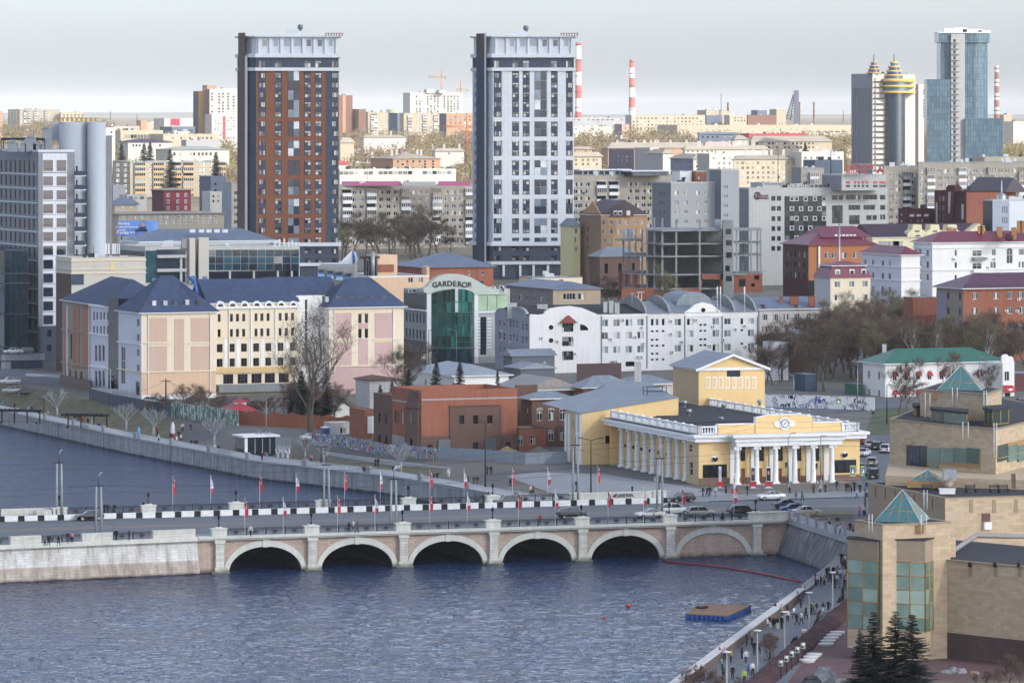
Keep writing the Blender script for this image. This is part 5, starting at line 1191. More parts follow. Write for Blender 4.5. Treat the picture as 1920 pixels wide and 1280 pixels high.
slot_piers={'brown_tower':[(498,515.5),(528.5,538),(562.5,570),(583,590.5),(603,610)],'white_tower':[(942,960),(973,980),(993,1001.5),(1026,1033),(1045.5,1061)]}
belts=[224+36.3*i for i in range(7)]
t1,m,top,zg=curved_tower('brown_tower','twenty storey residential tower clad in brown tiles and navy panels',445,460,480,635,1540,(460,500),G.bpanel,G.npanel,[([491.5],12,'t'),([521.5,577,597],12,'q'),([628],12,'t')],(540,561),belts)
def tower_top(t,m,top,px0,pxc,pxe,pxr,Y,brownx,sgn):
 r_=t.root;wp=G.wpanel;p=m.poly;z133,z108=ZZ(133,Y),ZZ(108,Y)
 prism1('cornice',r_,grow(p,.7),z133-.02,ZZ(127,Y),wp,bottom=True);prism1('cornice',r_,grow(p,.7),z108-.02,ZZ(101,Y),wp,bottom=True)
 pent=t.mass(grow(p,-.4),ZZ(101,Y),ZZ(70,Y),paint('pale penthouse wall','#c3c8cf',.8,.05))
 for x in [pxe+6+(pxr-pxe-10)*i / 7 for i in range(8)]:pent.panel(0,x-2,x+2,72,101,.5,wp,'pier')
 for i,w in enumerate((10,9,12,20,10,10,8)):
  x=pxe+6+(pxr-pxe-10)*(i+.5) / 7;pent.panel(0,x-w*.42,x+w*.42,75,87,.06,G.bright if i in (0,4,5) else pln('grey penthouse blind','#9aa1ab',.6),'window')
 prism1('roof',r_,grow(p,.9),ZZ(70,Y),ZZ(67.5,Y),pln('pale roof edge','#b9c2c8',.6),bottom=True)
 for x,w,y in brownx:
  X,Yy=XY(x,Y+4);bb=MB();bb.box((X-w,Yy-2,ZZ(68,Y)),(X+w,Yy+2,ZZ(y,Y)),wp);bb.build('roof_plant',r_)
 X,Yy=XY(brownx[0][0],Y+4);bb=MB();bb.lathe([(.6,0),(.6,.6),(.9,.7),(.9,1.9),(.4,2.1)],(X+2.5,Yy,ZZ(brownx[0][2],Y)-.3),pln('steel roof cowl','#6f7a84',.4,.5),8);bb.build('roof_vent',r_)
 for k in range(7):bb=None
 X,Yy=XY(pxr-9,Y+2);b=MB()
 for k in range(7):b.box((X-2.8+k*.9,Yy-.2,ZZ(68,Y)),(X-2.5+k*.9,Yy+.2,ZZ(63,Y)),G.bpanel)
 b.box((X-2.9,Yy-.25,ZZ(63,Y)),(X+3.2,Yy+.25,ZZ(62,Y)),G.bpanel);b.build('pergola',r_)
tower_top(t1,m,top,445,460,480,635,1540,[(549,2.2,56),(503,1.6,62),(600,2.0,66)],1)
for x0_,x1_ in ((446,459.5),):
 b=MB();q0,q1=XY(446.5,1546),XY(459,1541.5);b.prism([q0,q1,(q1[0],q1[1]+4),(q0[0],q0[1]+4)][::1],zg,ZZ(62,1545),pln('dark brown fin','#4d3a34',.6));b.build('fin',t1.root)
b=MB();q0,q1=XY(459.2,1541),XY(463,1540);b.prism([q0,q1,(q1[0],q1[1]+3),(q0[0],q0[1]+3)],zg,ZZ(105,1541),G.wpanel);b.build('fin',t1.root)
for y0_,y1_ in ((455,462),(493,499)):prism1('cornice',t1.root,grow(m.poly,.9),ZZ(y1_,1540),ZZ(y0_,1540),G.wpanel,bottom=True)
t1.done()
t2,m,top,zg=curved_tower('white_tower','twenty storey residential tower with a white grid and navy window strips',886,912,924,1076,1540,(455,492),G.wpanel,paint('pale blue side panels','#b4bdca',.8,.05),[([933],13,'t'),([966.5,986.5,1039],12,'q'),([1067],12,'t')],(1002,1025),belts)
tower_top(t2,m,top,886,912,924,1076,1540,[(972,2.6,58),(1004,1.3,65),(1022,1.3,66)],1)
b=MB();q0,q1=XY(893,1544),XY(908,1541);b.prism([q0,q1,(q1[0],q1[1]+4),(q0[0],q0[1]+4)],ZZ(109,1542),ZZ(63,1542),pln('dark brown fin','#4d3a34',.6));b.prism([q0,q1,(q1[0],q1[1]+3.9),(q0[0],q0[1]+3.9)],zg,ZZ(109.1,1542),G.npanel);b.build('fin',t2.root)
b=MB();q0,q1=XY(908.2,1541),XY(911.5,1540);b.prism([q0,q1,(q1[0],q1[1]+3),(q0[0],q0[1]+3)],zg,ZZ(62,1541),G.wpanel);b.build('fin',t2.root)
m.win(4,[891],[142+18.12*i for i in range(18)],2.0,9,'n',G.dark);m.win(6,[917],[142+18.12*i for i in range(18)],2.6,9,'n',G.dark)
for y0_,y1_ in ((454,461),(490,496)):prism1('cornice',t2.root,grow(m.poly,.9),ZZ(y1_,1540),ZZ(y0_,1540),G.wpanel,bottom=True)
for x in (944,975,1000,1027,1059,1073):m.panel(0,x-2,x+2,497,518,.9,G.stucco,'pier')
t2.done()
BALC={}
def balcony_mesh(w,h,glazed,pm):
 key=(round(w,1),glazed,pm.name)
 if key not in BALC:
  b=MB();d=1.1;b.box((-w / 2,-d,0),(w / 2,0,h*.42),pm);b.box((-w / 2-.05,-d-.05,h*.95),(w / 2+.05,0,h),pm)
  if glazed:
   b.face([(-w / 2+.05,-d+.1,h*.42),(w / 2-.05,-d+.1,h*.42),(w / 2-.05,-d+.1,h*.95),(-w / 2+.05,-d+.1,h*.95)],G.std)
   for k in range(6):x=-w / 2+w*k / 5;b.box((x-.06,-d,h*.42),(x+.06,-d+.09,h*.95),G.frame)
  else:b.face([(-w / 2+.1,-.05,h*.1),(w / 2-.1,-.05,h*.1),(w / 2-.1,-.05,h*.9),(-w / 2+.1,-.05,h*.9)],G.dark)
  BALC[key]=b.mesh('balcony')
 return BALC[key]
def pblk(name,label,xl,xc,xr,Y,ytop,mat,y1,pitch,n,wcols,bcols,bw,ww=8,wh=7.5,bm=None,group=None,gm='std',a=23.0,D=None,far=False,cap=100):
 t,m=bd(name,label,'apartments',xl,xc,xr,Y,ytop,mat,a=a,D=D,group=group,far=far);s=Y / F;rr=random.Random(int(xc))
 m.win(0,wcols,[y1+pitch*i for i in range(n)],ww,wh,'d',GL[gm])
 k=0
 for x in bcols:
  d,_=m.at(0,x);
  for i in range(n):
   p=m.pos(0,d,.02);z=ZZ(y1+pitch*i+pitch*.5,m.at(0,bcols[0])[1]);pm=(bm or [G.stucco,G.wpanel,G.stucco,G.slab9])[rr.randrange(len(bm) if bm else 4)]
   inst('balcony',balcony_mesh(bw*s,pitch*s,rr.random()<.65,pm),t.root,Vector((p[0],p[1],z))-t.root.location,m.ang(0))
 if mat is G.slab9 and not far:m.acs(0,[(rr.choice(wcols)+6,y1+pitch*rr.randrange(n)+3) for _ in range(10)])
 flt(t.root,m.poly,m.z1,G.rawcon,.5,G.rawcon);return t,m
t,m=pblk('apartment_block','long beige nine storey apartment block with white balconies between the two towers',560,562,905,1815,349,G.slab9,361,13.35,8,[665,678,715,728.5,742,774,787.5,801,837.5,851,864.5,900],[650,695.5,760,818.5,880],19);
pinkm=pln('pink roof sheet','#b9587e',.6);X0,Y0=XY(640,1822);X1,_=XY(755,1822);b=MB();b.face([(X0,Y0,m.z1),(X1,Y0,m.z1),(X1-1,Y0+6,m.z1+1.7),(X0,Y0+6,m.z1+1.7)],pinkm);b.box((X1,Y0,m.z1),(X1+13,Y0+5,m.z1+1.6),G.gpanel);b.face([(X1+14,Y0,m.z1),(X1+27,Y0,m.z1),(X1+26,Y0+6,m.z1+1.7),(X1+14,Y0+6,m.z1+1.7)],pinkm);b.build('roof_cladding',t.root);t.done()
t,m=pblk('apartment_block','beige nine storey apartment block with a glazed rooftop storey right of the white tower',1068,1070,1262,1850,330,G.slab9,346,13.2,8,[1079,1088,1102,1111+70,1195,1207,1218,1231,1246],[1127,1150],20)
pt=t.box(1085,1090,1180,1853,320,G.std,z0=m.z1,D=8);b=MB();b.prism(grow(pt.poly,.8),pt.z1,pt.z1+.5,G.wpanel,bottom=True);pt2=t.box(1182,1186,1254,1852,322,G.std,z0=m.z1,D=8);b.prism(grow(pt2.poly,.8),pt2.z1,pt2.z1+.5,G.wpanel,bottom=True);b.build('roof',t.root)
for k in range(9):pt.panel(0,1092+k*10,1093+k*10,321,329,.2,G.wpanel,'mullion')
t.done()
t,m=pblk('apartment_block','long beige nine storey apartment block with scalloped white balconies at the right edge',1720,1722,2010,1745,306,G.slab9,321,13,8,[1728,1762,1775,1787,1816,1829,1842,1876,1888.5,1901],[1744,1803,1858,1916],17);t.done()
t,m=pblk('apartment_block','slightly lower beige apartment block joined behind the office with the red roof sign',1655,1657,1721,1748,313,G.slab9,329,13,8,[1671,1684,1713],[1699.5],16);t.done()
t,m=pblk('apartment_block','narrow beige block end with a bird mural beside the brown tower',420,434,452,1790,345,G.slab9,362,13.6,9,[443],[],10);m.emat[3]=paint('blue grey mural wall','#8e95a3',.9,.45);t.done()
t,m=pblk('apartment_block','low beige block corner with glazed balconies behind the grey offices',1484,1502,1545,1640,317,G.slab9,330,13,6,[1510],[1525],18);m.emat[3]=G.dpanel;t.done()
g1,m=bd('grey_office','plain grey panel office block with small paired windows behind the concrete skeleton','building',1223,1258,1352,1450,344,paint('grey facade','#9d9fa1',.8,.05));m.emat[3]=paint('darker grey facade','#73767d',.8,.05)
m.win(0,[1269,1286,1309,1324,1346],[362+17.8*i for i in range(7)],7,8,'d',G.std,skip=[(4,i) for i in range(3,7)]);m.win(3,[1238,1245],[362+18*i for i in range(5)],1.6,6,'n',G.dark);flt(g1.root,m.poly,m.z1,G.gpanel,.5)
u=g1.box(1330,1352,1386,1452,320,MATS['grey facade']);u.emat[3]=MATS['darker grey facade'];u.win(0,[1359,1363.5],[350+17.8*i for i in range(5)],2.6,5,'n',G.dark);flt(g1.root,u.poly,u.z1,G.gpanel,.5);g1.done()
for (x,y0,y1,lb,mt) in ((1285,322,340,'small pale plant house on the grey office roof','stucco'),(1312,322,341,'small orange brick lift house on the grey office roof','brick')):
 p=box3(x-12,x-10 if mt=='stucco' else x-8,x+12,1465,23,6);b_=Bd('roof_house',lb,'roof house',center(p),ZZ(344,1465));mm=b_.mass(p,ZZ(344,1465),ZZ(y0,1465),GL[mt]);mm.win(0,[x],[334],6,5,'d');flt(b_.root,p,mm.z1,G.gpanel,.3);b_.done()
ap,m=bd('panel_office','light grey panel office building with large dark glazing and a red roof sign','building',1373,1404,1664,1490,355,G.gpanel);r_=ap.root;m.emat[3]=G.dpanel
dk=glassm('bronze office glass',['#23282a','#2f3636','#1a1f22','#3d4543','#141a1e'],curtains=.05,rough=.15,spec=.25);G.dk=dk
m.win(0,[1450,1460.5],[372,391],8,9,'d',dk,G.dframe);m.win(0,[1450,1460.5],[410+18.6*i for i in range(4)],7,9,'d',dk,G.dframe)
m.panel(0,1471,1549,368,450,.1,G.dframe,'glazing_frame')
for i in range(9):
 for j in range(9):m.panel(0,1472+8.6*i,1472+8.6*i+7.6,369+9.1*j,369+9.1*j+8.1,.16,dk,'window')
for i,j in ((1,0),(2,0),(4,0),(6,0),(8,0),(1,2),(3,2),(5,2),(7,2),(2,4),(4,4),(6,4),(8,4),(1,6),(3,6),(5,6),(2,8)):
 x,y=1472+8.6*i,369+9.1*j;polyf(m,0,[(x,y),(x+7.6,y),(x+7.6,y+8.1),(x,y+8.1),(x,y+1),(x+1,y+1),(x+1,y+7.1),(x+6.6,y+7.1),(x+6.6,y+1),(x,y+1)],.22,G.frame,'window_frame',.1)
m.win(0,[1570],[370.5],21,9,'c',dk,G.dframe);m.win(0,[1600,1631],[370],27,9,'c',dk,G.dframe);m.win(0,[1655],[370,389,407],10,9,'t',dk,G.dframe);m.win(0,[1602,1630],[389],22,9,'c',dk,G.dframe);m.win(0,[1570],[402],20,34,'g',dk,G.dframe);m.win(0,[1602],[412],20,17,'L',dk,G.dframe);m.win(0,[1634],[408],20,9,'c',dk,G.dframe)
flt(r_,m.poly,m.z1,G.gpanel,.5,G.gpanel)
u=ap.box(1552,1578,1662,1495,330,G.gpanel,z0=m.z1-.5,D=14);u.emat[3]=G.dpanel
orm=pln('orange red panel','#c8452f',.6)
for x,w in ((1590,8),(1603,4),(1610,4),(1618,4),(1626,4),(1641,8),(1655,12)):u.panel(0,x-w / 2,x+w / 2,340,344.5,.08,orm,'panel');u.panel(0,x-w / 2,x+w / 2,347,351,.08,dk,'window')
flt(r_,u.poly,u.z1,G.gpanel,.5);u2=ap.box(1405,1430,1472,1500,342,G.gpanel,z0=m.z1,D=9);u2.panel(0,1434,1468,343,346,.3,G.dpanel,'louvre');u3=ap.box(1474,1476,1546,1500,347,G.std,z0=m.z1,D=6)
for k in range(9):u3.panel(0,1477+8*k,1479+8*k,346,355,.2,G.gpanel,'mullion')
sg=MB();c=ptf(m,0,1420,367,.2);s_=1490 / F
an=m.ang(0);Q=lambda x,z,o=0:(c[0]+x*cos(an)+o*sin(an),c[1]+x*sin(an)-o*cos(an),c[2]+z)
sg.tube([Q(6.2*s_*cos(R(a)),6.2*s_*sin(R(a))) for a in range(20,345,15)],.2,G.dframe,5);sg.box((-.25,-.1,-.9),(.25,.1,.8),pln('dark red sign','#6b2430',.5),lambda p:Q(p[0],p[2],p[1]));sg.build('sign',r_)
for i,(tx,y) in enumerate((('Грушевая',367),('клиника',371.5))):
 o=inst('lettering',txm('первая' if i==0 else tx,.95,.04,MATS['dark red sign'],.02),r_,Vector(ptf(m,0,1431,y,.12))-r_.location);o.rotation_euler=(R(90),0,an)
ap.done()
rs=thing('roof_sign','large red roof sign letters with a triangular emblem on the light grey office','sign',(*XY(1620,1497),ZZ(330,1497)))
ros=pln('red sign letters','#d8402c',.5)
for tx,x,y,sz in (('АРКАИМ',1612,313.5,2.05),('ПЛАЗА',1606,323,2.05)):
 o=inst('lettering',txm(tx,sz,.12,ros,.02),rs,Vector((*XY(x,1494),ZZ(y,1494)))-rs.location);o.rotation_euler=(R(90),0,0)
b=MB();p=lambda x,y:(*XY(x,1494),ZZ(y,1494))
for q in (((1643,325),(1650,312),(1652,312),(1647,325)),((1650,312),(1658,325),(1654,325),(1648.5,315)),((1646,319),(1656,319),(1656,321),(1646,321))):b.face([p(*k) for k in q],ros);b.face([(lambda v:(v[0],v[1]+.3,v[2]))(p(*k)) for k in q[::-1]],ros)
b.build('emblem',rs);b=MB()
for k in range(12):x=1588+k*6;b.box((p(x,330)[0]-.05,p(x,330)[1]+.3,p(x,331)[2]),(p(x,330)[0]+.05,p(x,330)[1]+.45,p(x,308)[2]),G.dpanel)
for y in (308,318,328):q0,q1=p(1588,y),p(1660,y);b.box((q0[0],q0[1]+.3,q0[2]),(q1[0],q0[1]+.42,q0[2]+.12),G.gpanel)
b.build('sign_frame',rs)
cf=thing('concrete_skeleton','unfinished five storey concrete frame with bare columns, slabs and some red brick infill','building',(*XY(1300,1285),9.5))
fl=[ZZ(y,1270) for y in (568,541,514.5,480,456.5,431.5)]
out=[(1167,1292),(1167.5,1285),(1205,1275),(1240,1270),(1358,1276),(1358,1288)]
fp_=[XY(*q) for q in out];back=[XY(1362,1300),XY(1170,1300)]
def slab(poly,z,t=.4):prism1('floor_slab',cf,poly,z-t,z,G.rawcon,bottom=True)
full=fp_[0:5]+[XY(1358,1302),XY(1170,1302)]
mid=[XY(1210,1279),XY(1242,1270),XY(1358,1276),XY(1358,1300),XY(1212,1300)]
for i,z in enumerate(fl):slab(full if i<4 else mid,z)
lowL=[XY(1153,1290),XY(1204,1279),XY(1204,1300),XY(1155,1300)];slab(lowL,ZZ(449,1283));slab([XY(1376,1277),XY(1428,1279),XY(1428,1296),XY(1376,1296)],ZZ(430,1277));slab([XY(1376,1277),XY(1428,1279),XY(1428,1296),XY(1376,1296)],ZZ(455,1277),.3);slab([XY(1376,1277),XY(1428,1279),XY(1428,1296),XY(1376,1296)],ZZ(478,1277),.3);slab([XY(1374,1276),XY(1430,1278),XY(1430,1298),XY(1374,1298)],ZZ(513,1277))
def post(px,Y,yb,yt,w=.5):
 X,Y=XY(px,Y);box1('column',cf,(X-w / 2,Y-w / 2,ZZ(yb,Y)),(X+w / 2,Y+w / 2,ZZ(yt,Y)),G.rawcon)
for px,yt in ((1227,408),(1242,409),(1268,411),(1312,411),(1358,413)):post(px,1272 if px>1230 else 1275,545,yt,.55)
for px in (1255,1282,1297,1325,1340):post(px,1296,545,432,.5)
for px,Y in ((1169,1289),(1180,1284),(1192,1281),(1204,1278),(1213,1276)):post(px,Y,545,429 if px<1210 else 431,.5)
for px in (1381,1408,1426):post(px,1278,530,431,.45)
for px in (1393,1420):post(px,1294,530,431,.45)
bb=MB();bb.box((*XY(1356,1274),8),(XY(1375,1274)[0],1282,ZZ(413,1276)),G.rawcon);st_=bb.build('stair_shaft',cf)
for y,x in ((434,1366),(455,1367),(478,1367),(503,1363),(522,1367)):X,Y=XY(x,1273.9);box1('opening',cf,(X-.75,Y-.05,ZZ(y+5,Y)),(X+.75,Y+.2,ZZ(y-5,Y)),G.dark)
for x0_,x1_,Y,y0_,y1_ in ((1311,1356,1273,514,524),(1311,1316,1273,514,545),(1351,1356,1273,514,545),(1376,1429,1277,513,548),(1160,1167,1290,507,545),(1172,1180,1284,509,545),(1186,1196,1280,510,545),(1165,1315,1272,541,562)):
 q0,q1=XY(x0_,Y),XY(x1_,Y);box1('brick_infill',cf,(q0[0],Y-.1,ZZ(y1_,Y)),(q1[0],Y+.25,ZZ(y0_,Y)),G.brick)
for x,y,w,h in ((1392,530,12,14),(1419,520,9,7),(1412,534,6,6)):X,Y=XY(x,1276.8);box1('opening',cf,(X-w*.074,Y-.02,ZZ(y+h / 2,Y)),(X+w*.074,Y+.1,ZZ(y-h / 2,Y)),G.dark)
box1('back_wall',cf,(*XY(1212,1298),9),(*XY(1356,1299.5),ZZ(433,1299)),G.rawcon)
for x0_,x1_ in ((1168,1173),(1176,1186),(1340,1352)):q0,q1=XY(x0_,1284),XY(x1_,1284);box1('boarding',cf,(q0[0],q0[1],ZZ(449,1284) if x1_<1300 else ZZ(431,1284)),(q1[0],q0[1]+.2,ZZ(428,1284) if x1_<1300 else ZZ(411,1284)),paint('blue grey boarding','#8b97a2',.8,.15))
yh,m=bd('corner_house','ochre brick apartment house with a plum mansard and white framed bay windows','house',1087,1127,1213,1490,404,paint('ochre brick wall','#b58f66',.9,.12));r_=yh.root;m.emat[3]=paint('brown brick side','#8d7159',.9,.12)
m.win(0,[1133,1145,1161,1175,1191,1203],[417+17.2*i for i in range(5)],6,8.5,'d',G.bright);m.win(3,[1102],[430,448,465,482],2.5,9,'n',G.dark)
hip(r_,m.poly,m.z1,ridge_h(m.poly,m.z1,374),G.darkplum,.6,.1,G.trim);m.panel(0,1143,1186,391,406,.7,G.darkplum,'mansard_face');m.win(0,[1190,1203],[399],6,8,'d',G.bright)
for x in (1152,1161,1176):m.panel(0,x-3.4,x+3.4,395,404,.9,G.trim,'dormer');m.panel(0,x-2.4,x+2.4,397,403,1.0,G.std,'window')
for x in (1160,1175):X,Y=XY(x,1500);chimney(r_,X,Y,ZZ(379,Y),.9,1.6,G.gpanel)
polyf(m,3,[(1088,404),(1112,377),(1127,404)],.05,paint('ochre gable','#b08a5c',.9,.1),'gable',-.3);yh.done()
lh,m=bd('low_house','low dark brick house with a grey hip roof below the ochre corner house','house',1105,1125,1200,1400,482,G.bbrick);hip(lh.root,m.poly,m.z1,ridge_h(m.poly,m.z1,462),G.greyroof,.6,None);m.winm(0,3,1,1.2,3,'n',G.dark,z0=m.z1-5);lh.done()
rd,m=bd('red_school','long dark red building with white cornice under a blue grey hip roof','building',228,262,520,1400,459,paint('deep red stucco','#7b2b33',.9,.12));m.bandpx([0,3],453,459.5,.5,G.trim,262);hip(rd.root,m.poly,m.z1+.4,ridge_h(m.poly,m.z1,431),G.blueroof,.9,None,G.trim)
m.win(0,[311,327,402,416,431],[466],7,6,'d',G.std,G.frame);m.win(3,(233,258,7),[465],1.6,6,'n',G.stucco)
for x,y in ((361,432),(378,432),(392,432),(407,432),(422,432)):X,Y=XY(x,1408);box1('dormer',rd.root,(X-.8,Y-.8,ZZ(y+4,Y)),(X+.8,Y+.8,ZZ(y-2,Y)),G.trim)
rd.done()
tg,m=bd('teal_office','low office with long dark teal glass bands and a pale stair tower','building',222,272,562,1240,466,G.gpanel);r_=tg.root
m.panel(0,273,293,470,530,.12,G.teal,'glass_band');m.panel(3,226,271,468,530,.12,G.teal,'glass_band')
for i in range(11):
 for j in range(3):m.panel(0,388+15.7*i+.4,388+15.7*(i+1)-.4,468+13*j+.3,468+13*(j+1)-.3,.14,G.teal,'window')
m.panel(0,388,560.5,467.5,507.5,.08,G.gpanel,'glazing_frame')
for x0_,x1_ in ((293,347),):
 m.panel(0,x0_,x1_,468,530,.06,G.teal,'glass_band')
 for y in (478,504):m.panel(0,x0_,x1_,y,y+5.5,1.2,G.gpanel,'balcony_slab')
m.panel(0,336,340,484,530,.8,G.gpanel,'pier')
for x0_,x1_,yt in ((352,362.5,446),(369,388,445)):m.panel(0,x0_,x1_,yt,530,1.6,paint('pale concrete tower','#bdb6a8',.9,.08),'stair_tower')
m.panel(0,362.5,369,449,530,1.2,G.dark,'stair_glass');m.panel(0,340,352,448,466,.6,paint('grey stair side','#8f8f8c',.9,.1),'stair_tower')
m.panel(0,388,560,509,530,.1,G.navy,'glass_band')
for x in (430,475,520,546):m.panel(0,x-1.6,x+1.6,508,530,.6,MATS['pale concrete tower'],'pier')
flt(r_,m.poly,m.z1,G.rawcon,.5,G.gpanel)
for x,h in ((516,14),(524,16),(533,18),(541,12),(548,15),(555,11)):X,Y=XY(x,1243);b=MB();b.tube([(X,Y,m.z1),(X,Y,ZZ(464-h,Y))],.08,G.trim,5);b.box((X-.2,Y-.3,ZZ(462,Y)),(X+.2,Y-.1,ZZ(466-h,Y)),G.trim);b.build('antenna',r_)
tg.done()
ph,m=bd('beige_shop','peach flat roofed shop block with roof ducts behind the blue roofs','building',690,692,805,1150,520,G.peach,D=24);r_=ph.root;m.win(0,[770,789],[520+5],9,10,'d',G.std);flt(r_,m.poly,m.z1,G.rawcon,.3,G.trim)
u=ph.box(706,708,745,1160,478,G.peach,z0=m.z1,D=8);u.panel(0,709,738,496,510,.3,G.brick,'brick_panel');v=ph.box(745,800,805,1158,500,G.peach,z0=m.z1,D=8,a=8);b=MB();X,Y=XY(699,1156);b.tube([(X,Y,m.z1),(X,Y,ZZ(472,Y))],.55,MATS['galvanised vent'],10)
for k in range(5):X2,Y2=XY(684+5*k,1157);b.box((X2-.25,Y2-.4,m.z1),(X2+.25,Y2+.4,ZZ(482+(k%2)*6,Y2)),G.iron)
X,Y=XY(697,1158);b.box((X-3,Y-.5,ZZ(485,Y)),(X+2,Y+.5,ZZ(480,Y)),G.bbrick);b.build('roof_plant',r_);ph.done()
pg_=thing('glass_pyramid','tilted blue glass pyramid with pale ribs on a low roof behind the blue shingles','pyramid',(*XY(650,1165),ZZ(505,1165)));b=MB();q=lambda x,y,Y:(*XY(x,Y),ZZ(y,Y))
A_=q(661,469,1168);b.face([q(640,503,1160),q(662,503,1158),A_],pln('pale pyramid ribs','#c3c6c6',.5));b.face([q(662,503,1158),q(671,488,1168),q(668,474,1170),A_],pln('sky blue pyramid glass','#4f87bd',.15));b.face([q(625,505,1166),q(640,503,1160),A_],MATS['pale pyramid ribs']);b.build('glazing',pg_)
b=MB()
for k in range(6):x=627+6*k;b.tube([q(x,504.5,1159),A_],.12,G.trim,4)
for k in range(4):b.tube([q(662+2*k,503-4.5*k,1157.8+2*k),A_],.1,pln('dark blue bars','#2b4a78',.5),4)
b.build('rib',pg_)
sk=thing('skylight_roof','low dark roof with a row of slanted blue skylights behind the blue shingles','roof',(*XY(632,1120),ZZ(522,1120)));box1('wall',sk,(*XY(596,1120),12),(*XY(670,1140),ZZ(500,1120)),G.rawcon)
for k in range(4):
 x=600+17*k;b=MB();y0=506+2.5*k;b.face([q(x-5,y0+14,1110),q(x+9,y0+14,1110),q(x+7,y0,1119),q(x-1,y0,1119)],MATS['sky blue pyramid glass']);b.face([q(x-2,y0+1,1116),q(x+10,y0+1,1116),q(x+10,y0-1.5,1120),q(x-2,y0-1.5,1120)],G.darkplum);b.build('skylight',sk)
br_,m=bd('brick_hall','red brick hall with a wide grey blue metal hip roof behind the curved gable store','building',745,790,925,1215,502,G.brick);hip(br_.root,m.poly,m.z1,ridge_h(m.poly,m.z1,474),G.blueroof,.8,None);m.win(0,[880,905],[512],6,7,'d');br_.done()
bl_,m=bd('long_house','long two storey grey and tan house with a low metal roof behind the white offices','house',950,1037,1126,1140,543,paint('tan brick front','#a8947a',.9,.12));m.emat[3]=paint('grey brick side','#7d7b7a',.9,.14);m.win(0,[1062,1073,1090],[556],12,12,'d',G.std);m.win(3,(962,1028,6),[556],5,10,'d',G.std);hip(bl_.root,m.poly,m.z1,1.8,G.blueroof,.6,4);bl_.done()
bl_,m=bd('shop_row','low cream garage row with one red door below the white tower','garage',985,998,1092,1230,522,G.cream,D=9);m.panel(0,1048,1056,524,540,.06,pln('red door','#8f2630',.6),'door');flt(bl_.root,m.poly,m.z1,G.rawcon,.3);bl_.done()
bl_,m=bd('yellow_house','narrow pale yellow house wedged between the white tower and the ochre corner house','house',1072,1074,1088,1500,425,paint('lemon stucco','#d6c890',.9,.1),D=10);m.win(0,[1080],[433,450,467],5,10,'d');hip(bl_.root,m.poly,m.z1,2.4,G.greyroof,.4,None);bl_.done()
bb=thing('billboard','wide blue billboard with white lettering and a bald man standing behind the grey hip roof','billboard',(*XY(258,1440),ZZ(445,1440)));q0,q1=XY(221,1440),XY(297,1444)
m_,nt,bs=nmat('blue billboard print');uvp=wps(nt);nt.links.new(ramp(nt,noise(nt,.12,3,uvp),[(.3,lin('#2a4fae')),(.55,lin('#4f86cf')),(.75,lin('#8db9e6'))]),bs.inputs['Base Color'])
prism1('panel',bb,[q0,q1,(q1[0],q1[1]+.4),(q0[0],q0[1]+.4)],ZZ(444,1441),ZZ(414,1441),m_,bottom=True)
for k in range(4):X,Y=XY(228+18*k,1442);box1('leg',bb,(X-.2,Y,gz(1440)),(X+.2,Y+.3,ZZ(443,1441)),G.iron)
wl2=pln('white billboard letters','#e8ebf0',.6)
for tx,x,y,sz in (('Улыбка',232,419.5,1.0),('с уверенностью',238,425.5,.85),('эксперт',229,431,.6),('Взладент',236,436.5,1.25)):
 o=inst('lettering',txm(tx,sz,.03,wl2,.02),bb,Vector((*XY(x,1439.6),ZZ(y,1439.6)))-bb.location);o.rotation_euler=(R(90),0,0)
b=MB();c_=Vector((*XY(268,1439.7),ZZ(421,1439.7)));b.idx([tuple(c_+Vector((.55*cos(t*math.pi / 8),0,.75*sin(t*math.pi / 8)))) for t in range(16)],[tuple(range(16))],pln('printed skin','#b98d76',.7));b.face([tuple(c_+Vector(v)) for v in ((-2.8,.02,-2.2),(1.6,.02,-2.2),(.7,.02,-.6),(-.6,.02,-.7))],pln('printed dark suit','#1d2b4c',.7));b.build('printed_figure',bb)
W_=lambda n,h,amt=.1:paint(n,h,.9,amt)
G.sunwhite=W_('sunlit white wall','#b5b1a9');G.sunyel=W_('straw wall','#ab9f88');G.sunor=W_('orange wall','#a88468');G.sunpink=W_('salmon wall','#b29485');G.sunbrn=W_('umber wall','#7c5a4c');G.sungrey=W_('far grey wall','#9a9b9d');G.slate=W_('slate wall','#5f6a7a')
G.tanroof=W_('pale slate roof','#978f82',.2);G.whiteroof=W_('white roof','#c9c7c2',.1);G.violetroof=W_('violet roof','#4a4058',.15)
def far(name,label,cat,xl,xc,xr,Y,ytop,wall,cols=None,rows=0,y1=0,pitch=0,ww=4,wh=4,ry=None,roof=None,side=None,D=None,gm='std',base=None,group=None,a=23.0,style='n',cap=100,chim=0,scols=None):
 b,m=bd(name,label,cat,xl,xc,xr,Y,ytop,wall,a=a,D=D,far=True,group=group)
 if side:m.emat[3]=side
 if cols:m.win(0,cols,[y1+pitch*i for i in range(rows)],ww,wh,style,GL[gm])
 if scols:m.win(3,scols,[y1+pitch*i for i in range(rows)],2,wh,'n',GL[gm])
 if ry is not None:hip(b.root,m.poly,m.z1,max(.8,ridge_h(m.poly,m.z1,ry)),roof or G.tanroof,.8,None)
 else:flt(b.root,m.poly,m.z1,roof or G.rawcon,.6,wall)
 rr=random.Random(int(xc*7+Y))
 for _ in range(chim):
  k=rr.uniform(.1,.9);p=lp2(lp2(m.poly[0],m.poly[1],k),lp2(m.poly[3],m.poly[2],k),.5);chimney(b.root,p[0],p[1],m.z1+(1.5 if ry is not None else 0),1.3,3.2,G.sunwhite)
 b.done(cap);return b,m
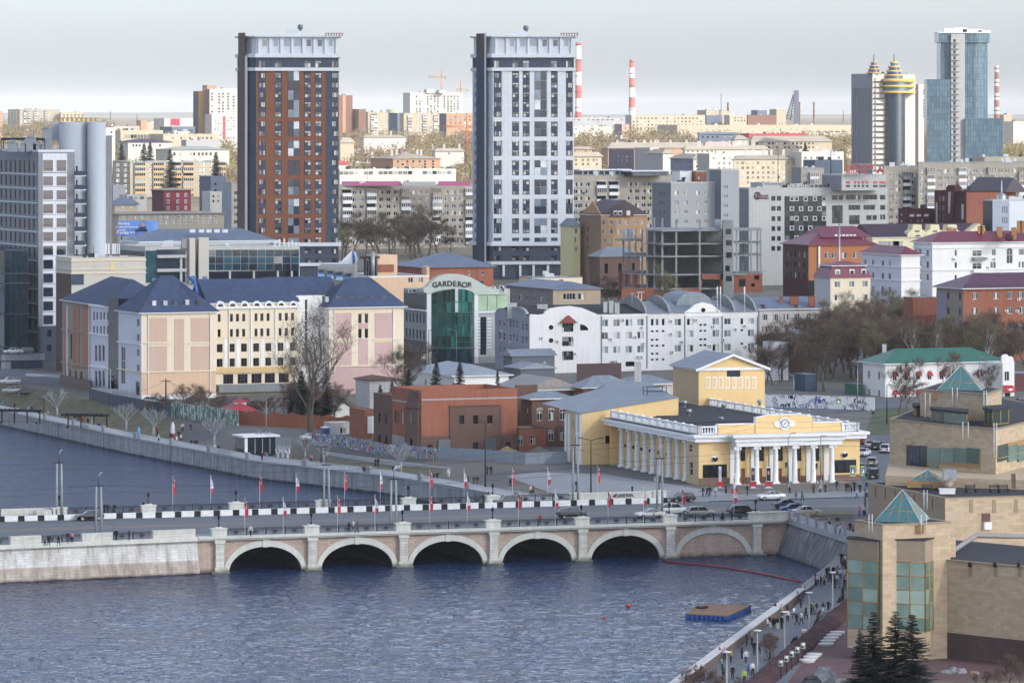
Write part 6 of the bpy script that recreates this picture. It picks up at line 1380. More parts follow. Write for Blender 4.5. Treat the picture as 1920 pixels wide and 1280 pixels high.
b,m=pblk('apartment_block','straw coloured panel block with orange balcony bands left of the brown tower',211,246-2,422,2540,305,G.yblock,309.5,9.75,7,[221,235,283,317,374,384,396],[262,297,330,353,413],20,5,5,[paint('orange balcony','#b3966a',.9,.1),MATS['orange balcony'],G.yblock],a=16,far=True);m.win(3,[221,235],[309+9.75*i for i in range(6)],5,5,'d',G.std);b.done()
b,m=far('museum_house','crimson brick building with white pilasters and a pediment among bare trees','building',285,307,358,1905,357,paint('crimson stucco','#8e3540',.9,.15),[315,333,348],3,366,12,5,7,352,G.tanroof,paint('dark maroon stucco','#5a2f3c',.9,.1),style='d')
for px in (310,323,342,356):pass
far('grey_block','pale grey windowless block behind the billboard','building',210,212,236,1850,350,G.sungrey,D=10);far('grey_block','slate grey blocky plant building with stepped roofs left of the brown tower','building',384,395,424,1880,333,G.slate,[404],2,345,12,3,4,D=14)
far('grey_block','pale low building with mural wall beside the slate blocks','building',392,394,416,1860,362,G.sunwhite,[400,409],2,368,9,3,4,D=10);far('grey_house','grey hip roofed house left of the crimson building','house',209,215,258,1800,384,G.sunyel,[230,246],1,388,8,4,4,371,G.blueroof)
far('balcony_house','row of old flats with glazed balconies beside the crimson building','apartments',236,238,275,1830,368,G.sunwhite,[245,255,266],1,371,8,7,5,D=10);far('old_flats','long three storey flats half hidden by bare trees behind the billboard','apartments',218,222,420,1640,402,paint('dull cream wall','#a59b88',.9,.15),[232+11.5*i for i in range(16)],2,408,10,5,6,D=12,style='d',ry=396,roof=G.tanroof)
far('school','white house with arched windows and a grey green roof','school',292,318,430,2750,281,G.sunwhite,[327,338,358,364,373,380,387,395],1,289,9,4,6,274,paint('grey green roof','#8d9691',.8,.1))
far('villa','white house under a dark violet hip roof with spruces before it','house',222,240,322,2900,267,G.sunwhite,[250,256,262,300],1,273,8,3,4,260,G.violetroof);far('factory_hall','cream factory hall with a tall glazed band','factory',222,226,306,3300,246,G.sunyel,[236+6*i for i in range(11)],1,256,8,5,7,D=30)
far('factory_hall','long straw wall with round arched windows','factory',304,306,410,3200,253,G.sunyel,[316+8*i for i in range(11)],1,259,7,3.4,4,D=30)
b,m=bd('factory_hall','pale hall with one tall crimson panel on its front','factory',304,308,368,4200,222,G.sunwhite,D=30,far=True);m.panel(0,320,337,222.5,236,.3,paint('crimson panel','#a5364c',.9,.05));b.done()
far('dark_hall','dark grey hall with large windows below the crimson panel hall','factory',320,322,366,3700,239,G.slate,[335,347,358],1,245,6,8,5,D=30,roof=G.slate);far('red_stripe_hall','white low hall with an orange stripe along its base','factory',324,326,356,3400,248,G.sunwhite,D=20)
far('old_mill','ochre mill house with a long low wing on the horizon','factory',262,264,276,4600,227,G.sunor,D=14);far('mill_wing','long low dark roofed wing beside the ochre mill house','factory',274,276,310,4650,230,G.sunyel,D=14,roof=G.slate)
far('low_hall','long low straw hall behind the grey round shafts','factory',212,214,262,3900,238,G.sunyel,[222,232,242,252],1,243,5,5,3,D=30);far('pale_block','small white block right of the grey office tower','building',196,198,216,2700,241,G.sunwhite,[203,209],2,248,8,3,4)
far('blank_tower','low pale tan walled yard building left of the school','building',345,349,412,3000,264,G.sungrey,D=10)
b,m=pblk('apartment_block','nine storey tan flats with white balconies at the left horizon',15,37,112,5200,206,G.yblock,210,4.6,7,[62,78,92],[47,54,66,70,86],5,2,2.4,[G.sunwhite],a=12,far=True);m.win(3,[20,26,31],[210+4.6*i for i in range(7)],2,2,'n',G.std);b.done()
far('apartment_block','lower tan flats behind the grey round shafts','apartments',111,114,158,5200,212,G.yblock,[120+7*i for i in range(6)],2,216,4.6,3,2.5);far('apartment_block','orange slab end at the left edge of the skyline','apartments',-20,-18,5,5000,210,G.sunor)
b,m=far('new_tower','new white tower with black window strips and a red balcony column','tower',386,393,460,3950,168,G.sunwhite,[397.5,411,418,428,438],9,176,5.6,4,3.6,D=14,side=G.sunbrn);
far('new_tower','yellow and navy stepped tower slab beside the white tower','tower',367,372,386,4000,172,paint('amber panel','#d9a23c',.9,.05),D=14,side=G.npanel);far('tower_core','orange roof storey of the white tower','tower',386,388,406,3990,161,G.sunor,D=12)
b,m=far('new_block','white nine storey block with a red balcony stripe','apartments',394,397,446,3600,216,G.sunwhite,[404,409,414,428,433,438],9,221,5.4,3,2.2,D=16,gm='bright')
m.panel(0,418,423,218,262,.3,pln('red balcony strip','#a9404a',.7),'balcony_strip')
b,m=far('brown_highrise','purple brown highrise with a cream stripe right of the brown tower','apartments',620,632,661,4200,180,G.sunbrn,D=20,side=G.sunbrn);m.panel(0,642,648,178,250,.3,G.sunor,'stripe')
b,m=far('brown_highrise','second lower purple brown highrise with an orange flank','apartments',658,673,686,4200,206,G.sunbrn,D=20,side=G.sunor)
b,m=pblk('apartment_block','tan nine storey flats beside the round glass building',686,690,727,4300,211,G.yblock,216,5.1,7,[714,720],[698,704],7,3,2.6,[G.sunwhite],far=True);b.done()
gb_=thing('glass_drum','flaring round glass building with yellow and green panes on the skyline','building',(*XY(739,4400),36));b=MB();X,Y=XY(739,4400)
mm_,nt,bs=nmat('striped drum glass');uv=N(nt,'ShaderNodeUVMap').outputs[0];isl=N(nt,'ShaderNodeNewGeometry').outputs['Random Per Island'];nt.links.new(ramp(nt,isl,[(0,lin('#7f9fae')),(.35,lin('#b7b57a')),(.6,lin('#9cb0a4')),(.8,lin('#c9c48c'))],True),bs.inputs['Base Color']);bs.inputs['Roughness'].default_value=.15
for i in range(24):
 for j in range(8):
  f=lambda i,j:(X+(10.5-.75*j*.5)*cos(2*math.pi*i / 24),Y+(10.5-.75*j*.5)*sin(2*math.pi*i / 24),34+4.6*j)
  b.face([f(i,j),f(i+1,j),f(i+1,j+1),f(i,j+1)],mm_)
b.build('glazing',gb_)
far('blue_hall','slate blue hall with one orange panel below the round glass building','building',735,745,756,4100,213,G.slate,D=20)
b,m=pblk('apartment_block','long straw flats with balconies below the white construction block',750,757,832,4000,213,G.yblock,218.5,5.3,6,[783,790,806,812,826],[768,796,817],9,2.6,2.8,[G.sunwhite,G.yblock],far=True);b.done()
far('orange_block','orange and cream block under a red crane','building',830,837,892,3900,214,G.sunor,[845,854,863,872,881],4,219,6,3,3,D=16,side=G.slate)
b,m=far('new_block','large white unfinished block with dark window strips below the yellow crane','apartments',766,769,868,4800,175,G.sunwhite,[781,787.5,802,808.5,815,821,833,840,846,852,858.5],7,181,4.7,3,3.4,D=20);u=b.box(798,800,815,4805,168,G.sunwhite,z0=m.z1,D=8);u2=b.box(822,824,836,4805,169,G.sunwhite,z0=m.z1,D=8);u.finish();u2.finish()
far('stalin_flats','three storey ochre flats with two round gable dormers','apartments',695,737,826,2480,298,G.sunor,[746,755,764,775,787,797,812],3,303,5.4,3.4,3.4,287,G.tanroof,chim=4)
b,m=far('market_hall','long white roofed hall with a glazed upper band behind the beige flats','market',634,637,855,2150,320,G.sunwhite,[640+9.2*i for i in range(23)],1,324.5,6,7.6,6,D=14,roof=G.whiteroof,gm='bright')
far('red_roof_house','small white house with a red roof right of the brown tower','house',630,633,652,2350,308,G.sunwhite,ry=302,roof=pln('tomato roof','#b5433f',.7));far('long_roofs','low long houses with pale slate roofs and small dormers','house',676,682,760,3300,258,G.sunwhite,[692,700],1,262,6,3,3,253,G.tanroof,chim=3)
far('pale_shed','pale roofed house left of the red crane','house',812,816,870,2900,284,G.sunwhite,[830,842],1,288,5,3,3,278,G.tanroof,chim=2);far('pale_shed','pale gabled house beside the brown tower on the slope','house',634,638,664,3000,268,G.sunyel,None,ry=258,roof=G.tanroof)
far('office_slab','long straw office slab with rows of small windows below the tall striped chimneys','factory',1178,1184,1322,4300,217,G.sunyel,[1188+7*i for i in range(19)],4,222,6.2,3,3,D=14,side=G.sungrey)
b,m=far('works_tower','concrete works building with a dark lower part and roof mast','factory',1322,1324,1369,4400,208,G.yblock,D=20);m.panel(0,1323,1352,216,234,2,G.slate,'annex');X,Y=XY(1365,4400);bb=MB();bb.tube([(X,Y,m.z1),(X,Y,ZZ(192,Y))],1.0,G.sunbrn,8);bb.build('flue',b.root);X,Y=XY(1352,4400);bb=MB();bb.tube([(X,Y,m.z1),(X,Y,ZZ(175,Y))],.3,G.iron,5);bb.build('mast',b.root)
far('works_block','straw office wing right of the concrete works building','factory',1366,1368,1400,4380,217,G.sunyel,[1372,1378,1384,1390,1396],2,221,5.5,3,3,D=12)
far('works_shed','umber industrial shed with a blue grey monitor roof','factory',1400,1402,1456,4500,217,G.sunbrn,D=26,roof=G.sunbrn);far('works_monitor','blue grey monitor on the umber shed','factory',1418,1420,1438,4510,208,G.slate,D=14);far('works_block','tan windowless block left of the lattice headframe','factory',1453,1456,1474,4550,206,G.yblock,D=16)
far('long_factory','very long straw factory wall across the middle distance','factory',1266,1270,1600,3900,236,G.sunyel,[1522+12*i for i in range(6)],1,247,6,9,2.5,D=40,roof=G.sungrey)
far('dark_flats','blue grey flats in shadow under the long factory','apartments',1308,1310,1386,3300,252,G.slate,[1318,1327,1336,1345,1360,1370],1,257,6,3,3,248,G.slate);far('striped_market','market hall with a blue and red striped awning roof','market',1400,1404,1512,3250,252,pln('red awning band','#a3333c',.7),D=14,roof=pln('blue awning band','#2f63b0',.7))
far('long_school','long cream school under a pale slate roof','school',1398,1408,1560,2950,266,G.sunyel,[1412+7.5*i for i in range(17)],2,269.5,7,3.4,3.6,255,G.tanroof);far('white_gable','white house with a round gable and blue sign left of the long school','shop',1372,1378,1402,2900,262,G.sunwhite,ry=254,roof=G.tanroof)
far('sunlit_flats','orange and salmon flats with a long pale chimneyed roof','apartments',1128,1140,1330,2750,278,G.sunor,[1146,1155,1164,1173,1182,1191],3,283,8,3.4,4,267,G.tanroof,chim=9)
far('sunlit_flats','dull mauve terrace with orange striped end','apartments',1154,1189,1204,2520,281,G.sunor,[1197],4,286,7.5,7,3,D=34,side=paint('mauve wall','#6d6674',.9,.1),scols=[1160,1168,1176,1184]);far('sunlit_flats','white block with stacked balconies beside the mauve terrace','apartments',1208,1219,1236,2480,279,G.sunwhite,[1226],4,291,7.6,10,4,D=20,side=G.sungrey)
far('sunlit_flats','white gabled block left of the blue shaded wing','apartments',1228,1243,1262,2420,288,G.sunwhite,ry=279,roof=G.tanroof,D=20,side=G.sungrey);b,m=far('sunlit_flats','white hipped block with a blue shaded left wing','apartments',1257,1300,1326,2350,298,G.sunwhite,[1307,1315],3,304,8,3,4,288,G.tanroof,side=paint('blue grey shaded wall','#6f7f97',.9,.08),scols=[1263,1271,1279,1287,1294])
far('sunlit_flats','tall end of the long white flats with four window columns','apartments',1322,1330,1376,2280,290,G.sunwhite,[1338,1348,1358,1368],4,297,9.2,3.6,4.4,D=14,side=G.sungrey,gm='bright')
far('sunlit_flats','long four storey cream flats in full sun behind the grey offices','apartments',1374,1376,1502,2285,299,G.sunyel,[1383+9.6*i for i in range(13)],5,305.5,9.2,4,4.4,291,G.tanroof,D=14,gm='bright',chim=5)
far('sunlit_flats','white flat roofed block at the right end of the sunlit flats','apartments',1500,1503,1582,2290,287,G.sunwhite,[1510,1521,1532,1543,1564,1573],3,296,9.2,4,4.4,D=14);far('long_roof','long pale slate roof with a crowd of chimneys','apartments',1280,1284,1440,2520,281,G.sunwhite,[1290+9*i for i in range(6)],1,284,6,3,3,273,G.tanroof,chim=12)
far('rose_roof','house under a faded rose roof','house',1318,1322,1372,2650,276,G.sunwhite,ry=266,roof=paint('faded rose roof','#b98f8a',.8,.1));far('pale_gable','pale two storey house with one round dormer right of the white tower','house',1062,1066,1128,2300,294,G.sunyel,[1080,1093,1103,1113,1119],2,300,8,3.4,4,285,G.tanroof)
far('tan_row','small ochre houses above the pale two storey house','house',1066,1070,1110,2650,280,G.sunor,[1078,1088,1098],1,284,6,3,3,275,G.tanroof);far('white_works','low white works sheds below the striped chimneys','factory',1066,1068,1148,3900,239,G.sunwhite,[1080,1095,1110],1,242,4,5,2,D=20);far('pipe_works','long grey works roof with a row of thin dark flues','factory',1066,1068,1180,4700,222,G.sungrey,[1076+9*i for i in range(11)],1,225,4,5,1.6,D=30)
far('mauve_works','mauve works block left of the straw office slab','factory',1148,1166,1180,4100,234,G.sunpink,D=16,side=paint('mauve works wall','#7d7480',.9,.1))
far('grey_shed','slate roof block beside the red roof sign','building',1524,1528,1580,1760,303,G.slate,D=10)
far('tan_roof_block','pale rooftop block behind the right beige flats','building',1842,1846,1960,1900,297,G.sunyel,D=10);far('far_highrise','pink brown highrise flats beyond the glass tower','apartments',1716,1722,1738,3300,160,G.sunwhite,[1733],9,170,6,4,5,D=14,side=G.sunpink);far('far_highrise','salmon slab in the gap left of the glass tower','apartments',1712,1715,1722,3600,205,G.sunpink,D=10)
far('sign_block','white works hall with a red sign at the right edge','factory',1896,1900,1960,4200,229,G.sunwhite,D=20)[1];far('works_block','salmon block below the right striped chimney','factory',1880,1882,1898,4400,216,G.sunpink,D=14)
rr=random.Random(12);wl_=[G.sunwhite,G.sunyel,G.sunor,G.sunpink,G.sungrey,G.slab9];rf_=[G.tanroof,G.tanroof,G.whiteroof,G.sungrey,G.violetroof,paint('rust roof','#8a5648',.8,.15)]
for x0,x1,Y0,Y1,n in ((640,880,2550,3800,26),(1080,1270,2900,3900,20),(1270,1590,2550,3700,26),(215,440,2800,4300,20),(0,200,4000,5400,10),(1880,1925,2400,4000,5),(1100,1330,2420,2700,6),(640,890,4100,5000,8),(1240,1600,4200,5000,12)):
 for i in range(n):
  x,Y=rr.uniform(x0,x1),rr.uniform(Y0,Y1);w=rr.uniform(16,44)*2500 / Y;yt=HY+(HC-gz(Y)-rr.uniform(5,12))*F / Y;c_=[x+w*(k+.5) / 6 for k in range(6)]
  far('small_house','small muted house among the trees of the distant city','house',x-w*.25,x,x+w,Y,yt,wl_[rr.randrange(6)],c_,2,yt+2.6*2500 / Y,6.5*2500 / Y,2.6*2500 / Y,3*2500 / Y,yt-rr.uniform(3,7)*2500 / Y if rr.random()<.75 else None,rf_[rr.randrange(6)],D=rr.uniform(9,14),group='small houses of the distant city',a=rr.choice((23,23,12,35)),chim=rr.randrange(3))
gt,m=bd('banded_tower','tower with a grey left flank, white balconied middle and yellow banded round glass corner','tower',1597,1636,1716,2780,140,G.sunwhite,far=True,D=28);r_=gt.root;m.emat[3]=paint('ribbed grey flank','#7c828d',.8,.05);ym=paint('yellow band','#d3a640',.8,.05)
X,Y=XY(1676,2782);Yc=Y+3
for i in range(9):m.panel(3,1600+3.9*i,1600.8+3.9*i,166,310,.4,MATS['darker grey facade'],'rib')
for i in range(17):m.panel(0,1638,1664,152.5+10.4*i,154+10.4*i,1.4,G.iron,'balcony_rail');m.panel(0,1639.5,1642,147+10.4*i,152+10.4*i,.2,G.dark,'window')
lathe1('round_corner',r_,[(6.2,20),(6.2,ZZ(175,Y))],(XY(1679,Y)[0],Yc,0),G.blue,28)
for y0_,y1_ in ((148,154),(160,164),(171,175)):b=MB();b.lathe([(0,ZZ(y1_,Y)),(9,ZZ(y1_,Y)),(9,ZZ(y0_,Y)),(0,ZZ(y0_,Y))],(XY(1680,Y)[0],Yc,0),ym,28);b.prism([(XY(1690,Y)[0],Yc-7),(XY(1717,Y)[0],Yc-3),(XY(1717,Y)[0],Yc+10),(XY(1690,Y)[0],Yc+10)],ZZ(y1_,Y),ZZ(y0_,Y),ym,bottom=True);b.build('band',r_)
lathe1('round_corner',r_,[(8,ZZ(175,Y)),(8,ZZ(148,Y))],(XY(1680,Y)[0],Yc,0),G.blue,28)
for px,yb,k in ((1677,148,1.0),(1639,142,.8)):
 X=XY(px,Y)[0];z=ZZ(yb,Y);r=5.4*k;b=MB()
 for j in range(4):b.lathe([(r*(1-.2*j),z+2.6*k*j),(r*(1-.2*j),z+2.6*k*j+1.6)],(X,Yc,0),G.blue,18);b.lathe([(0,z+2.6*k*j+1.6),(r*(1.06-.2*j),z+2.6*k*j+1.6),(r*(1.06-.2*j),z+2.6*k*(j+1)),(0,z+2.6*k*(j+1))],(X,Yc,0),ym,18)
 b.tube([(X,Yc,z+10.4*k),(X,Yc,z+10.4*k+4.5)],.25,G.iron,5);b.build('spire',r_)
flt(r_,m.poly,m.z1,G.rawcon,.6);gt.done()
gt=thing('glass_tower','tallest blue glass tower with a rounded right side and a crown ring','tower',(*XY(1810,2860),24));Y=2850;s=Y / F
bg2=masonry('blue tower panes','#435a6c','#2c3e4d',1.6,3.5,.1,.3,'#54707f',0.0,.14)
def rbox(x0,x1,Y0,dep,yt,r,mat,nm,yb=330):
 a,_=XY(x0,Y0);c,_=XY(x1,Y0);p=[(a,Y0)]+[(c-r+r*sin(R(t)),Y0+r-r*cos(R(t))) for t in range(0,91,10)]+[(c,Y0+dep),(a,Y0+dep)]
 b=MB();b.prism(p,ZZ(yb,Y0),ZZ(yt,Y0),mat);b.build(nm,gt);return p
rbox(1763.5,1855,Y,26,80,10,bg2,'shaft');p=rbox(1760,1859,Y-1.5,29,62,11,bg2,'crown',80);rbox(1738,1782,Y-4,20,149,.5,bg2,'side_block');rbox(1809,1881,Y-5,20,222,.5,bg2,'front_block')
prism1('roof',gt,grow(p,.3),ZZ(62,Y),ZZ(60.5,Y),G.wpanel);b=MB();a,c=XY(1783,Y-2)[0],XY(1809,Y-2)[0];b.box((a,Y-3,20),(c,Y-.5,ZZ(64,Y)),G.sungrey);b.build('service_core',gt)
for i in range(23):b=MB();y=80+10.65*i;b.box((a+.3,Y-4.4,ZZ(y+1,Y)),(a+5.2,Y-3,ZZ(y,Y)),G.sungrey);b.box((a+1.4,Y-3.1,ZZ(y,Y)),(a+2.8,Y-2.9,ZZ(y-6,Y)),G.dark);b.build('balcony',gt)
for x,w,y in ((1778,3,54),(1800,4,52),(1822,6,55),(1845,4,57)):X,Yy=XY(x,Y+8);box1('roof_plant',gt,(X-w,Yy-3,ZZ(61,Y)),(X+w,Yy+3,ZZ(y,Y)),G.wpanel)
def bandm(name,a,c,h,ph=0.0):
 m,nt,bs=nmat(name);p=wps(nt);sx=nt.nodes.new('ShaderNodeSeparateXYZ');nt.links.new(p,sx.inputs[0])
 f=mth(nt,'FRACT',mth(nt,'DIVIDE',mth(nt,'ADD',sx.outputs[2],ph),h));nt.links.new(vary(nt,ramp(nt,f,[(0,lin(a)),(.5,lin(c))],True),.15),bs.inputs['Base Color']);bs.inputs['Roughness'].default_value=.9;return m
def smoke(px,Y,ytop,w0,w1,mat,label,yb=245):
 s=Y / F;X,_=XY(px,Y);t=thing('chimney',label,'chimney',(X,Y,gz(Y)));zt=ZZ(ytop,Y);zb=gz(Y)-2;lathe1('shaft',t,[(w1*s / 2,zb),(w0*s / 2,zt),(w0*s / 2*.8,zt),(w0*s / 2*.75,zt-2)],(X,Y,0),mat,16)
 b=MB()
 for k in range(5):z=zt-3-(zt-zb)*k*.17;r=(w0+(w1-w0)*k*.17)*s / 2;b.lathe([(r,z),(r+.6,z),(r+.6,z+.8),(r,z+.8)],(X,Y,0),pln('chimney gallery','#8b5a52',.7),16)
 b.build('gallery',t)
rw=bandm('red and white bands','#b8574f','#d9d2c9',15.7*2,9)
smoke(1084.5,5500,80,10,13.5,rw,'tall red and white striped chimney half hidden by the white tower');smoke(1185,6200,112,9,14,bandm('red and pale bands','#b5605a','#d9d2c9',27,6),'tall red and white striped chimney standing clear on the skyline');smoke(1869,4300,123,8,12,bandm('rust and grey bands','#8a5a52','#b9b4ac',13,5),'rust banded grey chimney right of the glass tower')
um=G.sunbrn
for x,yt,lb in ((1499,191,'slim umber chimney right of the lattice headframe'),(1526,191,'slim umber chimney standing alone left of the banded tower')):smoke(x,5000,yt,3,4,um,lb)
hf=thing('headframe','dark tower with a slanting lattice brace on the works skyline','headframe',(*XY(1492,5000),gz(5000)));s=5000 / F;X,Y=XY(1493,5000);box1('tower',hf,(X-4.5*s,Y-3,40),(X+4.5*s,Y+3,ZZ(170,Y)),G.slate);b=MB();q=lambda x,y:(*XY(x,4998),ZZ(y,4998))
for x0_,x1_ in ((1473,1487),(1482,1489),(1490,1490)):b.tube([q(x0_,226),q(x1_,178)],.5,G.iron,4)
for i in range(9):y=222-5*i;xa_=1473+14*(226-y) / 48;b.tube([q(xa_,y),q(1489,y-3)],.3,G.iron,4);b.tube([q(xa_,y),q(1486,y+4)],.3,G.iron,4)
b.build('brace',hf)
def crane(px,Y,yb,ytop,jib,mat,label,yj):
 q=lambda x,y:(*XY(x,Y),ZZ(y,Y));c=thing('tower_crane',label,'crane',(*XY(px,Y),ZZ(yb,Y)));s=Y / F;b=MB();w=1.6*s
 X=XY(px,Y)[0];z0,z1=ZZ(yb,Y),ZZ(ytop,Y);n=max(4,int((z1-z0) / (2.5*w)))
 for sx in (-1,1):b.tube([(X+sx*w,Y-w,z0),(X+sx*w,Y-w,ZZ(yj,Y))],.22*s+.1,mat,4);b.tube([(X+sx*w,Y+w,z0),(X+sx*w,Y+w,ZZ(yj,Y))],.22*s+.1,mat,4)
 zz=[z0+(ZZ(yj,Y)-z0)*i / n for i in range(n+1)]
 for i in range(n):b.tube([(X+w*(-1)**i,Y-w,zz[i]),(X-w*(-1)**i,Y-w,zz[i+1])],.16*s+.08,mat,4)
 b.build('mast',c);b=MB()
 x0,x1=jib;n=14
 for k in range(n):a=x0+(x1-x0)*k / n;d=x0+(x1-x0)*(k+1) / n;b.tube([q(a,yj+(.6 if k%2 else-2)),q(d,yj+(-2 if k%2 else .6))],.15*s+.06,mat,4)
 for dy in (.6,-2):b.tube([q(x0,yj+dy),q(x1,yj+dy)],.2*s+.08,mat,4)
 b.tube([q(px,yj),q(px,ytop)],.9*s,mat,4);b.tube([q(px,ytop),q(x0+3,yj-2)],.1*s,mat,3);b.tube([q(px,ytop),q(x1-1,yj-2)],.1*s,mat,3);b.build('jib',c)
 box1('counterweight',c,(XY(x1-3,Y)[0],Y-1,ZZ(yj+3,Y)),(XY(x1,Y)[0],Y+1,ZZ(yj,Y)),G.rawcon)
crane(828,4900,172,128,(803,836),pln('yellow crane paint','#c98f45',.6),'yellow tower crane over the white unfinished block',145);crane(864,5200,175,150,(855,878),MATS['yellow crane paint'],'smaller yellow tower crane right of the white unfinished block',169);crane(875,2700,285,212,(818,886),pln('orange red crane paint','#c0623c',.6),'orange red tower crane with a low jib left of the white tower',238)
for x,Y,yb,yt,lb in ((207,4800,226,208,'lattice radio mast on the left horizon'),(257,5600,230,212,'thin mast beside the ochre mill house'),(1558,1740,345,281,'dark telecom mast with panel antennas on the grey office roof'),(1459,2100,370,280,'tall lattice mast before the sunlit flats'),(1581,5200,230,205,'pylon left of the banded tower'),(853,1500,300,256,'white telecom mast beside the white tower')):
 if x==853:continue
 X,Y=XY(x,Y);s=Y / F;c=thing('mast',lb,'mast',(X,Y,ZZ(yb,Y)));b=MB();w=.8*s
 for sx in (-1,1):b.tube([(X+sx*w,Y,ZZ(yb,Y)),(X,Y,ZZ(yt,Y))],.2*s+.05,G.iron,4)
 n=10
 for i in range(n):t0,t1=i / n,(i+1) / n;zz=lambda t:ZZ(yb+(yt-yb)*t,Y);b.tube([(X+w*(1-t0)*(-1)**i,Y,zz(t0)),(X-w*(1-t1)*(-1)**i,Y,zz(t1))],.12*s+.04,G.iron,3)
 b.build('lattice',c)
 if x==1558:
  b=MB()
  for k in range(6):b.box((X-2+k*.75,Y-.4,ZZ(294-(k%2)*3,Y)),(X-1.6+k*.75,Y-.1,ZZ(284-(k%2)*3,Y)),G.trim)
  b.build('antenna',c)
b=MB();hm=paint('far blue woods','#4e5a52',.95,.2);xs=list(range(-4000,6001,125));rr=random.Random(3)
pr=[(XY(x,24000)[0],24000,gz(24000)-20,gz(24000)+6+rr.uniform(0,6)+(10 if x<900 else 0)) for x in xs]
for p,q_ in zip(pr,pr[1:]):b.face([(p[0],p[1],p[2]),(q_[0],q_[1],q_[2]),(q_[0],q_[1],q_[3]),(p[0],p[1],p[3])],hm,True);b.face([(p[0],p[1],p[3]),(q_[0],q_[1],q_[3]),(q_[0]*1.3,q_[1]+9000,q_[3]),(p[0]*1.3,p[1]+9000,p[3])],hm,True)
struct(b,'hills')
def cloud():
 m,nt,bs=nmat('thin cloud');out=nt.nodes['Material Output'];nt.nodes.remove(bs);tr=nt.nodes.new('ShaderNodeBsdfTransparent');tl=nt.nodes.new('ShaderNodeBsdfTranslucent');tl.inputs[0].default_value=(.9,.9,.92,1);tr.inputs[0].default_value=(.92,.96,1,1)
 mx=nt.nodes.new('ShaderNodeMixShader');mx.inputs[0].default_value=CLOUD_OPAQ;nt.links.new(tr.outputs[0],mx.inputs[1]);nt.links.new(tl.outputs[0],mx.inputs[2]);nt.links.new(mx.outputs[0],out.inputs[0])
 H=620.0;k=H / math.tan(R(SUN_EL));ox,oy=sin(R(SUN_AZ))*k,-cos(R(SUN_AZ))*k
 rim=[(-700,100),(-200,-100),(400,50),(700,500),(650,1100),(560,1700),(470,2020),(250,2060),(0,2010),(-200,2060),(-420,2010),(-800,1500),(-850,800)]
 b=MB();cx,cy=0,1000;n=len(rim);vs=[];rr=random.Random(5);K=8
 for up in (1,-1):
  for j in range(K+1):
   t=j / K
   for x,y in rim:vs.append((cx+(x-cx)*t+ox,cy+(y-cy)*t+oy,H+up*60*(1-t**2)*(1+rr.uniform(-.2,.2))))
 fs=[]
 for u in (0,1):
  o=u*(K+1)*n
  for j in range(K):
   for i in range(n):q=(o+j*n+i,o+j*n+(i+1)%n,o+(j+1)*n+(i+1)%n,o+(j+1)*n+i);fs.append(q if u==0 else q[::-1])
 b.idx(vs,fs,m,True);o=struct(b,'cloud');return o
CLOUD_OPAQ=0.52
cloud()
# ---- air: one closed box of even thin haze
hm_=bpy.data.materials.new('haze');hm_.use_nodes=True;nt=hm_.node_tree;nt.nodes.remove(nt.nodes['Principled BSDF']);pv=nt.nodes.new('ShaderNodeVolumePrincipled')
pv.inputs['Color'].default_value=(.98,.99,1.0,1);pv.inputs['Density'].default_value=2.6e-5;pv.inputs['Anisotropy'].default_value=-0.4
nt.links.new(pv.outputs[0],nt.nodes['Material Output'].inputs['Volume'])
b=MB();b.box((-16000,-300,-3),(16000,36000,190),hm_);hz=b.build('haze');hz['kind']='stuff'
G.gold=pln('golden window bars','#a8803f',.5);G.mgreen=glassm('museum green glass',['#3c5145','#52705f','#2e4038','#668373'],curtains=.0);G.mgl=glassm('museum hall glass',['#7d9585','#869e8d','#758d7e','#95ab9a','#6b8376'],curtains=0,spec=.3,rough=.2)
G.pyr=pln('teal pyramid glass','#44767a',.32,0,.4);G.stone2=masonry('greyed stone tiles','#9d8b72','#887660',1.1,.42,.012,.1,'#97856c',.5)
mu,m=bd('museum','beige tiled museum of stepped blocks with tall green glass bays and teal glass pyramids','museum',1603,1655,1782,545,985,G.stone,a=24.0,zg=1.4);r_=mu.root
def roof_rim(poly,z,out=.12,mat=None):prism1('coping',r_,grow(poly,out),z,z+.16,mat or G.stone2,bottom=True);b=MB();b.face([(p[0],p[1],z+.17) for p in grow(poly,-.5)],G.darkroof);b.build('roof',r_)
roof_rim(m.poly,m.z1)
def pyramid(cx,Y,w,yb,ya,ang,n=4):
 X,Y=XY(cx,Y);zb,za=ZZ(yb,Y),ZZ(ya,Y);q=[(X+w*cos(R(ang+90*i)),Y+w*sin(R(ang+90*i))) for i in range(4)]
 b=MB();b.prism(grow(q,.25),zb-.9,zb,G.gold,bottom=True);base=b.build('pyramid_base',r_);b=MB()
 for i in range(4):p0,p1=q[i],q[(i+1)%4];b.face([(*p0,zb),(*p1,zb),(X,Y,za)],G.pyr)
 o=b.build('pyramid',r_);b=MB()
 for i in range(4):
  p0,p1=Vector((*q[i],zb)),Vector((*q[(i+1)%4],zb));A=Vector((X,Y,za));b.tube([p0,A],.06,G.gpanel,4)
  for k in (1,2,3):f=p0.lerp(p1,k / 4);b.tube([f,f.lerp(A,.92 if k==2 else .55)],.05,G.gold,4)
  for t in (.38,):b.tube([p0.lerp(A,t),p1.lerp(A,t)],.05,G.gold,4)
 b.build('glazing_bar',o)
c=center(m.poly);pyramid(1692,550.5,4.25,979,918,-62)
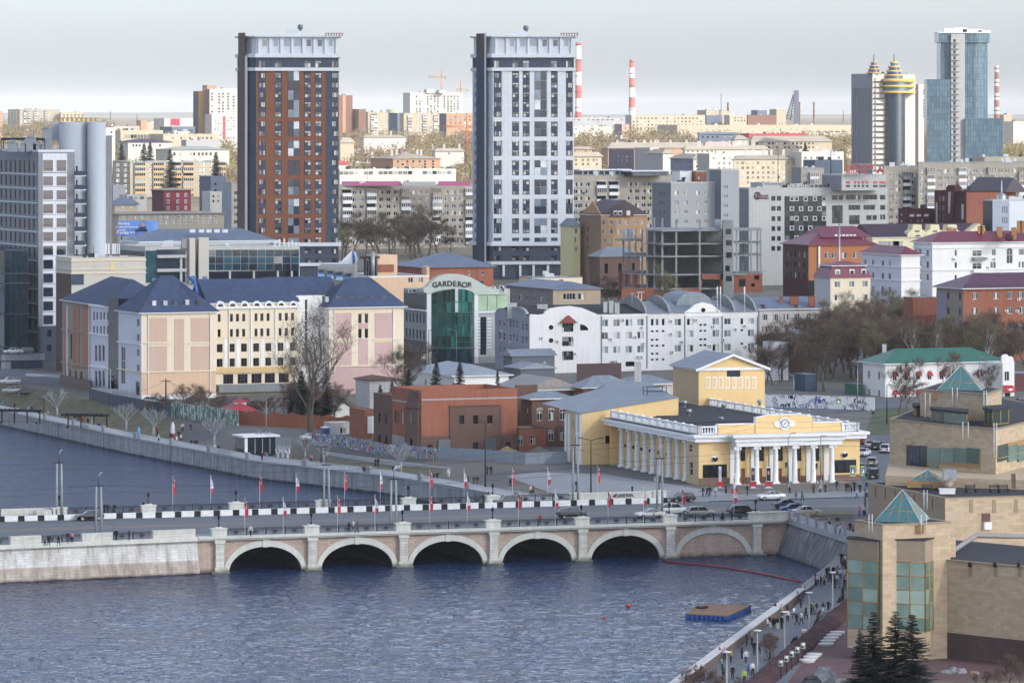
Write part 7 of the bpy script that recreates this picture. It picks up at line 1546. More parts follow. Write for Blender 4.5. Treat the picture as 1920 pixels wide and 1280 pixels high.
def bay(e0,e1,e2,Ys,y_top,y_g0,y_g1,y_bot,cols,mm,rows=5):
 """projecting glazed bay: three plan points given as (column, distance)"""
 p=[XY(*e0),XY(*e1),XY(*e2)];Y=Ys;z=[ZZ(v,Y) for v in (y_top,y_g0,y_g1,y_bot)];poly=p+[(p[2][0]+.4,p[2][1]+2.5),(p[0][0]+.4,p[0][1]+2.5)]
 b=MB();b.prism(poly,z[1],z[0],G.stone2,bottom=True);h=b.build('bay_wall',r_);prism1('bay_wall',r_,poly,z[3],z[2],G.stone,bottom=True);prism1('bay_roof',h,grow(poly,.15),z[0],z[0]+.12,G.darkroof,bottom=True);bars=MB();T_=G.gold
 for k in (0,1):
  a,c=p[k],p[k+1];n=cols[k]
  for i in range(n):
   for j in range(rows):
    q0,q1=lp2(a,c,i / n),lp2(a,c,(i+1) / n);za,zb=z[2]+(z[1]-z[2])*j / rows,z[2]+(z[1]-z[2])*(j+1) / rows
    g=MB();g.face([(*q0,za),(*q1,za),(*q1,zb),(*q0,zb)],G.mgl if k==0 else G.pale);g.build('pane',h)
  for i in range(n+1):q=lp2(a,c,i / n);bars.tube([(*q,z[2]),(*q,z[1])],.07,T_,4)
  for j in range(rows+1):zz=z[2]+(z[1]-z[2])*j / rows;bars.tube([(*a,zz),(*c,zz)],.06,T_,4)
 bars.build('glazing_bar',h)
bay((1678,545.8),(1735,545.0),(1757,549.2),545,1013,1054,1185,1215,(2,3),m);bay((1589,548.5),(1646,545.2),(1652,546.3),547,1012,1049,1179,1216,(2,1),m)
def ladder(px,Y,y0,y1,w=10):
 X,Y=XY(px,Y);s=Y / F;b=MB()
 for k in (-.5,.5):b.tube([(X+k*w*s,Y-.25,ZZ(y1,Y)),(X+k*w*s,Y-.25,ZZ(y0,Y))],.045,G.trim,5)
 z=ZZ(y1,Y)
 while z<ZZ(y0,Y)-1:b.tube([(X-.5*w*s,Y-.25,z),(X+.5*w*s,Y-.25,z)],.025,G.rawcon,4);z+=.35
 b.build('ladder',r_)
ladder(1632,544,963,997,6);ladder(1732,546,964,1000,10)
w1=mu.mass([XY(1768,549),XY(1990,536),XY(2010,560),XY(1775,575)],.5,ZZ(1050,549),G.stone);w1.zone(0,0,ZZ(1184,549),G.brownstone);roof_rim(w1.poly,w1.z1);w1.win(0,[1866],[1194],5,3,'n',G.acw,name='wall_lamp')
for x in (1820,1867,1912):w1.panel(0,x-3.5,x+3.5,1053,1080,.04,G.stone2,'recess');w1.panel(0,x-2,x+2,1053,1062,.3,G.iron,'wall_lamp')
b=MB();q=[XY(1790,555),XY(1840,565),XY(1920,566)];b.tube([(*XY(1788,552),w1.z1+.9),(*XY(1830,566),w1.z1+1.4),(*XY(1990,566),w1.z1+1.2)],.3,pln('pale roof pipe','#8f8b88',.6),8);b.build('roof_pipe',r_)
u=mu.box(1779,1781,1792,551,1006,G.stone,a=24,D=3,z0=w1.z1)
w2=mu.box(1628,1772,1990,592,935,G.stone,a=18.0,z0=.5);w2.emat[3]=G.stone2;w2.win(3,[1642,1660,1678,1696,1714,1732,1748],[(lambda x:922+(x-1642)*.19)(1642)],2.2,20,'n',G.dark);w2.panel(0,1841,1856,962,978,.1,G.bbrick,'hatch');w2.panel(0,1843,1857,978,992,.5,G.stucco,'service_box')
for x in (1821,1864,1905):w2.panel(0,x-3.5,x+3.5,936,961,.05,G.stone2,'recess')
roof_rim(w2.poly,w2.z1,.05);ladder(1735,590,918,955,6)
w3=mu.mass([XY(1660,612),XY(1862,606),XY(1990,602),XY(1990,640),XY(1668,640)],w2.z1-.2,ZZ(898,606),G.stone);w3.win(1,[1900],[902],9,28,'n',G.stone2,name='door')
w4=mu.mass([XY(1668,634),XY(1867,614),XY(2010,650),XY(1800,700)],2,ZZ(806,614),G.stone);roof_rim(w4.poly,w4.z1)
w4.done=False
def strip(mm,e,x0,x1,y0,y1,n,gm,bars=1,out=.2):
 for i in range(n):
  a,c=x0+(x1-x0)*i / n,x0+(x1-x0)*(i+1) / n
  mm.panel(e,a+.3,c-.3,y0+.6,y1-.6,out,gm,'pane')
 mm.panel(e,x0,x1,y0,y1,out-.06,G.gold,'window_frame')
 for k in range(bars):y=y0+(y1-y0)*.78;mm.panel(e,x0,x1,y-.6,y+.6,out+.06,G.gold,'glazing_bar')
strip(w4,0,1740,1838,838,868,4,G.mgreen);strip(w4,0,1701,1739,834,902,3,G.teal,2);strip(w4,1,1869,1925,835,866,3,G.mgreen);strip(w4,0,1741,1760,870,900,1,G.mgreen)
w4.panel(0,1700,1711,818,832,.5,G.stone,'pier');ladder(1810,616,790,822,10);ladder(1866,612,792,857,5)
w5=mu.mass([XY(1725,640),XY(1849,628),XY(1878,640),XY(1790,665)],w4.z1-.5,ZZ(741,628),G.stone);roof_rim(w5.poly,w5.z1);pyramid(1802,640,5.0,735,685,-56);ladder(1739,636,737,790,9);ladder(1790,632,726,758,9);ladder(1847,627,732,790,5)
def gbay(x0,x1,Y0,Y1,y0,y1,dep=3.2):
 p=[XY(x0,Y0+2.5),XY(x0+(x1-x0)*.32,Y0),XY(x1,Y1),XY(x1,Y1+6),XY(x0,Y0+6)];b=MB();b.prism(p,ZZ(y1,Y0),ZZ(y0,Y0),G.mgreen);h=b.build('glass_bay',r_);prism1('bay_roof',h,grow(p,.25),ZZ(y0,Y0),ZZ(y0-4,Y0),G.darkroof,bottom=True);b=MB()
 for t in (0,.5,1):
  for a,c in ((p[0],p[1]),(p[1],p[2])):q=lp2(a,c,t);b.tube([(*q,ZZ(y1,Y0)),(*q,ZZ(y0,Y0))],.08,G.gold,4)
 for y in (y0,y0+(y1-y0)*.8):b.tube([(*p[0],ZZ(y,Y0)),(*p[1],ZZ(y,Y0)),(*p[2],ZZ(y,Y0))],.08,G.gold,4)
 b.build('glazing_bar',h)
gbay(1747,1813,626,621,771,803);gbay(1846,1891,618,622,770,803);gbay(1714,1726,640,642,765,800)
pyramid(1739,607,2.9,899,880,-60)
mu.done()
for x,lb in ((1740,'left most dark bench on the upper museum terrace'),(1821,'dark bench before the terrace door'),(1866,'right dark bench on the museum terrace'),(1882,'last dark bench right of the terrace door')):
 X,Y=XY(x,600);t=thing('bench',lb,'bench',(X,Y,w2.z1+.2),R(18),'dark benches on the museum terrace');b=MB()
 for k in range(4):b.box((-.75,-.25+.13*k,.42),(.75,-.16+.13*k,.46),G.iron)
 b.build('seat',t,None);b=MB()
 for k in range(3):b.box((-.75,.3,.55+.15*k),(.75,.34,.65+.15*k),G.iron)
 b.build('backrest',t);
 for sx in (-.65,.65):b=MB();b.box((sx-.04,-.25,0),(sx+.04,.34,.42),G.iron);b.box((sx-.04,.3,.42),(sx+.04,.36,1.0),G.iron);b.build('leg',t)
X,Y=XY(1779,603);t=thing('air_duct','rusty silver ventilation elbow on the museum terrace','duct',(X,Y,w2.z1+.2));tube1('pipe',t,[(X-.3,Y-1.4,w2.z1+.9),(X-.1,Y,w2.z1+.9),(X+.3,Y+.4,w2.z1+1.5)],.75,pln('worn galvanised duct','#93826f',.5,.4),12);box1('hood',t,(X-.7,Y-.2,w2.z1+1.5),(X+1.0,Y+1.2,w2.z1+2.9),MATS['galvanised vent'])
X,Y=XY(1776,598);t=thing('planter','low white box on the museum terrace','box',(X,Y,w2.z1));box1('body',t,(X-1,Y-.5,w2.z1+.1),(X+1,Y+.5,w2.z1+.75),G.stucco);box1('lid',t,(X-1.1,Y-.6,w2.z1+.752),(X+1.1,Y+.6,w2.z1+.85),G.trim)
def seat_mesh():
 b=MB();n=24;o=lambda a,r,z:(1.0*r*cos(a),.62*r*sin(a),z)
 prof=[(.8,0),(.92,.12),(1.0,.3),(.98,.42),(.86,.46),(.7,.4),(.0,.36)];vs=[];fs=[]
 for r,z in prof:
  for i in range(n):vs.append(o(2*math.pi*i / n,r,z))
 for j in range(len(prof)-1):
  for i in range(n):fs.append((j*n+i,j*n+(i+1)%n,(j+1)*n+(i+1)%n,(j+1)*n+i))
 b.idx(vs,fs,pln('white glossy seat','#c9c8c6',.35),True);return b.mesh('pebble_seat')
SM=seat_mesh();seats=[(1549,1210),(1553,1204),(1558.5,1198.5),(1564,1193),(1570,1188),(1514,1240),(1520,1234),(1527,1229)]
sl=['nearest of the five white pebble seats beside the glass bay','second nearest of the five white pebble seats','middle of the five white pebble seats','fourth of the five white pebble seats','farthest of the five white pebble seats beside the glass bay','nearest of the three white pebble seats by the sign panels','middle of the three white pebble seats by the sign panels','farthest of the three white pebble seats by the sign panels']
for (x,y),l in zip(seats,sl):X,Y,z=SP(x,y+2,PZ);o=inst('pebble_seat',SM,None,(X,Y,PZ+.03),R(10));tag(o,l,'seat','white pebble shaped seats')
od=['nearest','second nearest','middle','second farthest','farthest']
for k,(x,y) in enumerate(((1464,1258),(1474.5,1249),(1484.5,1240),(1495,1232),(1505.5,1224))):
 X,Y,z=SP(x,y+14,PZ);t=thing('information_panel','%s of five framed information panels on posts beside the hedge'%od[k],'sign',(X,Y,PZ),R(8),'framed information panels by the hedge');box1('post',t,(-.06,-.04,0),(.06,.04,1.6),G.iron);b=MB();b.box((-.36,-.07,1.35),(.36,-.02,2.25),G.iron);f=b.build('frame',t);b=MB();b.box((-.29,-.085,1.42),(.29,-.072,2.18),G.rawcon);b.box((-.2,-.095,1.55),(.0,-.086,1.8),G.dark);b.box((-.1,-.095,1.85),(.2,-.086,2.1),G.trim);b.build('poster',f)
def rock(px,py,w,h,mat,label,seed):
 X,Y,z=SP(px,py,PZ);rr=random.Random(seed);b=MB();n,k=14,7;vs=[];fs=[]
 for j in range(k+1):
  ph=math.pi / 2*j / k
  for i in range(n):
   a=2*math.pi*i / n;r=cos(ph)**.5*(1+rr.uniform(-.22,.22));vs.append((X+w*r*cos(a),Y+w*.8*r*sin(a),PZ-.1+h*sin(ph)*(1+rr.uniform(-.12,.1))))
 for j in range(k):
  for i in range(n):fs.append((j*n+i,j*n+(i+1)%n,(j+1)*n+(i+1)%n,(j+1)*n+i))
 b.idx(vs,fs,mat);o=b.build('boulder');tag(o,label,'boulder')
rk_=stainwall('weathered boulder','#6f7171','#8d9090','#a9aaa6');rw_=paint('pale boulder','#b9b4a8',.9,.3);rd_=paint('dark boulder','#4b4e52',.9,.3)
rock(1547,1282,1.3,2.0,rk_,'big upright grey boulder beside the spruces',1);rock(1522,1284,1.0,1.2,rd_,'dark grey boulder left of the big upright boulder',2);rock(1577,1283,.9,.8,rw_,'rounded pale boulder right of the big upright boulder',3);rock(1540,1286,.7,.4,rw_,'small pale stone at the foot of the big boulder',4);rock(1775,1262,.7,.5,rk_,'grey stone at the left end of the stone row by the brown wall',5);rock(1786,1261,.55,.8,rk_,'upright grey stone in the row by the brown wall',6);rock(1801,1261,.8,.6,rk_,'flat grey stone at the right end of the stone row',7);rock(1826,1264,.7,.5,paint('rusty stone','#8f7a66',.9,.3),'rusty brown stone under the brown base wall',8)
hb=MB();rr=random.Random(9);hmat=paint('reddish hedge twigs','#4a3234',.95,.35);A0_,A1_=(26.8,525),(44.6,614)
n=90;prof=[(-1.4,0),(-1.2,.55),(-.4,.9),(.5,.8),(1.3,.35),(1.5,0)];vs=[];fs=[]
for i in range(n+1):
 c=lp2((24.8,515),A1_,i / n)
 for x,z in prof:vs.append((c[0]+1.6+x+rr.uniform(-.12,.12),c[1]+rr.uniform(-.1,.1),PZ+z*1.2*rr.uniform(.8,1.15)))
for i in range(n):
 for j in range(5):k=i*6+j;fs.append((k,k+1,k+7,k+6))
hb.idx(vs,fs,hmat)
for i in range(5200):
 t=rr.random();c=lp2((24.8,515),A1_,t);x=rr.uniform(-1.35,1.4);z=1.2*(.9-.5*abs(x)**1.6)*rr.uniform(.4,1.1);p=Vector((c[0]+1.6+x,c[1]+rr.uniform(-.5,.5),PZ+max(z,.1)));d=Vector((rr.uniform(-1,1),rr.uniform(-1,1),rr.uniform(.2,1.3))).normalized()*rr.uniform(.15,.4);s_=Vector((rr.uniform(-1,1),rr.uniform(-1,1),0)).normalized()*.025
 hb.face([p-s_,p+s_,p+d],hmat)
tag(hb.build('hedge'),'long low reddish brown hedge strip between the walk and the courtyard','hedge')
def disc_lamp(px,py_top,py_base,label):
 X,Y,z=SP(px,py_base,PZ);h=(py_base-py_top)*Y / F;t=thing('street_lamp',label,'lamp post',(X,Y,PZ),0,'disc topped lamp posts on the riverside walk');lathe1('pole',t,[(.16,0),(.16,.3),(.1,.35),(.085,h-.1)],(0,0,0),G.concrete,10);lathe1('lamp_head',t,[(.1,h-.22),(.3,h-.12),(.5,h-.06),(.52,h),(.3,h+.06),(.01,h+.07)],(0,0,0),pln('pale lamp disc','#c6c8c8',.4),20)
for a in ((1362.5,1221,1312,'nearest disc topped lamp post beside the river parapet'),(1420,1181,1262,'second disc topped lamp post from the bottom'),(1471,1146,1227,'disc topped lamp post rising from the hedge'),(1517,1110,1186,'disc topped lamp post in the middle of the walk'),(1561,1072,1146,'farthest disc topped lamp post among the crowd')):disc_lamp(*a)
X,Y,z=SP(1508,1195,PZ);t=thing('waste_bin','yellow litter bin with bags beside the hedge','bin',(X,Y,PZ));lathe1('body',t,[(.35,0),(.45,.6),(.47,.65)],(0,0,0),pln('yellow bin','#b5942a',.6),12);b=MB();rr=random.Random(2)
for k in range(7):b.lathe([(.02,0),(.16,.1),(.12,.25),(.02,.32)],(rr.uniform(-.25,.25),rr.uniform(-.25,.25),.6+rr.uniform(0,.25)),G.trim,6)
b.build('rubbish',t)
pz_=thing('floating_platform','floating bathing platform with brown deck on blue plastic floats','pontoon',(25,570,0));blu=pln('blue plastic float','#1d57a8',.45);dk_=masonry('brown deck boards','#8a6a52','#6f543f',4,.15,.02,.2,'#93735a')
pp=[SP(1285,1158,.1)[:2],SP(1362,1160,.1)[:2],SP(1408,1141,.1)[:2],SP(1310,1136,.1)[:2],SP(1284,1143,.1)[:2],SP(1303,1146,.1)[:2]]
P2=[SP(1285,1159,0)[:2],SP(1364,1163,0)[:2],SP(1408,1143,0)[:2],SP(1312,1141,0)[:2]]
prism1('deck',pz_,P2,.52,.66,dk_,bottom=True)
for k in range(4):
 a,c=P2[k],P2[(k+1)%4];L=math.hypot(c[0]-a[0],c[1]-a[1]);n=max(2,int(L / .62));an=math.atan2(c[1]-a[1],c[0]-a[0]);fm=MB();fm.box((0,0,-.1),(.5,.45,.5),blu);fm.box((.12,-.05,.1),(.38,0,.3),blu);me=fm.mesh('float')
 for i in range(n):p=lp2(a,c,(i+.1) / n);inst('float',me,pz_,Vector((p[0],p[1],0))-pz_.location,an)
b=MB();q=lp2(P2[0],P2[3],.45);b.box((q[0]+.2,q[1]-1.8,.664),(q[0]+2.6,q[1]+0.2,.72),dk_);b.build('hatch',pz_)
ring=pln('black rubber','#1a1b1d',.7)
for k,(x,y) in enumerate(((1310,1139),(1316,1141),(1322,1138.5))):X,Y,z=SP(x,y,.7);b=MB();b.tube([(X+.36*cos(t*math.pi / 8),Y+.36*sin(t*math.pi / 8),.78) for t in range(17)],.13,ring,6);o=b.build('tyre');tag(o,'%s of three black tyres lying on the floating platform'%['left most','middle','right most'][k],'tyre','black tyres on the floating platform')
bm_=MB();pts=[SP(x,y,.05) for x,y in ((1242,1051),(1262,1054),(1310,1058),(1360,1064),(1420,1074),(1470,1084),(1503,1091))];bm_.tube([(p[0],p[1],.1) for p in pts],.14,pln('red float boom','#8c3530',.6),8);
tag(bm_.build('float_boom'),'long red floating boom across the water in front of the walled-up arch','boom')
for x,y,r,l in ((1178,1135,.35,'red round buoy floating in open water'),(1133,1157,.16,'tiny red float low in the water left of the red buoy')):X,Y,z=SP(x,y,.1);b=MB();b.lathe([(.02,-r),(r*.7,-r*.7),(r,0),(r*.7,r*.7),(.05,r)],(X,Y,.12),pln('red buoy','#c23a2c',.5),12);tag(b.build('buoy'),l,'buoy')
def bare_tree_meshes(seed,h,spread,twigs,bark,twig,tall=False,limbs=7):
 """trunk with limbs as one mesh; the crown of twigs as another"""
 rr=random.Random(seed);tb=MB();cb=MB();tips=[]
 def limb(p,d,L,r,depth):
  pts=[p];rad=[r];q=p.copy();dd=d.copy();n=4
  for i in range(n):
   dd=(dd+Vector((rr.uniform(-.22,.22),rr.uniform(-.22,.22),rr.uniform(-.02,.2)))).normalized();q=q+dd*(L / n);pts.append(q.copy());rad.append(max(r*(1-.75*(i+1) / n),.015))
  tb.tube(pts,rad,bark,5 if depth<2 else 3,cap=False)
  if depth>=3:tips.append((pts[-1],dd,L));tips.append((pts[2],dd,L));return
  k=limbs if depth==0 else 4
  for i in range(k):
   t=(.3+.7*(i+.5) / k) if depth==0 else rr.uniform(.35,1.0);j=min(int(t*n),n-1);base=pts[j].lerp(pts[j+1],t*n-j);a=2.4*i+rr.uniform(0,1.2)
   side=Vector((cos(a),sin(a),0));up=rr.uniform(.45,1.0) if not tall else rr.uniform(.9,1.7)
   limb(base,(side*spread+Vector((0,0,up))+dd*.3).normalized(),L*rr.uniform(.42,.62)*(1.15-.35*t if depth==0 else 1),max(r*.5*(1-.4*t),.02),depth+1)
  tips.append((pts[-1],dd,L*.5))
 limb(Vector((0,0,-.3)),Vector((0,0,1)),h*.72,h*.016+.06,0)
 w=.011+h*.0007
 for i in range(twigs):
  p,d,L=tips[rr.randrange(len(tips))];q=p+Vector((rr.gauss(0,.35),rr.gauss(0,.35),rr.gauss(0,.35)))*min(L,2.0)*.6
  dd=(d*.5+Vector((rr.uniform(-1,1),rr.uniform(-1,1),rr.uniform(-.2,1.1)))).normalized();l=rr.uniform(.4,1.1)*(.5+h*.05);s=dd.cross(Vector((rr.uniform(-1,1),rr.uniform(-1,1),rr.uniform(-1,1)))).normalized()*w
  m=q+dd*l*.5+Vector((rr.uniform(-.08,.08),rr.uniform(-.08,.08),0));e=q+dd*l;cb.face([q-s,q+s,m+s*.7,m-s*.7],twig);cb.face([m-s*.6,m+s*.6,e],twig)
  e2=m+(dd+Vector((rr.uniform(-.9,.9),rr.uniform(-.9,.9),rr.uniform(-.3,.6)))).normalized()*l*.5;cb.face([m-s*.5,m+s*.5,e2],twig)
 return tb.mesh('trunk'),cb.mesh('crown')
def leafm(name,a,c):
 m,nt,b=nmat(name);r=N(nt,'ShaderNodeNewGeometry').outputs['Random Per Island'];oi=N(nt,'ShaderNodeObjectInfo').outputs['Random']
 nt.links.new(ramp(nt,mth(nt,'FRACT',mth(nt,'ADD',mth(nt,'MULTIPLY',r,.6),mth(nt,'MULTIPLY',oi,.4))),[(.1,lin(a)),(.9,lin(c))]),b.inputs['Base Color']);b.inputs['Roughness'].default_value=.9;b.inputs['Specular IOR Level'].default_value=.15;return m
bark=paint('grey brown bark','#5f554a',.95,.3);birch=paint('pale birch bark','#b7b2a8',.9,.35);tw1=leafm('dark brown twigs','#4a4038','#6f6152');tw2=leafm('olive budding twigs','#615b42','#857d5a');tw3=leafm('reddish brown twigs','#57443d','#7a6155');tw4=leafm('sunlit tan twigs','#7a6a4c','#9c8a62')
TR={'brown':[bare_tree_meshes(s,11,1.0,3000,bark,tw1) for s in (1,2,3)],'olive':[bare_tree_meshes(s,11,.95,3000,bark,tw2) for s in (4,5)],'red':[bare_tree_meshes(s,10,1.1,2600,bark,tw3) for s in (6,7)],'tan':[bare_tree_meshes(s,11,1.1,2400,bark,tw4) for s in (8,9)],'birch':[bare_tree_meshes(11,13,.5,1500,birch,tw1,True)],'bush':[bare_tree_meshes(s,4.2,1.5,800,bark,tw3,False,9) for s in (12,13)],'poplar':[bare_tree_meshes(21,20,.9,1700,bark,leafm('grey twigs','#6a6154','#8a7f6c'),True,10)]}
def tree(kind,px,Y,h,label,group=None,z=None,name='bare_tree',seed=None,wide=1.0):
 rr=random.Random(seed if seed is not None else int(px*13+Y));tm,cm=TR[kind][rr.randrange(len(TR[kind]))];base={'bush':4.2,'red':10,'birch':13,'poplar':20}.get(kind,11)
 X,Y=XY(px,Y);s=h / base;t=thing(name,label,'tree' if kind!='bush' else 'bush',(X,Y,GND(X,Y) if z is None else z),rr.uniform(0,6.28),group);t.scale=(s*wide,s*wide,s);inst('trunk',tm,t);inst('crown',cm,t);return t
tree('poplar',584,868,22,'tall bare poplar before the pink end of the blue roofed building',z=4.8,wide=1.6);tree('poplar',556,905,14,'leaning bare tree left of the tall poplar',z=5.5,seed=3,wide=1.2)
tree('brown',741,925,14,'bare spreading tree in front of the pink facade corner',z=6,wide=1.15);tree('brown',768,985,12,'bare tree by the grey side of the curved gable store')
tree('brown',1683,905,12,'dark bare tree before the awnings of the green roofed house',wide=.9);tree('brown',1775,945,10,'dark bare tree behind the museum pyramid');tree('brown',1843,948,8,'small dark tree right of the museum pyramid');tree('olive',1240,1240,15,'slender budding tree before the concrete skeleton',wide=.8)
tree('brown',1462,1010,6,'small bare tree by the white cabin');tree('brown',1545,985,11,'dark bare tree above the painted fence',wide=1.3);tree('red',1700,930,6,'low dark shrubby tree behind the lawn',wide=1.6)
def grove(kinds,pts,label,group,hs=(8,13)):
 rr=random.Random(sum(map(ord,group)))
 for i,(px,Y) in enumerate(pts):tree(kinds[i%len(kinds)],px,Y,rr.uniform(*hs),label,group,wide=rr.uniform(1.0,1.5))
rr=random.Random(31)
grove(['brown','red','brown','olive'],[(rr.uniform(1520,1640),rr.uniform(1010,1095)) for _ in range(26)],'bare brown tree in the thick grove left of the green roofed house','bare trees in the grove left of the green roofed house',(9,14))
grove(['red','brown','red','olive'],[(rr.uniform(1640,1925),rr.uniform(1005,1075)) for _ in range(44)],'bare reddish tree in the grove behind the green roofed house','bare trees behind the green roofed house',(8,12.5))
grove(['olive'],[(1590,1130),(1660,1150),(1690,1140),(1720,1150),(1635,1160),(1580,1110),(1700,1120)],'olive budding tree before the pale mansard house','budding trees before the mansard house',(10,14))
for px,lb in ((1714,'left white stemmed birch in the grove behind the green roof'),(1752,'middle white stemmed birch in the grove behind the green roof'),(1849,'right white stemmed birch near the plum roofed house')):tree('birch',px,1004,13,lb,'white stemmed birches')
grove(['brown','red'],[(rr.uniform(1430,1530),rr.uniform(985,1070)) for _ in range(12)],'bare tree between the white offices and the white cabin','bare trees by the white cabin',(7,11))
grove(['brown','brown','olive'],[(rr.uniform(640,880),rr.uniform(1700,1790)) for _ in range(20)],'dark bare tree at the foot of the long beige apartment block','bare trees before the long beige flats',(10,17))
grove(['brown','red'],[(rr.uniform(225,425),rr.uniform(1480,1760)) for _ in range(30)],'bare tree in the yards behind the red school','bare trees behind the red school',(8,13))
grove(['brown','red'],[(rr.uniform(1160,1420),rr.uniform(1225,1258)) for _ in range(16)],'bare scrub tree before the concrete skeleton','scrub before the concrete skeleton',(3,7));grove(['brown'],[(rr.uniform(925,1010),rr.uniform(1240,1330)) for _ in range(8)],'bare tree at the foot of the white tower','bare trees at the foot of the white tower',(5,8));grove(['brown'],[(rr.uniform(1100,1170),rr.uniform(1285,1380)) for _ in range(7)],'bare tree beside the low dark brick house','bare trees by the low brick house',(5,9))
grove(['brown','red'],[(rr.uniform(1725,1790),rr.uniform(1660,1720)) for _ in range(4)]+[(rr.uniform(1670,1690),1690) for _ in range(3)],'bare tree before the right beige flats','bare trees before the right beige flats',(9,14))
grove(['brown','red'],[(rr.uniform(545,640),rr.uniform(895,925)) for _ in range(10)],'bare shrubby tree around the tall poplar','shrubby trees around the poplar',(4,8))
for k in range(9):tree('bush',280+15*k+rr.uniform(-4,4),rr.uniform(915,940),rr.uniform(3,5.5),'brown bare bush below the beige facade with blank panels','bushes below the beige facade',name='bush',wide=1.3)
for k in range(8):tree('bush',420+18*k+rr.uniform(-4,4),rr.uniform(903,918),rr.uniform(3,5),'brown bare bush behind the scalloped brick wall','bushes behind the brick wall',name='bush',wide=1.3)
for px,py,h in ((1290,1302,3.2),(1310,1300,3.0),(1335,1303,3.0),(1352,1306,2.6),(1385,1305,2.4)):X,Y,z=SP(px,py,PZ);tree('bush',px,Y,h,'tan bare bush growing in front of the river parapet','bushes at the lower edge',PZ,name='bush')
for px,py,h in ((1440,1238,3.6),(1450,1235,3.0)):X,Y,z=SP(px,py,PZ);tree('bush',px,Y,h,'thin bare bush standing on the walk beside the hedge','thin bushes by the hedge',PZ,name='bush')
for px,py,h in ((1893,1290,4.2),(1850,1288,2.0),(1872,1292,2.4),(1912,1286,3.0),(1905,1275,1.6),(1830,1284,1.4)):X,Y,z=SP(px,py,PZ);tree('bush',px,Y,h,'dry tan bush in the border under the brown museum wall','dry bushes under the museum wall',PZ,name='bush')
far_pts=[]
for x0,x1,Y0,Y1,n in ((215,445,2570,2740,60),(215,300,2700,3000,20),(410,445,2300,3400,30),(640,885,2200,2470,90),(640,885,2500,3250,80),(640,885,3300,3980,90),(1080,1165,2310,2740,50),(1066,1270,2800,3850,100),(1190,1600,3300,3880,130),(1400,1600,2300,2940,110),(0,215,4000,5150,80),(210,370,3000,4200,60),(1715,1740,2100,2700,14),(1880,1925,2300,3500,24),(1066,1600,4000,4280,50),(1200,1400,2530,2740,30)):
 for _ in range(n):far_pts.append((rr.uniform(x0,x1),rr.uniform(Y0,Y1)))
fb=MB();fm4=[tw4,tw4,leafm('far olive twigs','#746c48','#948a60'),leafm('far mauve twigs','#6e5c50','#8f7a68')];rr=random.Random(77)
for i,(px,Y) in enumerate(far_pts):
 X,Y=XY(px,Y);z=gz(Y);h=rr.uniform(9,17)*(1 if Y<3000 else 1.2);r=h*rr.uniform(.35,.6);mt=fm4[rr.randrange(4)];fb.tube([(X,Y,z-1),(X,Y,z+h*.5)],.25,bark,3,cap=False)
 for _ in range(190):
  a=rr.uniform(0,6.28);q=abs(rr.gauss(.6,.3));ph=rr.uniform(-.5,1.5);p=Vector((X+r*q*cos(a)*cos(ph),Y+r*q*sin(a)*cos(ph),z+h*.52+h*.44*q*sin(ph)));d=Vector((cos(a)*.6+rr.uniform(-.6,.6),sin(a)*.6,rr.uniform(.1,1.1))).normalized()*rr.uniform(.8,2.4);s=Vector((-d.z,0,d.x)).normalized()*.3*(Y / 2400);fb.face([p-s,p+s,p+d],mt)
fo=fb.build('distant_trees');fo['kind']='stuff'
def spruce_meshes(seed,h,R0,dens,needle,bark_,q=.5):
 rr=random.Random(seed);tb=MB();cb=MB();tb.tube([(0,0,-.2),(0,0,h*.5),(0,0,h*.985)],[.05+h*.014,.02+h*.008,.012],bark_,6);z=h*.04
 while z<h*.985:
  t=z / h;Lb=R0*(1-t)**.85*rr.uniform(.8,1.12)+.08;nb=4
  for i in range(nb):
   a=rr.uniform(0,6.28);L=Lb*rr.uniform(.6,1.15);d=Vector((cos(a),sin(a),0));n=max(2,int(L / (.17*q*2)))
   pz=[Vector((0,0,z))+d*(L*k / n)+Vector((0,0,(-.38*(k / n)+.22*(k / n)**2)*L+.25*t*L*(k / n))) for k in range(n+1)]
   tb.tube([pz[0],pz[-1]],[.03,.008],bark_,3,cap=False)
   for k in range(n):
    p,e=pz[k],pz[k+1];w=(.20+.42*L*(1-k / n)**.7*.38)*rr.uniform(.7,1.2)
    for sgn in (-1,1):
     for _ in range(dens):
      s=Vector((-d.y,d.x,0))*sgn;tip=p.lerp(e,rr.uniform(0,1))+(s+d*rr.uniform(.3,1.0)).normalized()*w*rr.uniform(.6,1.1)+Vector((0,0,rr.uniform(-.22,.03)*w));b0=p.lerp(e,rr.uniform(0,.4));b1=p.lerp(e,rr.uniform(.6,1.0))+Vector((0,0,rr.uniform(-.05,.05)))
      cb.face([b0,b1,tip],needle)
  z+=h*.0105 / max(.6,q*1.6)*rr.uniform(.5,1.5)
 return tb.mesh('trunk'),cb.mesh('crown')
nd=leafm('dark blue green needles','#1b2a26','#35493f');nd2=leafm('dark green needles','#1d2822','#33412f')
SPR=[spruce_meshes(41,8.2,2.0,7,nd,bark,.45),spruce_meshes(42,7.6,1.8,7,nd,bark,.45)];SPF=[spruce_meshes(43,9,2.4,4,nd2,bark,.9),spruce_meshes(44,9,2.1,4,nd2,bark,.9)]
def spruce(px,py_base,py_top,label,group,z=None,Y=None,lib=SPF,k=0,wide=1.0):
 if Y is None:X,Y,z=SP(px,py_base,z)
 else:X=XY(px,Y)[0];z=GND(X,Y) if z is None else z
 h=ZZ(py_top,Y)-z;tm,cm=lib[k%len(lib)];s=h / (8.2 if lib is SPR and k%2==0 else 7.6 if lib is SPR else 9);t=thing('spruce',label,'tree',(X,Y,z),k*1.3,group);t.scale=(s*wide,s*wide,s);inst('trunk',tm,t);inst('crown',cm,t)
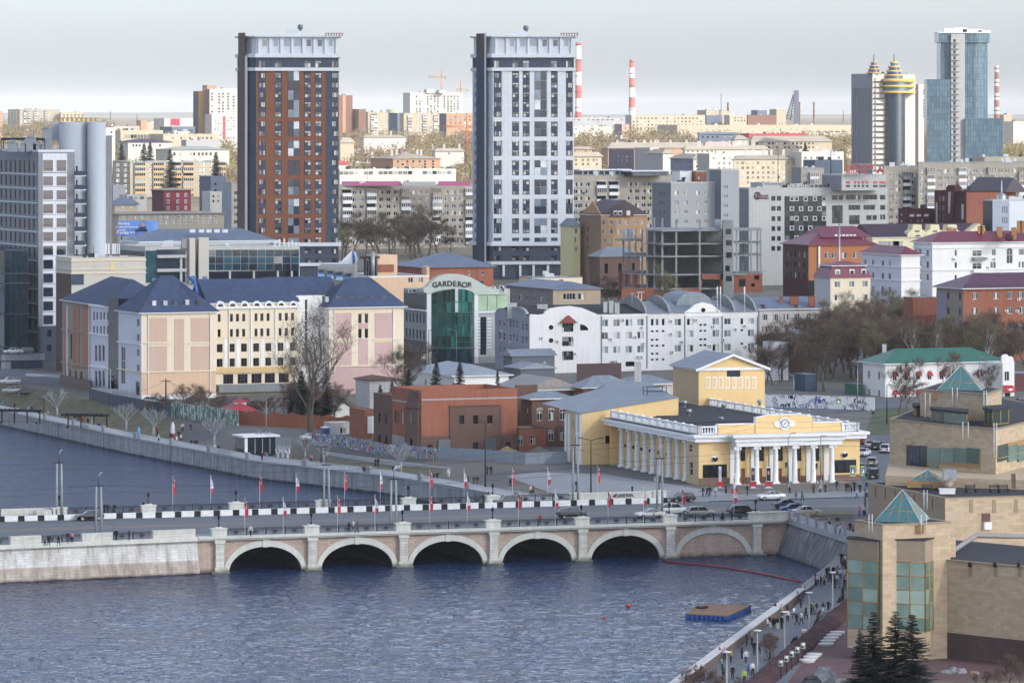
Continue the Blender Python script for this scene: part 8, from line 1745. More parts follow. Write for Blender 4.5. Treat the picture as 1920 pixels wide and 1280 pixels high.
for i,(px,Y,yt,w,lb) in enumerate(((1613,521,1178,.8,'left most and lowest of the four dark spruces before the museum'),(1638,519,1146,.95,'second from left of the four dark spruces before the museum'),(1679,521,1144,1.05,'tall third spruce before the right glass bay'),(1711,518,1150,1.0,'right most of the four dark spruces before the museum'))):spruce(px,0,yt,lb,'spruces before the museum',.6,Y,SPR,i,w*1.5)
for i,(px,Y,yt,z,lb) in enumerate(((767,890,690,6,'left most small spruce before the white hipped house'),(818,885,676,6,'broad spruce before the white hipped house'),(862,882,678,6,'third spruce from left behind the brick ruin'),(933,880,692,6,'right most thin spruce behind the brick ruin'),(566,895,694,5,'dark spruce left of the tall poplar'),(612,905,686,5.5,'broad dark spruce right of the tall poplar'),(590,900,700,5.2,'dark spruce close behind the poplar trunk'),(545,898,735,5,'low dark spruce beside the red roofed kiosk'),(713,905,720,5.5,'low dark spruce left of the brick ruin'),(735,908,712,5.5,'dark spruce beside the brick ruin'))):spruce(px,0,yt,lb,'dark spruces in the middle distance',z,Y,SPF,i,.95 if i not in (3,) else .6)
for i,(px,Y,yt,lb) in enumerate(((1637,920,768,'small round fir on the lawn beyond the car park'),(1683,925,784,'second small fir on the lawn beyond the car park'))):spruce(px,0,yt,lb,'small firs on the lawn',None,Y,SPF,i,1.6)
for i,(px,Y,yt) in enumerate(((228,2800,268),(270,2600,268),(281,2620,266),(319,2500,278),(405,2500,284),(1755,3000,246),(1510,2700,268),(1180,2900,262))):spruce(px,0,yt,'dark spruce standing among the sunlit houses far away','distant spruces',None,Y,SPF,i)
sv=pln('silver painted metal','#97989a',.5,.2)
def art_tree(seed):
 rr=random.Random(seed);tb=MB();cb=MB()
 tb.tube([(0,0,0),(.03,0,1.2),(-.03,0,2.3)],[.3,.2,.2],sv,8)
 def br(b,p,d,L,r,k):
  q=p+d*L*.5+Vector((rr.uniform(-.1,.1),rr.uniform(-.1,.1),.05));e=q+(d+Vector((0,0,.25))).normalized()*L*.5;b.tube([p,q,e],[r,r*.75,r*.5],sv,5,cap=False)
  if k==0:return
  for i in range(3):a=rr.uniform(0,6.28);nd_=(d+Vector((cos(a)*.6,sin(a)*.6,rr.uniform(-.1,.35)))).normalized();br(b,q.lerp(e,rr.uniform(.3,1)),nd_,L*.62,r*.55,k-1)
 for i in range(9):a=2*math.pi*i / 9+rr.uniform(-.2,.2);br(cb,Vector((0,0,2.1+rr.uniform(-.2,.3))),Vector((cos(a),sin(a),rr.uniform(.6,1.3))).normalized(),1.9,.1,3)
 return tb.mesh('trunk'),cb.mesh('crown')
AT=[art_tree(1),art_tree(2)]
for i,(px,py,h,lb) in enumerate(((107,783,43,'left most silver art tree near the pergola'),(237,810,45,'silver art tree right of the second pergola'),(288,822,47,'silver art tree before the dark blue fence'),(402,838,46,'silver art tree before the birch print fence'),(493,852,38,'silver art tree in front of the black kiosk'),(572,862,36,'silver art tree right of the white lattice panel'),(752,888,46,'right most silver art tree before the graffiti fence'),(607,868,34,'slender silver art tree by the lawn before the graffiti'))):
 X,Y,z=SP(px,py);s=h*Y / F / 4.6;t=thing('art_tree',lb,'sculpture',(X,Y,z),i*1.1,'silver art trees on the promenade');t.scale=(s,s,s);inst('trunk',AT[i%2][0],t);inst('crown',AT[i%2][1],t)
def fence(name,label,pts,h,mat,t=.15,z0=-.6,cap=None,cat='fence',bay=2.5):
 f=thing(name,label,cat,(pts[0][0],pts[0][1],GND(*pts[0][:2])))
 for p,q in zip(pts,pts[1:]):
  L=math.hypot(q[0]-p[0],q[1]-p[1]);n=max(1,int(L / bay));
  for i in range(n):
   a,c=lp2(p,q,i / n),lp2(p,q,(i+1) / n);z=GND(*lp2(a,c,.5));d=((c[1]-a[1]) / L*n*t / 2,-(c[0]-a[0]) / L*n*t / 2);b=MB()
   b.prism([(a[0]+d[0],a[1]+d[1]),(c[0]+d[0],c[1]+d[1]),(c[0]-d[0],c[1]-d[1]),(a[0]-d[0],a[1]-d[1])],z+z0,z+h,mat);b.build('panel',f)
   box1('post',f,(a[0]-.09,a[1]-.09,z+z0),(a[0]+.09,a[1]+.09,z+h+.06),cap or mat)
 return f
def prints(name,stops,sx,sz,dist=3.0):
 m,nt,b=nmat(name);p=wps(nt);v=nt.nodes.new('ShaderNodeTexVoronoi');v.inputs['Scale'].default_value=1.0;nt.links.new(scaled(nt,p,(sx,sx,sz)),v.inputs['Vector']);w=noise(nt,dist,4,scaled(nt,p,(1,1,.35)))
 sc_=nt.nodes.new('ShaderNodeSeparateColor');nt.links.new(v.outputs['Color'],sc_.inputs[0]);f=mth(nt,'FRACT',mth(nt,'MULTIPLY_ADD',w,1.3,sc_.outputs[0]));nt.links.new(ramp(nt,f,[(i / len(stops),lin(c)) for i,c in enumerate(stops)],True),b.inputs['Base Color']);b.inputs['Roughness'].default_value=.85;return m
XG=lambda px,py:SP(px,py)[:2]
graf=prints('graffiti paint',['#6d8fa8','#2c2b57','#9fa6ac','#b04a4e','#3a7fa6','#c9ced2','#4a3f78','#a9a050','#1f2230','#8fa0ab'],.9,1.6,1.6);gry=paint('grey fence panels','#858d97',.85,.2)
fence('graffiti_fence','grey construction fence covered with colourful graffiti',[XY(585,853),XY(640,846),XY(822,815)],2.1,graf,cap=gry);fence('construction_fence','plain grey construction fence below the brick ruin',[XY(822,815),XY(985,800),XY(1062,803)],2.0,gry)
b=MB();lw_=paint('pale low wall','#a5a8aa',.9,.2)
for p,q in ((XY(600,843),XY(830,806)),(XY(830,806),XY(1006,789))):b.prism([p,q,(q[0],q[1]+1),(p[0],p[1]+1)],2.5,4.4,lw_)
b.prism([XY(1006,789),XY(1200,764),XY(1200,765),XY(1006,790.5)],2.5,5.1,lw_);tag(b.build('retaining_wall'),'long pale low retaining wall below the construction fence','wall')
fence('fence','dark blue sheet fence curving below the beige facade',[XY(168,962),XY(212,945),XY(322,915)],2.3,pln('dark blue sheet','#2a3448',.6));fence('fence','low pale wall top behind the dark blue fence',[XY(172,968),XY(240,962)],2.0,lw_)
fence('printed_fence','fence printed with a photographic birch grove',[XY(322,914),XY(447,890)],2.9,prints('birch grove print',['#3c5a44','#a9b5a4','#56785a','#2c4436','#7f9a86','#c3cbbf','#476b6b'],2.6,.25,2.0))
wv=thing('brick_wall','orange brick wall with a scalloped top before the white sheds','wall',(*XY(447,893),4.5));b=MB();p0,p1=XY(447,893),XY(668,876);n=66
for i in range(n):
 f=lambda k:3.0-.55*abs(sin(math.pi*(k / n)*6.5));a,c=lp2(p0,p1,i / n),lp2(p0,p1,(i+1) / n);z=GND(*a);b.face([(*a,z-1),(*c,z-1),(*c,z+f(i+1)),(*a,z+f(i))],G.brick);b.face([(*a,z+f(i)),(*c,z+f(i+1)),(c[0],c[1]+.4,z+f(i+1)),(a[0],a[1]+.4,z+f(i))],G.brick);b.face([(c[0],c[1]+.4,z-1),(a[0],a[1]+.4,z-1),(a[0],a[1]+.4,z+f(i)),(c[0],c[1]+.4,z+f(i+1))],G.brick)
b.build('wall',wv)
pf=fence('painted_fence','white painted street art fence with black and blue triangles',[XY(1430,940),XY(1640,930)],2.7,prints('street art paint',['#c9cbd0','#d5d7d9','#25272d','#c3c6cc','#3a4a86','#b9bcc2','#83878e','#d0d2d4'],.45,.8,1.2),bay=4)
k_,m=bd('kiosk','small tan gatehouse with a red hip roof and roof lantern','kiosk',416,433,475,898,771,G.stone,zg=5);m.win(0,[466],[776],8,10,'d',G.std);hip(k_.root,m.poly,m.z1,1.6,pln('bright red roof','#a02f38',.5),.6,1.5);q=k_.box(438,443,462,900,754,G.trim,z0=m.z1+1);hip(k_.root,q.poly,q.z1,.6,MATS['bright red roof'],.3,None);k_.done()
k_,m=bd('kiosk','flat roofed black glazed kiosk on the promenade','kiosk',452,458,520,846,820,G.dark,D=5,zg=3.3);prism1('roof',k_.root,grow(m.poly,.4),m.z1,m.z1+.35,G.trim,bottom=True);m.panel(0,458.5,464,821,848,.1,G.trim,'panel')
for x in (478,492,506):m.panel(0,x-.5,x+.5,822,850,.1,G.gpanel,'mullion')
k_.done()
lp=thing('lattice_panel','white panel with a branching tree pattern beside the black kiosk','panel',(*XY(530,842),3.4));b=MB();q0,q1=XY(516,843),XY(546,840);b.prism([q0,q1,(q1[0],q1[1]+.2),(q0[0],q0[1]+.2)],3,ZZ(820,841),pln('grey lattice back','#8f9294',.7));b.build('panel',lp);b=MB();rr=random.Random(4)
def tw_(p,d,L,k):
 q=(p[0]+d[0]*L,p[1]+d[1]*L)
 f=lambda r:(q0[0]+(q1[0]-q0[0])*r[0],q0[1]-.12+(q1[1]-q0[1])*r[0],3.2+3.0*r[1])
 if not (0<=q[0]<=1 and q[1]<=1):return
 b.tube([f(p),f(q)],.05*k+.02,G.trim,4)
 if k>0:
  for s in (-.6,.6):a=math.atan2(d[1],d[0])+s*rr.uniform(.6,1.2);tw_(q,(cos(a),sin(a)),L*.8,k-1)
for x in (.2,.5,.8):tw_((x,0),(0,1),.26,4)
b.build('branch_pattern',lp)
k_,m=bd('site_cabin','pale grey site cabin with one white window','cabin',615,621,664,868,794,G.gpanel,D=4,zg=4.9);m.win(0,[643],[807],11,12,'d',G.std);flt(k_.root,m.poly,m.z1,G.gpanel,.15);k_.done()
k_,m=bd('portable_toilet','blue portable toilet beside the site cabin','toilet',604,606,618,866,802,pln('blue plastic cabin','#2a5596',.5),D=1.2,zg=4.8);hip(k_.root,m.poly,m.z1,.25,G.trim,.1,None);m.panel(0,607.5,616.5,804,818,.04,pln('darker blue door','#234a84',.5),'door');k_.done()
k_,m=bd('garage','orange brick garage with a white door left of the brick ruin','garage',668,684,706,858,770,G.brick,D=8,zg=5);m.panel(0,689,704,780,812,.1,G.trim,'door');flt(k_.root,m.poly,m.z1,G.rawcon,.2,G.brick);k_.done()
k_,m=bd('shed','white gabled shed with a dark red roof behind the scalloped wall','shed',585,598,664,905,768,G.stucco,D=10,zg=5.5);polyf(m,0,[(598,768),(631,746),(664,768)],.05,G.stucco,'gable',-.3);b=MB();r0=ptf(m,0,631,744,.4);rb0=(r0[0]-4.5,r0[1]+10,r0[2]);l0,e0=ptf(m,0,596,769,.4),ptf(m,0,667,769,.4)
b.face([l0,r0,rb0,(l0[0]-4.5,l0[1]+10,l0[2])][::-1],G.redroof);b.face([r0,e0,(e0[0]-4.5,e0[1]+10,e0[2]),rb0][::-1],G.redroof);b.build('roof',k_.root);k_.done()
k_,m=bd('shed','pale lean-to with a brown roof against the pink facade','shed',672,693,756,935,714,G.gpanel,D=8,zg=5.8);hip(k_.root,m.poly,m.z1,.8,G.bbrick,.4,.1);k_.done()
k_,m=bd('white_cabin','white box cabin on a low roof left of the dark grove','cabin',1436,1449,1478,1020,642,G.wpanel,D=5);m.win(3,[1442],[652],6,9,'d',G.std);flt(k_.root,m.poly,m.z1,G.gpanel,.1);k_.done()
k_,m=bd('wooden_house','small old house with a pale metal gable roof among the bare trees','house',1488,1494,1540,1045,648,G.bbrick,D=9);hip(k_.root,m.poly,m.z1,ridge_h(m.poly,m.z1,618),seamroof('pale tin roof','#8f9aa6',.6,.4,.15),.5,2);k_.done()
for (nm,lb,xl,xc,xr,Y,yt,c) in (('shed','low maroon shed behind the plum roofed house trees',1703,1712,1756,1110,558,G.brick),('shed','long maroon fence shed at the right edge',1890,1895,1990,985,700,pln('maroon sheet','#5b3036',.7)),('stall','blue market stall under the bare trees',1505,1510,1532,985,702,pln('blue tarpaulin','#34475e',.7)),('stall','green awning stall beside the green roofed house',1600,1604,1618,975,720,pln('green tarpaulin','#2f6a4f',.7))):k_,m=bd(nm,lb,nm,xl,xc,xr,Y,yt,c,D=5);flt(k_.root,m.poly,m.z1,G.greyroof,.1);k_.done()
for i,(px,Y,lb) in enumerate(((35,955,'steel pergola over benches at the left edge of the promenade'),(160,935,'dark steel pergola over benches right of the first silver tree'))):
 X,Y=XY(px,Y-18+6*i);z=GND(X,Y);t=thing('pergola',lb,'pergola',(X,Y,z),R(-18));b=MB()
 for k in range(9):b.box((-4.6+1.1*k,-1.5,2.7),(-4.45+1.1*k,1.5,2.95),G.iron)
 for y in (-1.1,1.1):b.box((-4.8,y-.08,2.5),(4.8,y+.08,2.698),G.iron)
 b.build('slat_roof',t)
 for x in (-4.2,-1.4,1.4,4.2):box1('post',t,(x-.1,.95,0),(x+.1,1.2,2.5),G.iron)
 b=MB();b.box((-4.2,-.4,.42),(4.2,.2,.5),G.bbrick);b.box((-4,-.3,0),(-3.8,.1,.42),G.iron);b.box((3.8,-.3,0),(4,.1,.42),G.iron);b.build('bench',t)
def heap(px,py,w,h,mat,label):
 X,Y,z=SP(px,py);rr=random.Random(int(px));b=MB();vs=[(X,Y,z+h)];n=16
 for k in (1,2,3,4):vs+=[(X+w*k / 4*cos(6.283*i / n)*rr.uniform(.9,1.1),Y+w*k / 4*sin(6.283*i / n),z-.1+h*(1-k / 4)*rr.uniform(.9,1.1)) for i in range(n)]
 fs=[(0,1+i,1+(i+1)%n) for i in range(n)]+[(1+k*n+i,1+(k+1)*n+i,1+(k+1)*n+(i+1)%n,1+k*n+(i+1)%n) for k in range(3) for i in range(n)];b.idx(vs,fs,mat);tag(b.build('heap'),label,'heap')
heap(952,853,3.4,1.7,paint('yellow sand','#a08a62',.95,.15),'heap of yellow sand before the brick ruin');heap(905,855,3.5,1.0,paint('dark gravel','#5b605f',.95,.2),'heap of dark gravel left of the sand');heap(1010,845,2.2,.9,paint('rubble','#8b8078',.95,.4),'rubble and white bags before the brown brick house')
b=MB();x,y=XY(80,1030);b.tube([(x-4,y+6,6.9),(x+5,y,6.7)],1.1,pln('curved acrylic roof','#9aa3a8',.25,.2),14);tag(b.build('ramp_cover'),'silver half round cover over the ramp below the office tower','cover')
b=MB();p0,p1=XY(112,1008),XY(170,985);b.prism([p0,p1,(p1[0],p1[1]+3),(p0[0],p0[1]+3)],5,9.0,pln('maroon granite','#5a3e3a',.6));tag(b.build('garden_wall'),'maroon granite wall beside the half round ramp cover','wall')
def lamp_mesh():
 b=MB();b.lathe([(.2,0),(.2,.12),(.09,.3),(.07,1.0),(.1,1.05)],(0,0,0),G.iron,8);p=b.mesh('post');b=MB();b.lathe([(.1,1.05),(.17,1.12),(.2,1.5),(.22,1.52),(.05,1.7),(.01,1.78)],(0,0,0),G.iron,8);b.lathe([(.165,1.15),(.195,1.48)],(0,0,.001),G.trim,8);return p,b.mesh('lantern')
LM=lamp_mesh();on=['first','second','third','fourth','fifth','sixth','seventh','eighth','ninth','tenth','eleventh','twelfth','thirteenth','fourteenth','fifteenth','sixteenth','seventeenth','eighteenth','nineteenth','twentieth']
nc={0:0,1:0}
for s,w in sorted(peds):
 k=0 if w==0 else 1;t=thing('bridge_lamp','%s black lantern from the left on the %s parapet of the bridge'%(on[nc[k]],('near','far')[k]),'lamp',(*BR(s,w),DZ+1.3),BANG,'black lanterns on the bridge pedestals');nc[k]+=1;inst('post',LM[0],t);inst('lantern',LM[1],t)
redm=pln('red flag cloth','#b3283a',.8);whm=pln('white flag cloth','#d3d3dc',.8)
def flag_mesh(c,c2,n=10):
 b=MB();pts=[];
 for i in range(n+1):t=i / n;w=.5*sin(math.pi*min(1,(t+.06) / .9)**.7)**.5 if t<.97 else .1;pts.append((w,2.7*t,.12*sin(5*t)))
 for i in range(n):
  (w0,h0,y0),(w1,h1,y1)=pts[i],pts[i+1];m=c2 if i<3 else c;b.face([(0,y0,h0),(w0,y0+.15*w0,h0),(w1,y1+.15*w1,h1),(0,y1,h1)],m);b.face([(0,y1+.02,h1),(w1,y1+.15*w1+.02,h1),(w0,y0+.15*w0+.02,h0),(0,y0+.02,h0)],m)
 for k in range(4):z=1.25+.3*k;b.face([(.16,.035,z),(.3,.06,z),(.3,.06,z+.15),(.16,.035,z+.15)],G.trim if c is redm else redm)
 return b.mesh('cloth')
FM={'r':flag_mesh(redm,redm),'w':flag_mesh(whm,redm)}
fl_n=[(459,'r'),(531,'w'),(633,'r'),(703,'w'),(806,'r'),(876,'w'),(972,'r'),(1041,'w'),(1140,'r'),(1207,'w'),(1279,'r'),(1376,'w')];fl_f=[(324,'r'),(395,'w'),(487,'r'),(555,'w'),(646,'r'),(713,'w'),(806,'r'),(870,'w'),(961,'r'),(1027,'w'),(1121,'r')]
pole=MB();pole.tube([(0,0,0),(0,0,5.4)],.027,G.trim,5);PM=pole.mesh('pole')
for fl,w,nm in ((fl_n,-.2,'near'),(fl_f,BWID+.1,'far')):
 cnt={'r':0,'w':0}
 for px,c in fl:
  k=(px-960) / F;a=BR(0,w);s=(k*a[1]-a[0]) / (BU[0]-k*BU[1]);t=thing('flag','%s %s feather flag from the left along the %s railing of the bridge'%(on[cnt[c]],'red' if c=='r' else 'white and red',nm),'flag',(*BR(s,w),DZ),rnd.uniform(-.5,.5),'feather flags along the bridge');cnt[c]+=1;inst('pole',PM,t);inst('cloth',FM[c],t,(0,0,2.55))
def conc_pole(px,Y,ytop,label,ybase=None):
 X,Y=XY(px,Y);z=5.2;h=ZZ(ytop,Y)-z;t=thing('tram_pole',label,'pole',(X,Y,z),0,'concrete wire poles along the bridge');b=MB()
 for sx in (-.42,.42):b.tube([(sx,0,0),(sx*.8,0,h)],[.2,.14],G.concrete,8)
 b.build('post',t);b=MB();b.box((-.7,-.15,h),(.7,.15,h+.15),G.iron);b.tube([(0,0,h),(0,0,h+1.4)],.05,G.iron,5);b.build('crossbar',t);tube1('lamp_arm',t,[(0,0,h+1.4),(.2,0,h+1.9),(.5,-.3,h+2.0)],.06,G.trim,5);return Vector((X,Y,z+h))
poles=[conc_pole(*a) for a in ((111,699,868,'left most tall concrete wire pole on the far side of the bridge road'),(185,668,911,'left most concrete wire pole on the near bridge pavement'),(612,712,872,'second concrete wire pole on the far bridge pavement'),(738,678,899,'second concrete wire pole on the near bridge pavement'),(1079,724,835,'third concrete wire pole on the far pavement, by the fountain plaza'),(1237,700,860,'thick concrete wire pole on the bridge before the colonnade'))]
def wire(name,a,c,sag,label,r=.022):
 b=MB();b.tube([Vector(a).lerp(Vector(c),t / 10)-Vector((0,0,sag*4*(t / 10)*(1-t / 10))) for t in range(11)],r,G.iron,3);tag(b.build(name),label,'wire','overhead wires along the bridge')
FA=[poles[0]-Vector((70,24,0)),poles[0],poles[2],poles[4],Vector((*XY(1420,748),16)),Vector((*XY(1700,770),16))];NB=[poles[1]-Vector((60,22,0)),poles[1],poles[3],poles[5],Vector((*XY(1540,722),15)),Vector((*XY(1800,735),15))]
for j,L in enumerate((FA,NB)):
 for i in range(5):
  for k in range(2):wire('overhead_wire',L[i]+Vector((0,0,.1-.9*k)),L[i+1]+Vector((0,0,.1-.9*k)),.5,'thin overhead wire strung along the %s side of the bridge road'%('far','near')[j])
for i,(a,c) in enumerate(((poles[0],poles[1]),(poles[2],poles[3]),(poles[4],poles[5]))):wire('span_wire',a-Vector((0,0,.5)),c-Vector((0,0,.5)),.6,'%s cross wire from the left spanning the bridge road'%on[i])
def arm_lamp(px,py,ytop,arms,label,mat=None,z=None):
 X,Y,z=SP(px,py,z);h=(py-ytop)*Y / F;t=thing('street_lamp',label,'lamp post',(X,Y,z));mat=mat or G.iron;b=MB();b.tube([(0,0,0),(0,0,h)],[.14,.07],mat,7);b.lathe([(.2,0),(.2,.9),(.14,1)],(0,0,0),mat,8);b.build('pole',t)
 for ax,az in arms:b=MB();b.tube([(0,0,h),(ax*.5,0,h+az*.6),(ax,0,h+az)],.05,mat,5);a_=b.build('arm',t);b=MB();s=1 if ax>0 else-1;b.box((min(ax,ax+s*.8),-.14,h+az-.05),(max(ax,ax+s*.8),.14,h+az+.08),mat);b.build('lamp_head',a_)
arm_lamp(910,919,792,[(-1.0,.3)],'tall black street lamp with one arm before the brick ruin');arm_lamp(1108,932,826,[(-1.3,.4),(1.3,.4)],'black street lamp with two arms at the corner of the concert hall');gp=pln('galvanised pole','#83898d',.5,.4)
arm_lamp(1478,918,822,[(.5,.9)],'grey pole with a curved arm before the portico',gp);arm_lamp(1539,910,818,[(.1,.1)],'slightly leaning grey pole at the right end of the portico',gp);arm_lamp(1228,905,846,[(-.6,.5)],'small grey lamp pole behind the thick concrete pole',gp);arm_lamp(1608,770,680,[(-.5,.3)],'tall pale grey pole by the balustrade of the concert hall',gp);arm_lamp(1663,795,722,[(.2,.1)],'slim black pole beside the lawn',None);arm_lamp(1488,750,705,[(-1.0,.5)],'short street lamp before the painted fence',gp);arm_lamp(1713,745,696,[(-.6,.4)],'street lamp before the awnings of the white house',gp);arm_lamp(1837,760,670,[(.1,.1)],'grey pole at the right part of the green roofed house',gp)
arm_lamp(499,835,738,[(.1,.1)],'square grey pole beside the black kiosk',gp);arm_lamp(856,690,622,[(-1.2,.6)],'street lamp with a long arm before the green glass front',gp);arm_lamp(804,690,620,[(.1,.1)],'leaning dark pole left of the green glass front',G.bbrick);arm_lamp(602,870,838,[(-.4,.1),(.4,.1)],'small black twin lamp on the promenade before the graffiti');arm_lamp(82,782,748,[(-.5,.1),(.5,.1)],'small black twin lamp near the left pergola');arm_lamp(207,757,692,[(-.5,.1)],'grey concrete utility pole before the white bay',G.concrete)
def wood_pole(px,py,ytop,label):
 X,Y,z=SP(px,py);h=(py-ytop)*Y / F;t=thing('utility_pole',label,'pole',(X,Y,z));tube1('post',t,[(0,0,0),(0,0,h)],[.18,.13],pln('dark timber','#3a2f2a',.9),7);box1('crossarm',t,(-1.1,-.06,h-.5),(1.1,.06,h-.38),MATS['dark timber']);return Vector((X,Y,z+h-.4))
up_=wood_pole(311,770,710,'dark wooden utility pole before the beige facade')
for i,(dx,dy,dz) in enumerate(((-14,12,-3),(16,-4,-4),(22,10,-5))):wire('utility_wire',up_,up_+Vector((dx,dy,dz)),1.2,'%s wire fanning out from the dark wooden pole'%on[i])
def sign_post(px,py,ytop,label,face,w=1.3,h=1.3,z=None):
 X,Y,z=SP(px,py,z);H=(py-ytop)*Y / F;t=thing('road_sign',label,'sign',(X,Y,z));tube1('pole',t,[(0,0,0),(0,0,H)],.06,gp,6);b=MB();b.box((-w / 2,-.1,H-h),(w / 2,-.06,H),pln('yellow green sign border','#b6c132',.6));s=b.build('plate',t);b=MB();b.box((-w*.36,-.115,H-h*.86),(w*.36,-.105,H-h*.14),pln('sign blue','#2b4f9c',.6));b.face([(-w*.28,-.12,H-h*.75),(w*.28,-.12,H-h*.75),(0,-.12,H-h*.25)],G.trim);b.build('symbol',s)
sign_post(795,690,664,'yellow edged pedestrian crossing sign by the curved gable store',0);sign_post(1572,772,746,'yellow edged pedestrian crossing sign before the painted fence',0);sign_post(1599,905,872,'narrow yellow edged crossing sign at the right corner of the concert hall',0,.9,1.8);sign_post(1619,905,873,'yellow edged crossing sign on the pole cluster right of the concert hall',0,.9,1.6);
X,Y,z=SP(1622,965,5.3);t=thing('signal_pole','grey pole with yellow edged signs and wires behind the museum corner','pole',(X,Y,z));tube1('pole',t,[(0,0,0),(0,0,8.6)],[.17,.1],gp,8)
for k,zz in enumerate((2.6,4.2,5.6)):b=MB();b.box((-.1,-.16,zz),(.5,-.1,zz+.9),MATS['yellow green sign border']);b.box((-.02,-.18,zz+.1),(.42,-.162,zz+.8),MATS['sign blue']);b.build('sign_plate',t)
def traffic_light(px,py,label):
 X,Y,z=SP(px,py,5.35);t=thing('traffic_light',label,'traffic light',(X,Y,z));tube1('pole',t,[(0,0,0),(0,0,3.4)],.07,gp,6);b=MB();b.box((-.17,-.17,2.5),(.17,.1,3.4),G.iron);c=b.build('housing',t)
 for k,(cc,zz) in enumerate((('#3a1512',3.22),('#3a2f12',2.95),('#39c26a',2.68))):b=MB();b.idx([(.1*cos(6.283*i / 10),-.18,zz+.1*sin(6.283*i / 10)) for i in range(10)],[tuple(range(10))],pln('signal lens '+cc[1:4],cc,.3));b.build('lens',c)
traffic_light(1531,907,'traffic light showing green at the right end of the portico');traffic_light(1474,905,'traffic light beside the grey pole before the portico')
yb=pln('dull yellow metal','#a3974d',.6);b=MB()
for s in (-.35,.35):b.tube([(0,s,0),(0,s*.8,1.1)],.04,yb,5)
b.tube([(0,-.28,1.1),(0,.28,1.1)],.05,yb,5);b.box((-.05,-.3,.5),(.05,.3,.62),yb);BM=b.mesh('bollard_frame');b=MB();b.box((-.3,-.2,0),(.3,.2,.12),G.concrete);BS=b.mesh('base')
for k in range(24):X,Y,z=SP(1502+4.1*k,972-.12*k,DZ);t=thing('barrier_stand','dull yellow barrier stand in the long row across the plaza','barrier',(X,Y,DZ),.2,'row of yellow barrier stands on the plaza');inst('frame',BM,t);inst('base',BS,t)
rl=thing('pedestrian_railing','low grey railing between the road and the concert hall pavement','railing',(*XY(1380,735),5.3));b=MB()
for z in (.5,1.0):b.tube([(-.0,0,z),(2.0,0,z)],.03,gp,5)
for x in (0,1.0):b.tube([(x,0,0),(x,0,1.0)],.035,gp,5)
rm2=b.mesh('railing_panel')
for x,y,a in along([XY(1310,738),XY(1362,738)],2.02)+along([XY(1530,752),XY(1608,757)],2.02):inst('railing_panel',rm2,rl,Vector((x,y,5.3))-rl.location,a)
for x,w,lb,fc in ((1412,8,'tall poster column with a man in black before the portico','#3a3d44'),(1441,9,'tall poster column with a dark portrait before the portico','#24262c'),(1350,5,'slim white poster pillar left of the portico','#b9bbc4'),(1377,4,'white feather banner on a pole before the portico','#c4c5d2')):
 X,Y,z=SP(x,916 if x!=1377 else 930,5.3);s=Y / F;t=thing('poster_stand',lb,'poster',(X,Y,5.3));prism1('board',t,[(-w*s / 2,-.15),(w*s / 2,-.15),(w*s / 2*.8,.15),(-w*s / 2*.8,.15)],.2,3.6,G.trim);b=MB();b.box((-w*s*.42,-.18,1.3),(w*s*.42,-.155,3.4),pln('poster print '+fc[1:4],fc,.7));b.box((-w*s*.2,-.2,2.3),(w*s*.2,-.182,2.9),pln('printed skin','#b98d76',.7));b.build('picture',t);b=MB();b.box((-.8,-.5,0),(.8,.4,.2),G.concrete);b.box((-.55,-.22,.4),(.55,-.17,1.2),redm);b.build('base',t)
for x,y,lb in ((324,806,'white and red inflatable advertising column on the promenade'),(260,813,'pale blue feather banner on the promenade')):X,Y,z=SP(x,y+12);t=thing('banner',lb,'banner',(X,Y,z));lathe1('body',t,[(.5,0),(.45,1.2),(.35,2.2),(.05,2.9)] if x==324 else [(.12,0),(.3,.8),(.3,1.9),(.03,2.4)],(0,0,0),whm if x==324 else pln('light blue banner','#6fa3cf',.7),10);lathe1('foot',t,[(.56,0),(.52,.6)] if x==324 else [(.3,0),(.3,.1)],(0,0,0),redm,10)
tyre=pln('tyre rubber','#17181a',.8);rim=pln('alloy rim','#9a9da0',.35,.6);cgl=glassm('car glass',['#10141a','#1a2026'],curtains=0);lampw=pln('headlight glass','#c4ccd0',.15);lampr=pln('tail light','#8a1620',.3);CARP={}
def carp(h):
 if h not in CARP:CARP[h]=pln('car paint '+h[1:],h,.28,.15,.6)
 return CARP[h]
TYPES={'sedan':(4.6,1.45,[(0,.55,.72),(.04,.35,.82),(.24,.3,.95),(.78,.3,.98),(.95,.35,.95),(1,.55,.8)],(.27,.42,.66,.82)),'hatch':(4.1,1.5,[(0,.55,.75),(.05,.35,.86),(.25,.3,1.0),(.9,.3,1.02),(1,.5,.85)],(.24,.4,.84,.96)),'suv':(4.6,1.7,[(0,.6,.9),(.04,.4,1.0),(.24,.35,1.1),(.92,.35,1.14),(1,.55,1.0)],(.26,.38,.86,.97)),'wagon':(4.5,1.55,[(0,.55,.78),(.05,.35,.88),(.25,.3,.98),(.93,.3,1.02),(1,.5,.9)],(.25,.39,.88,.97))}
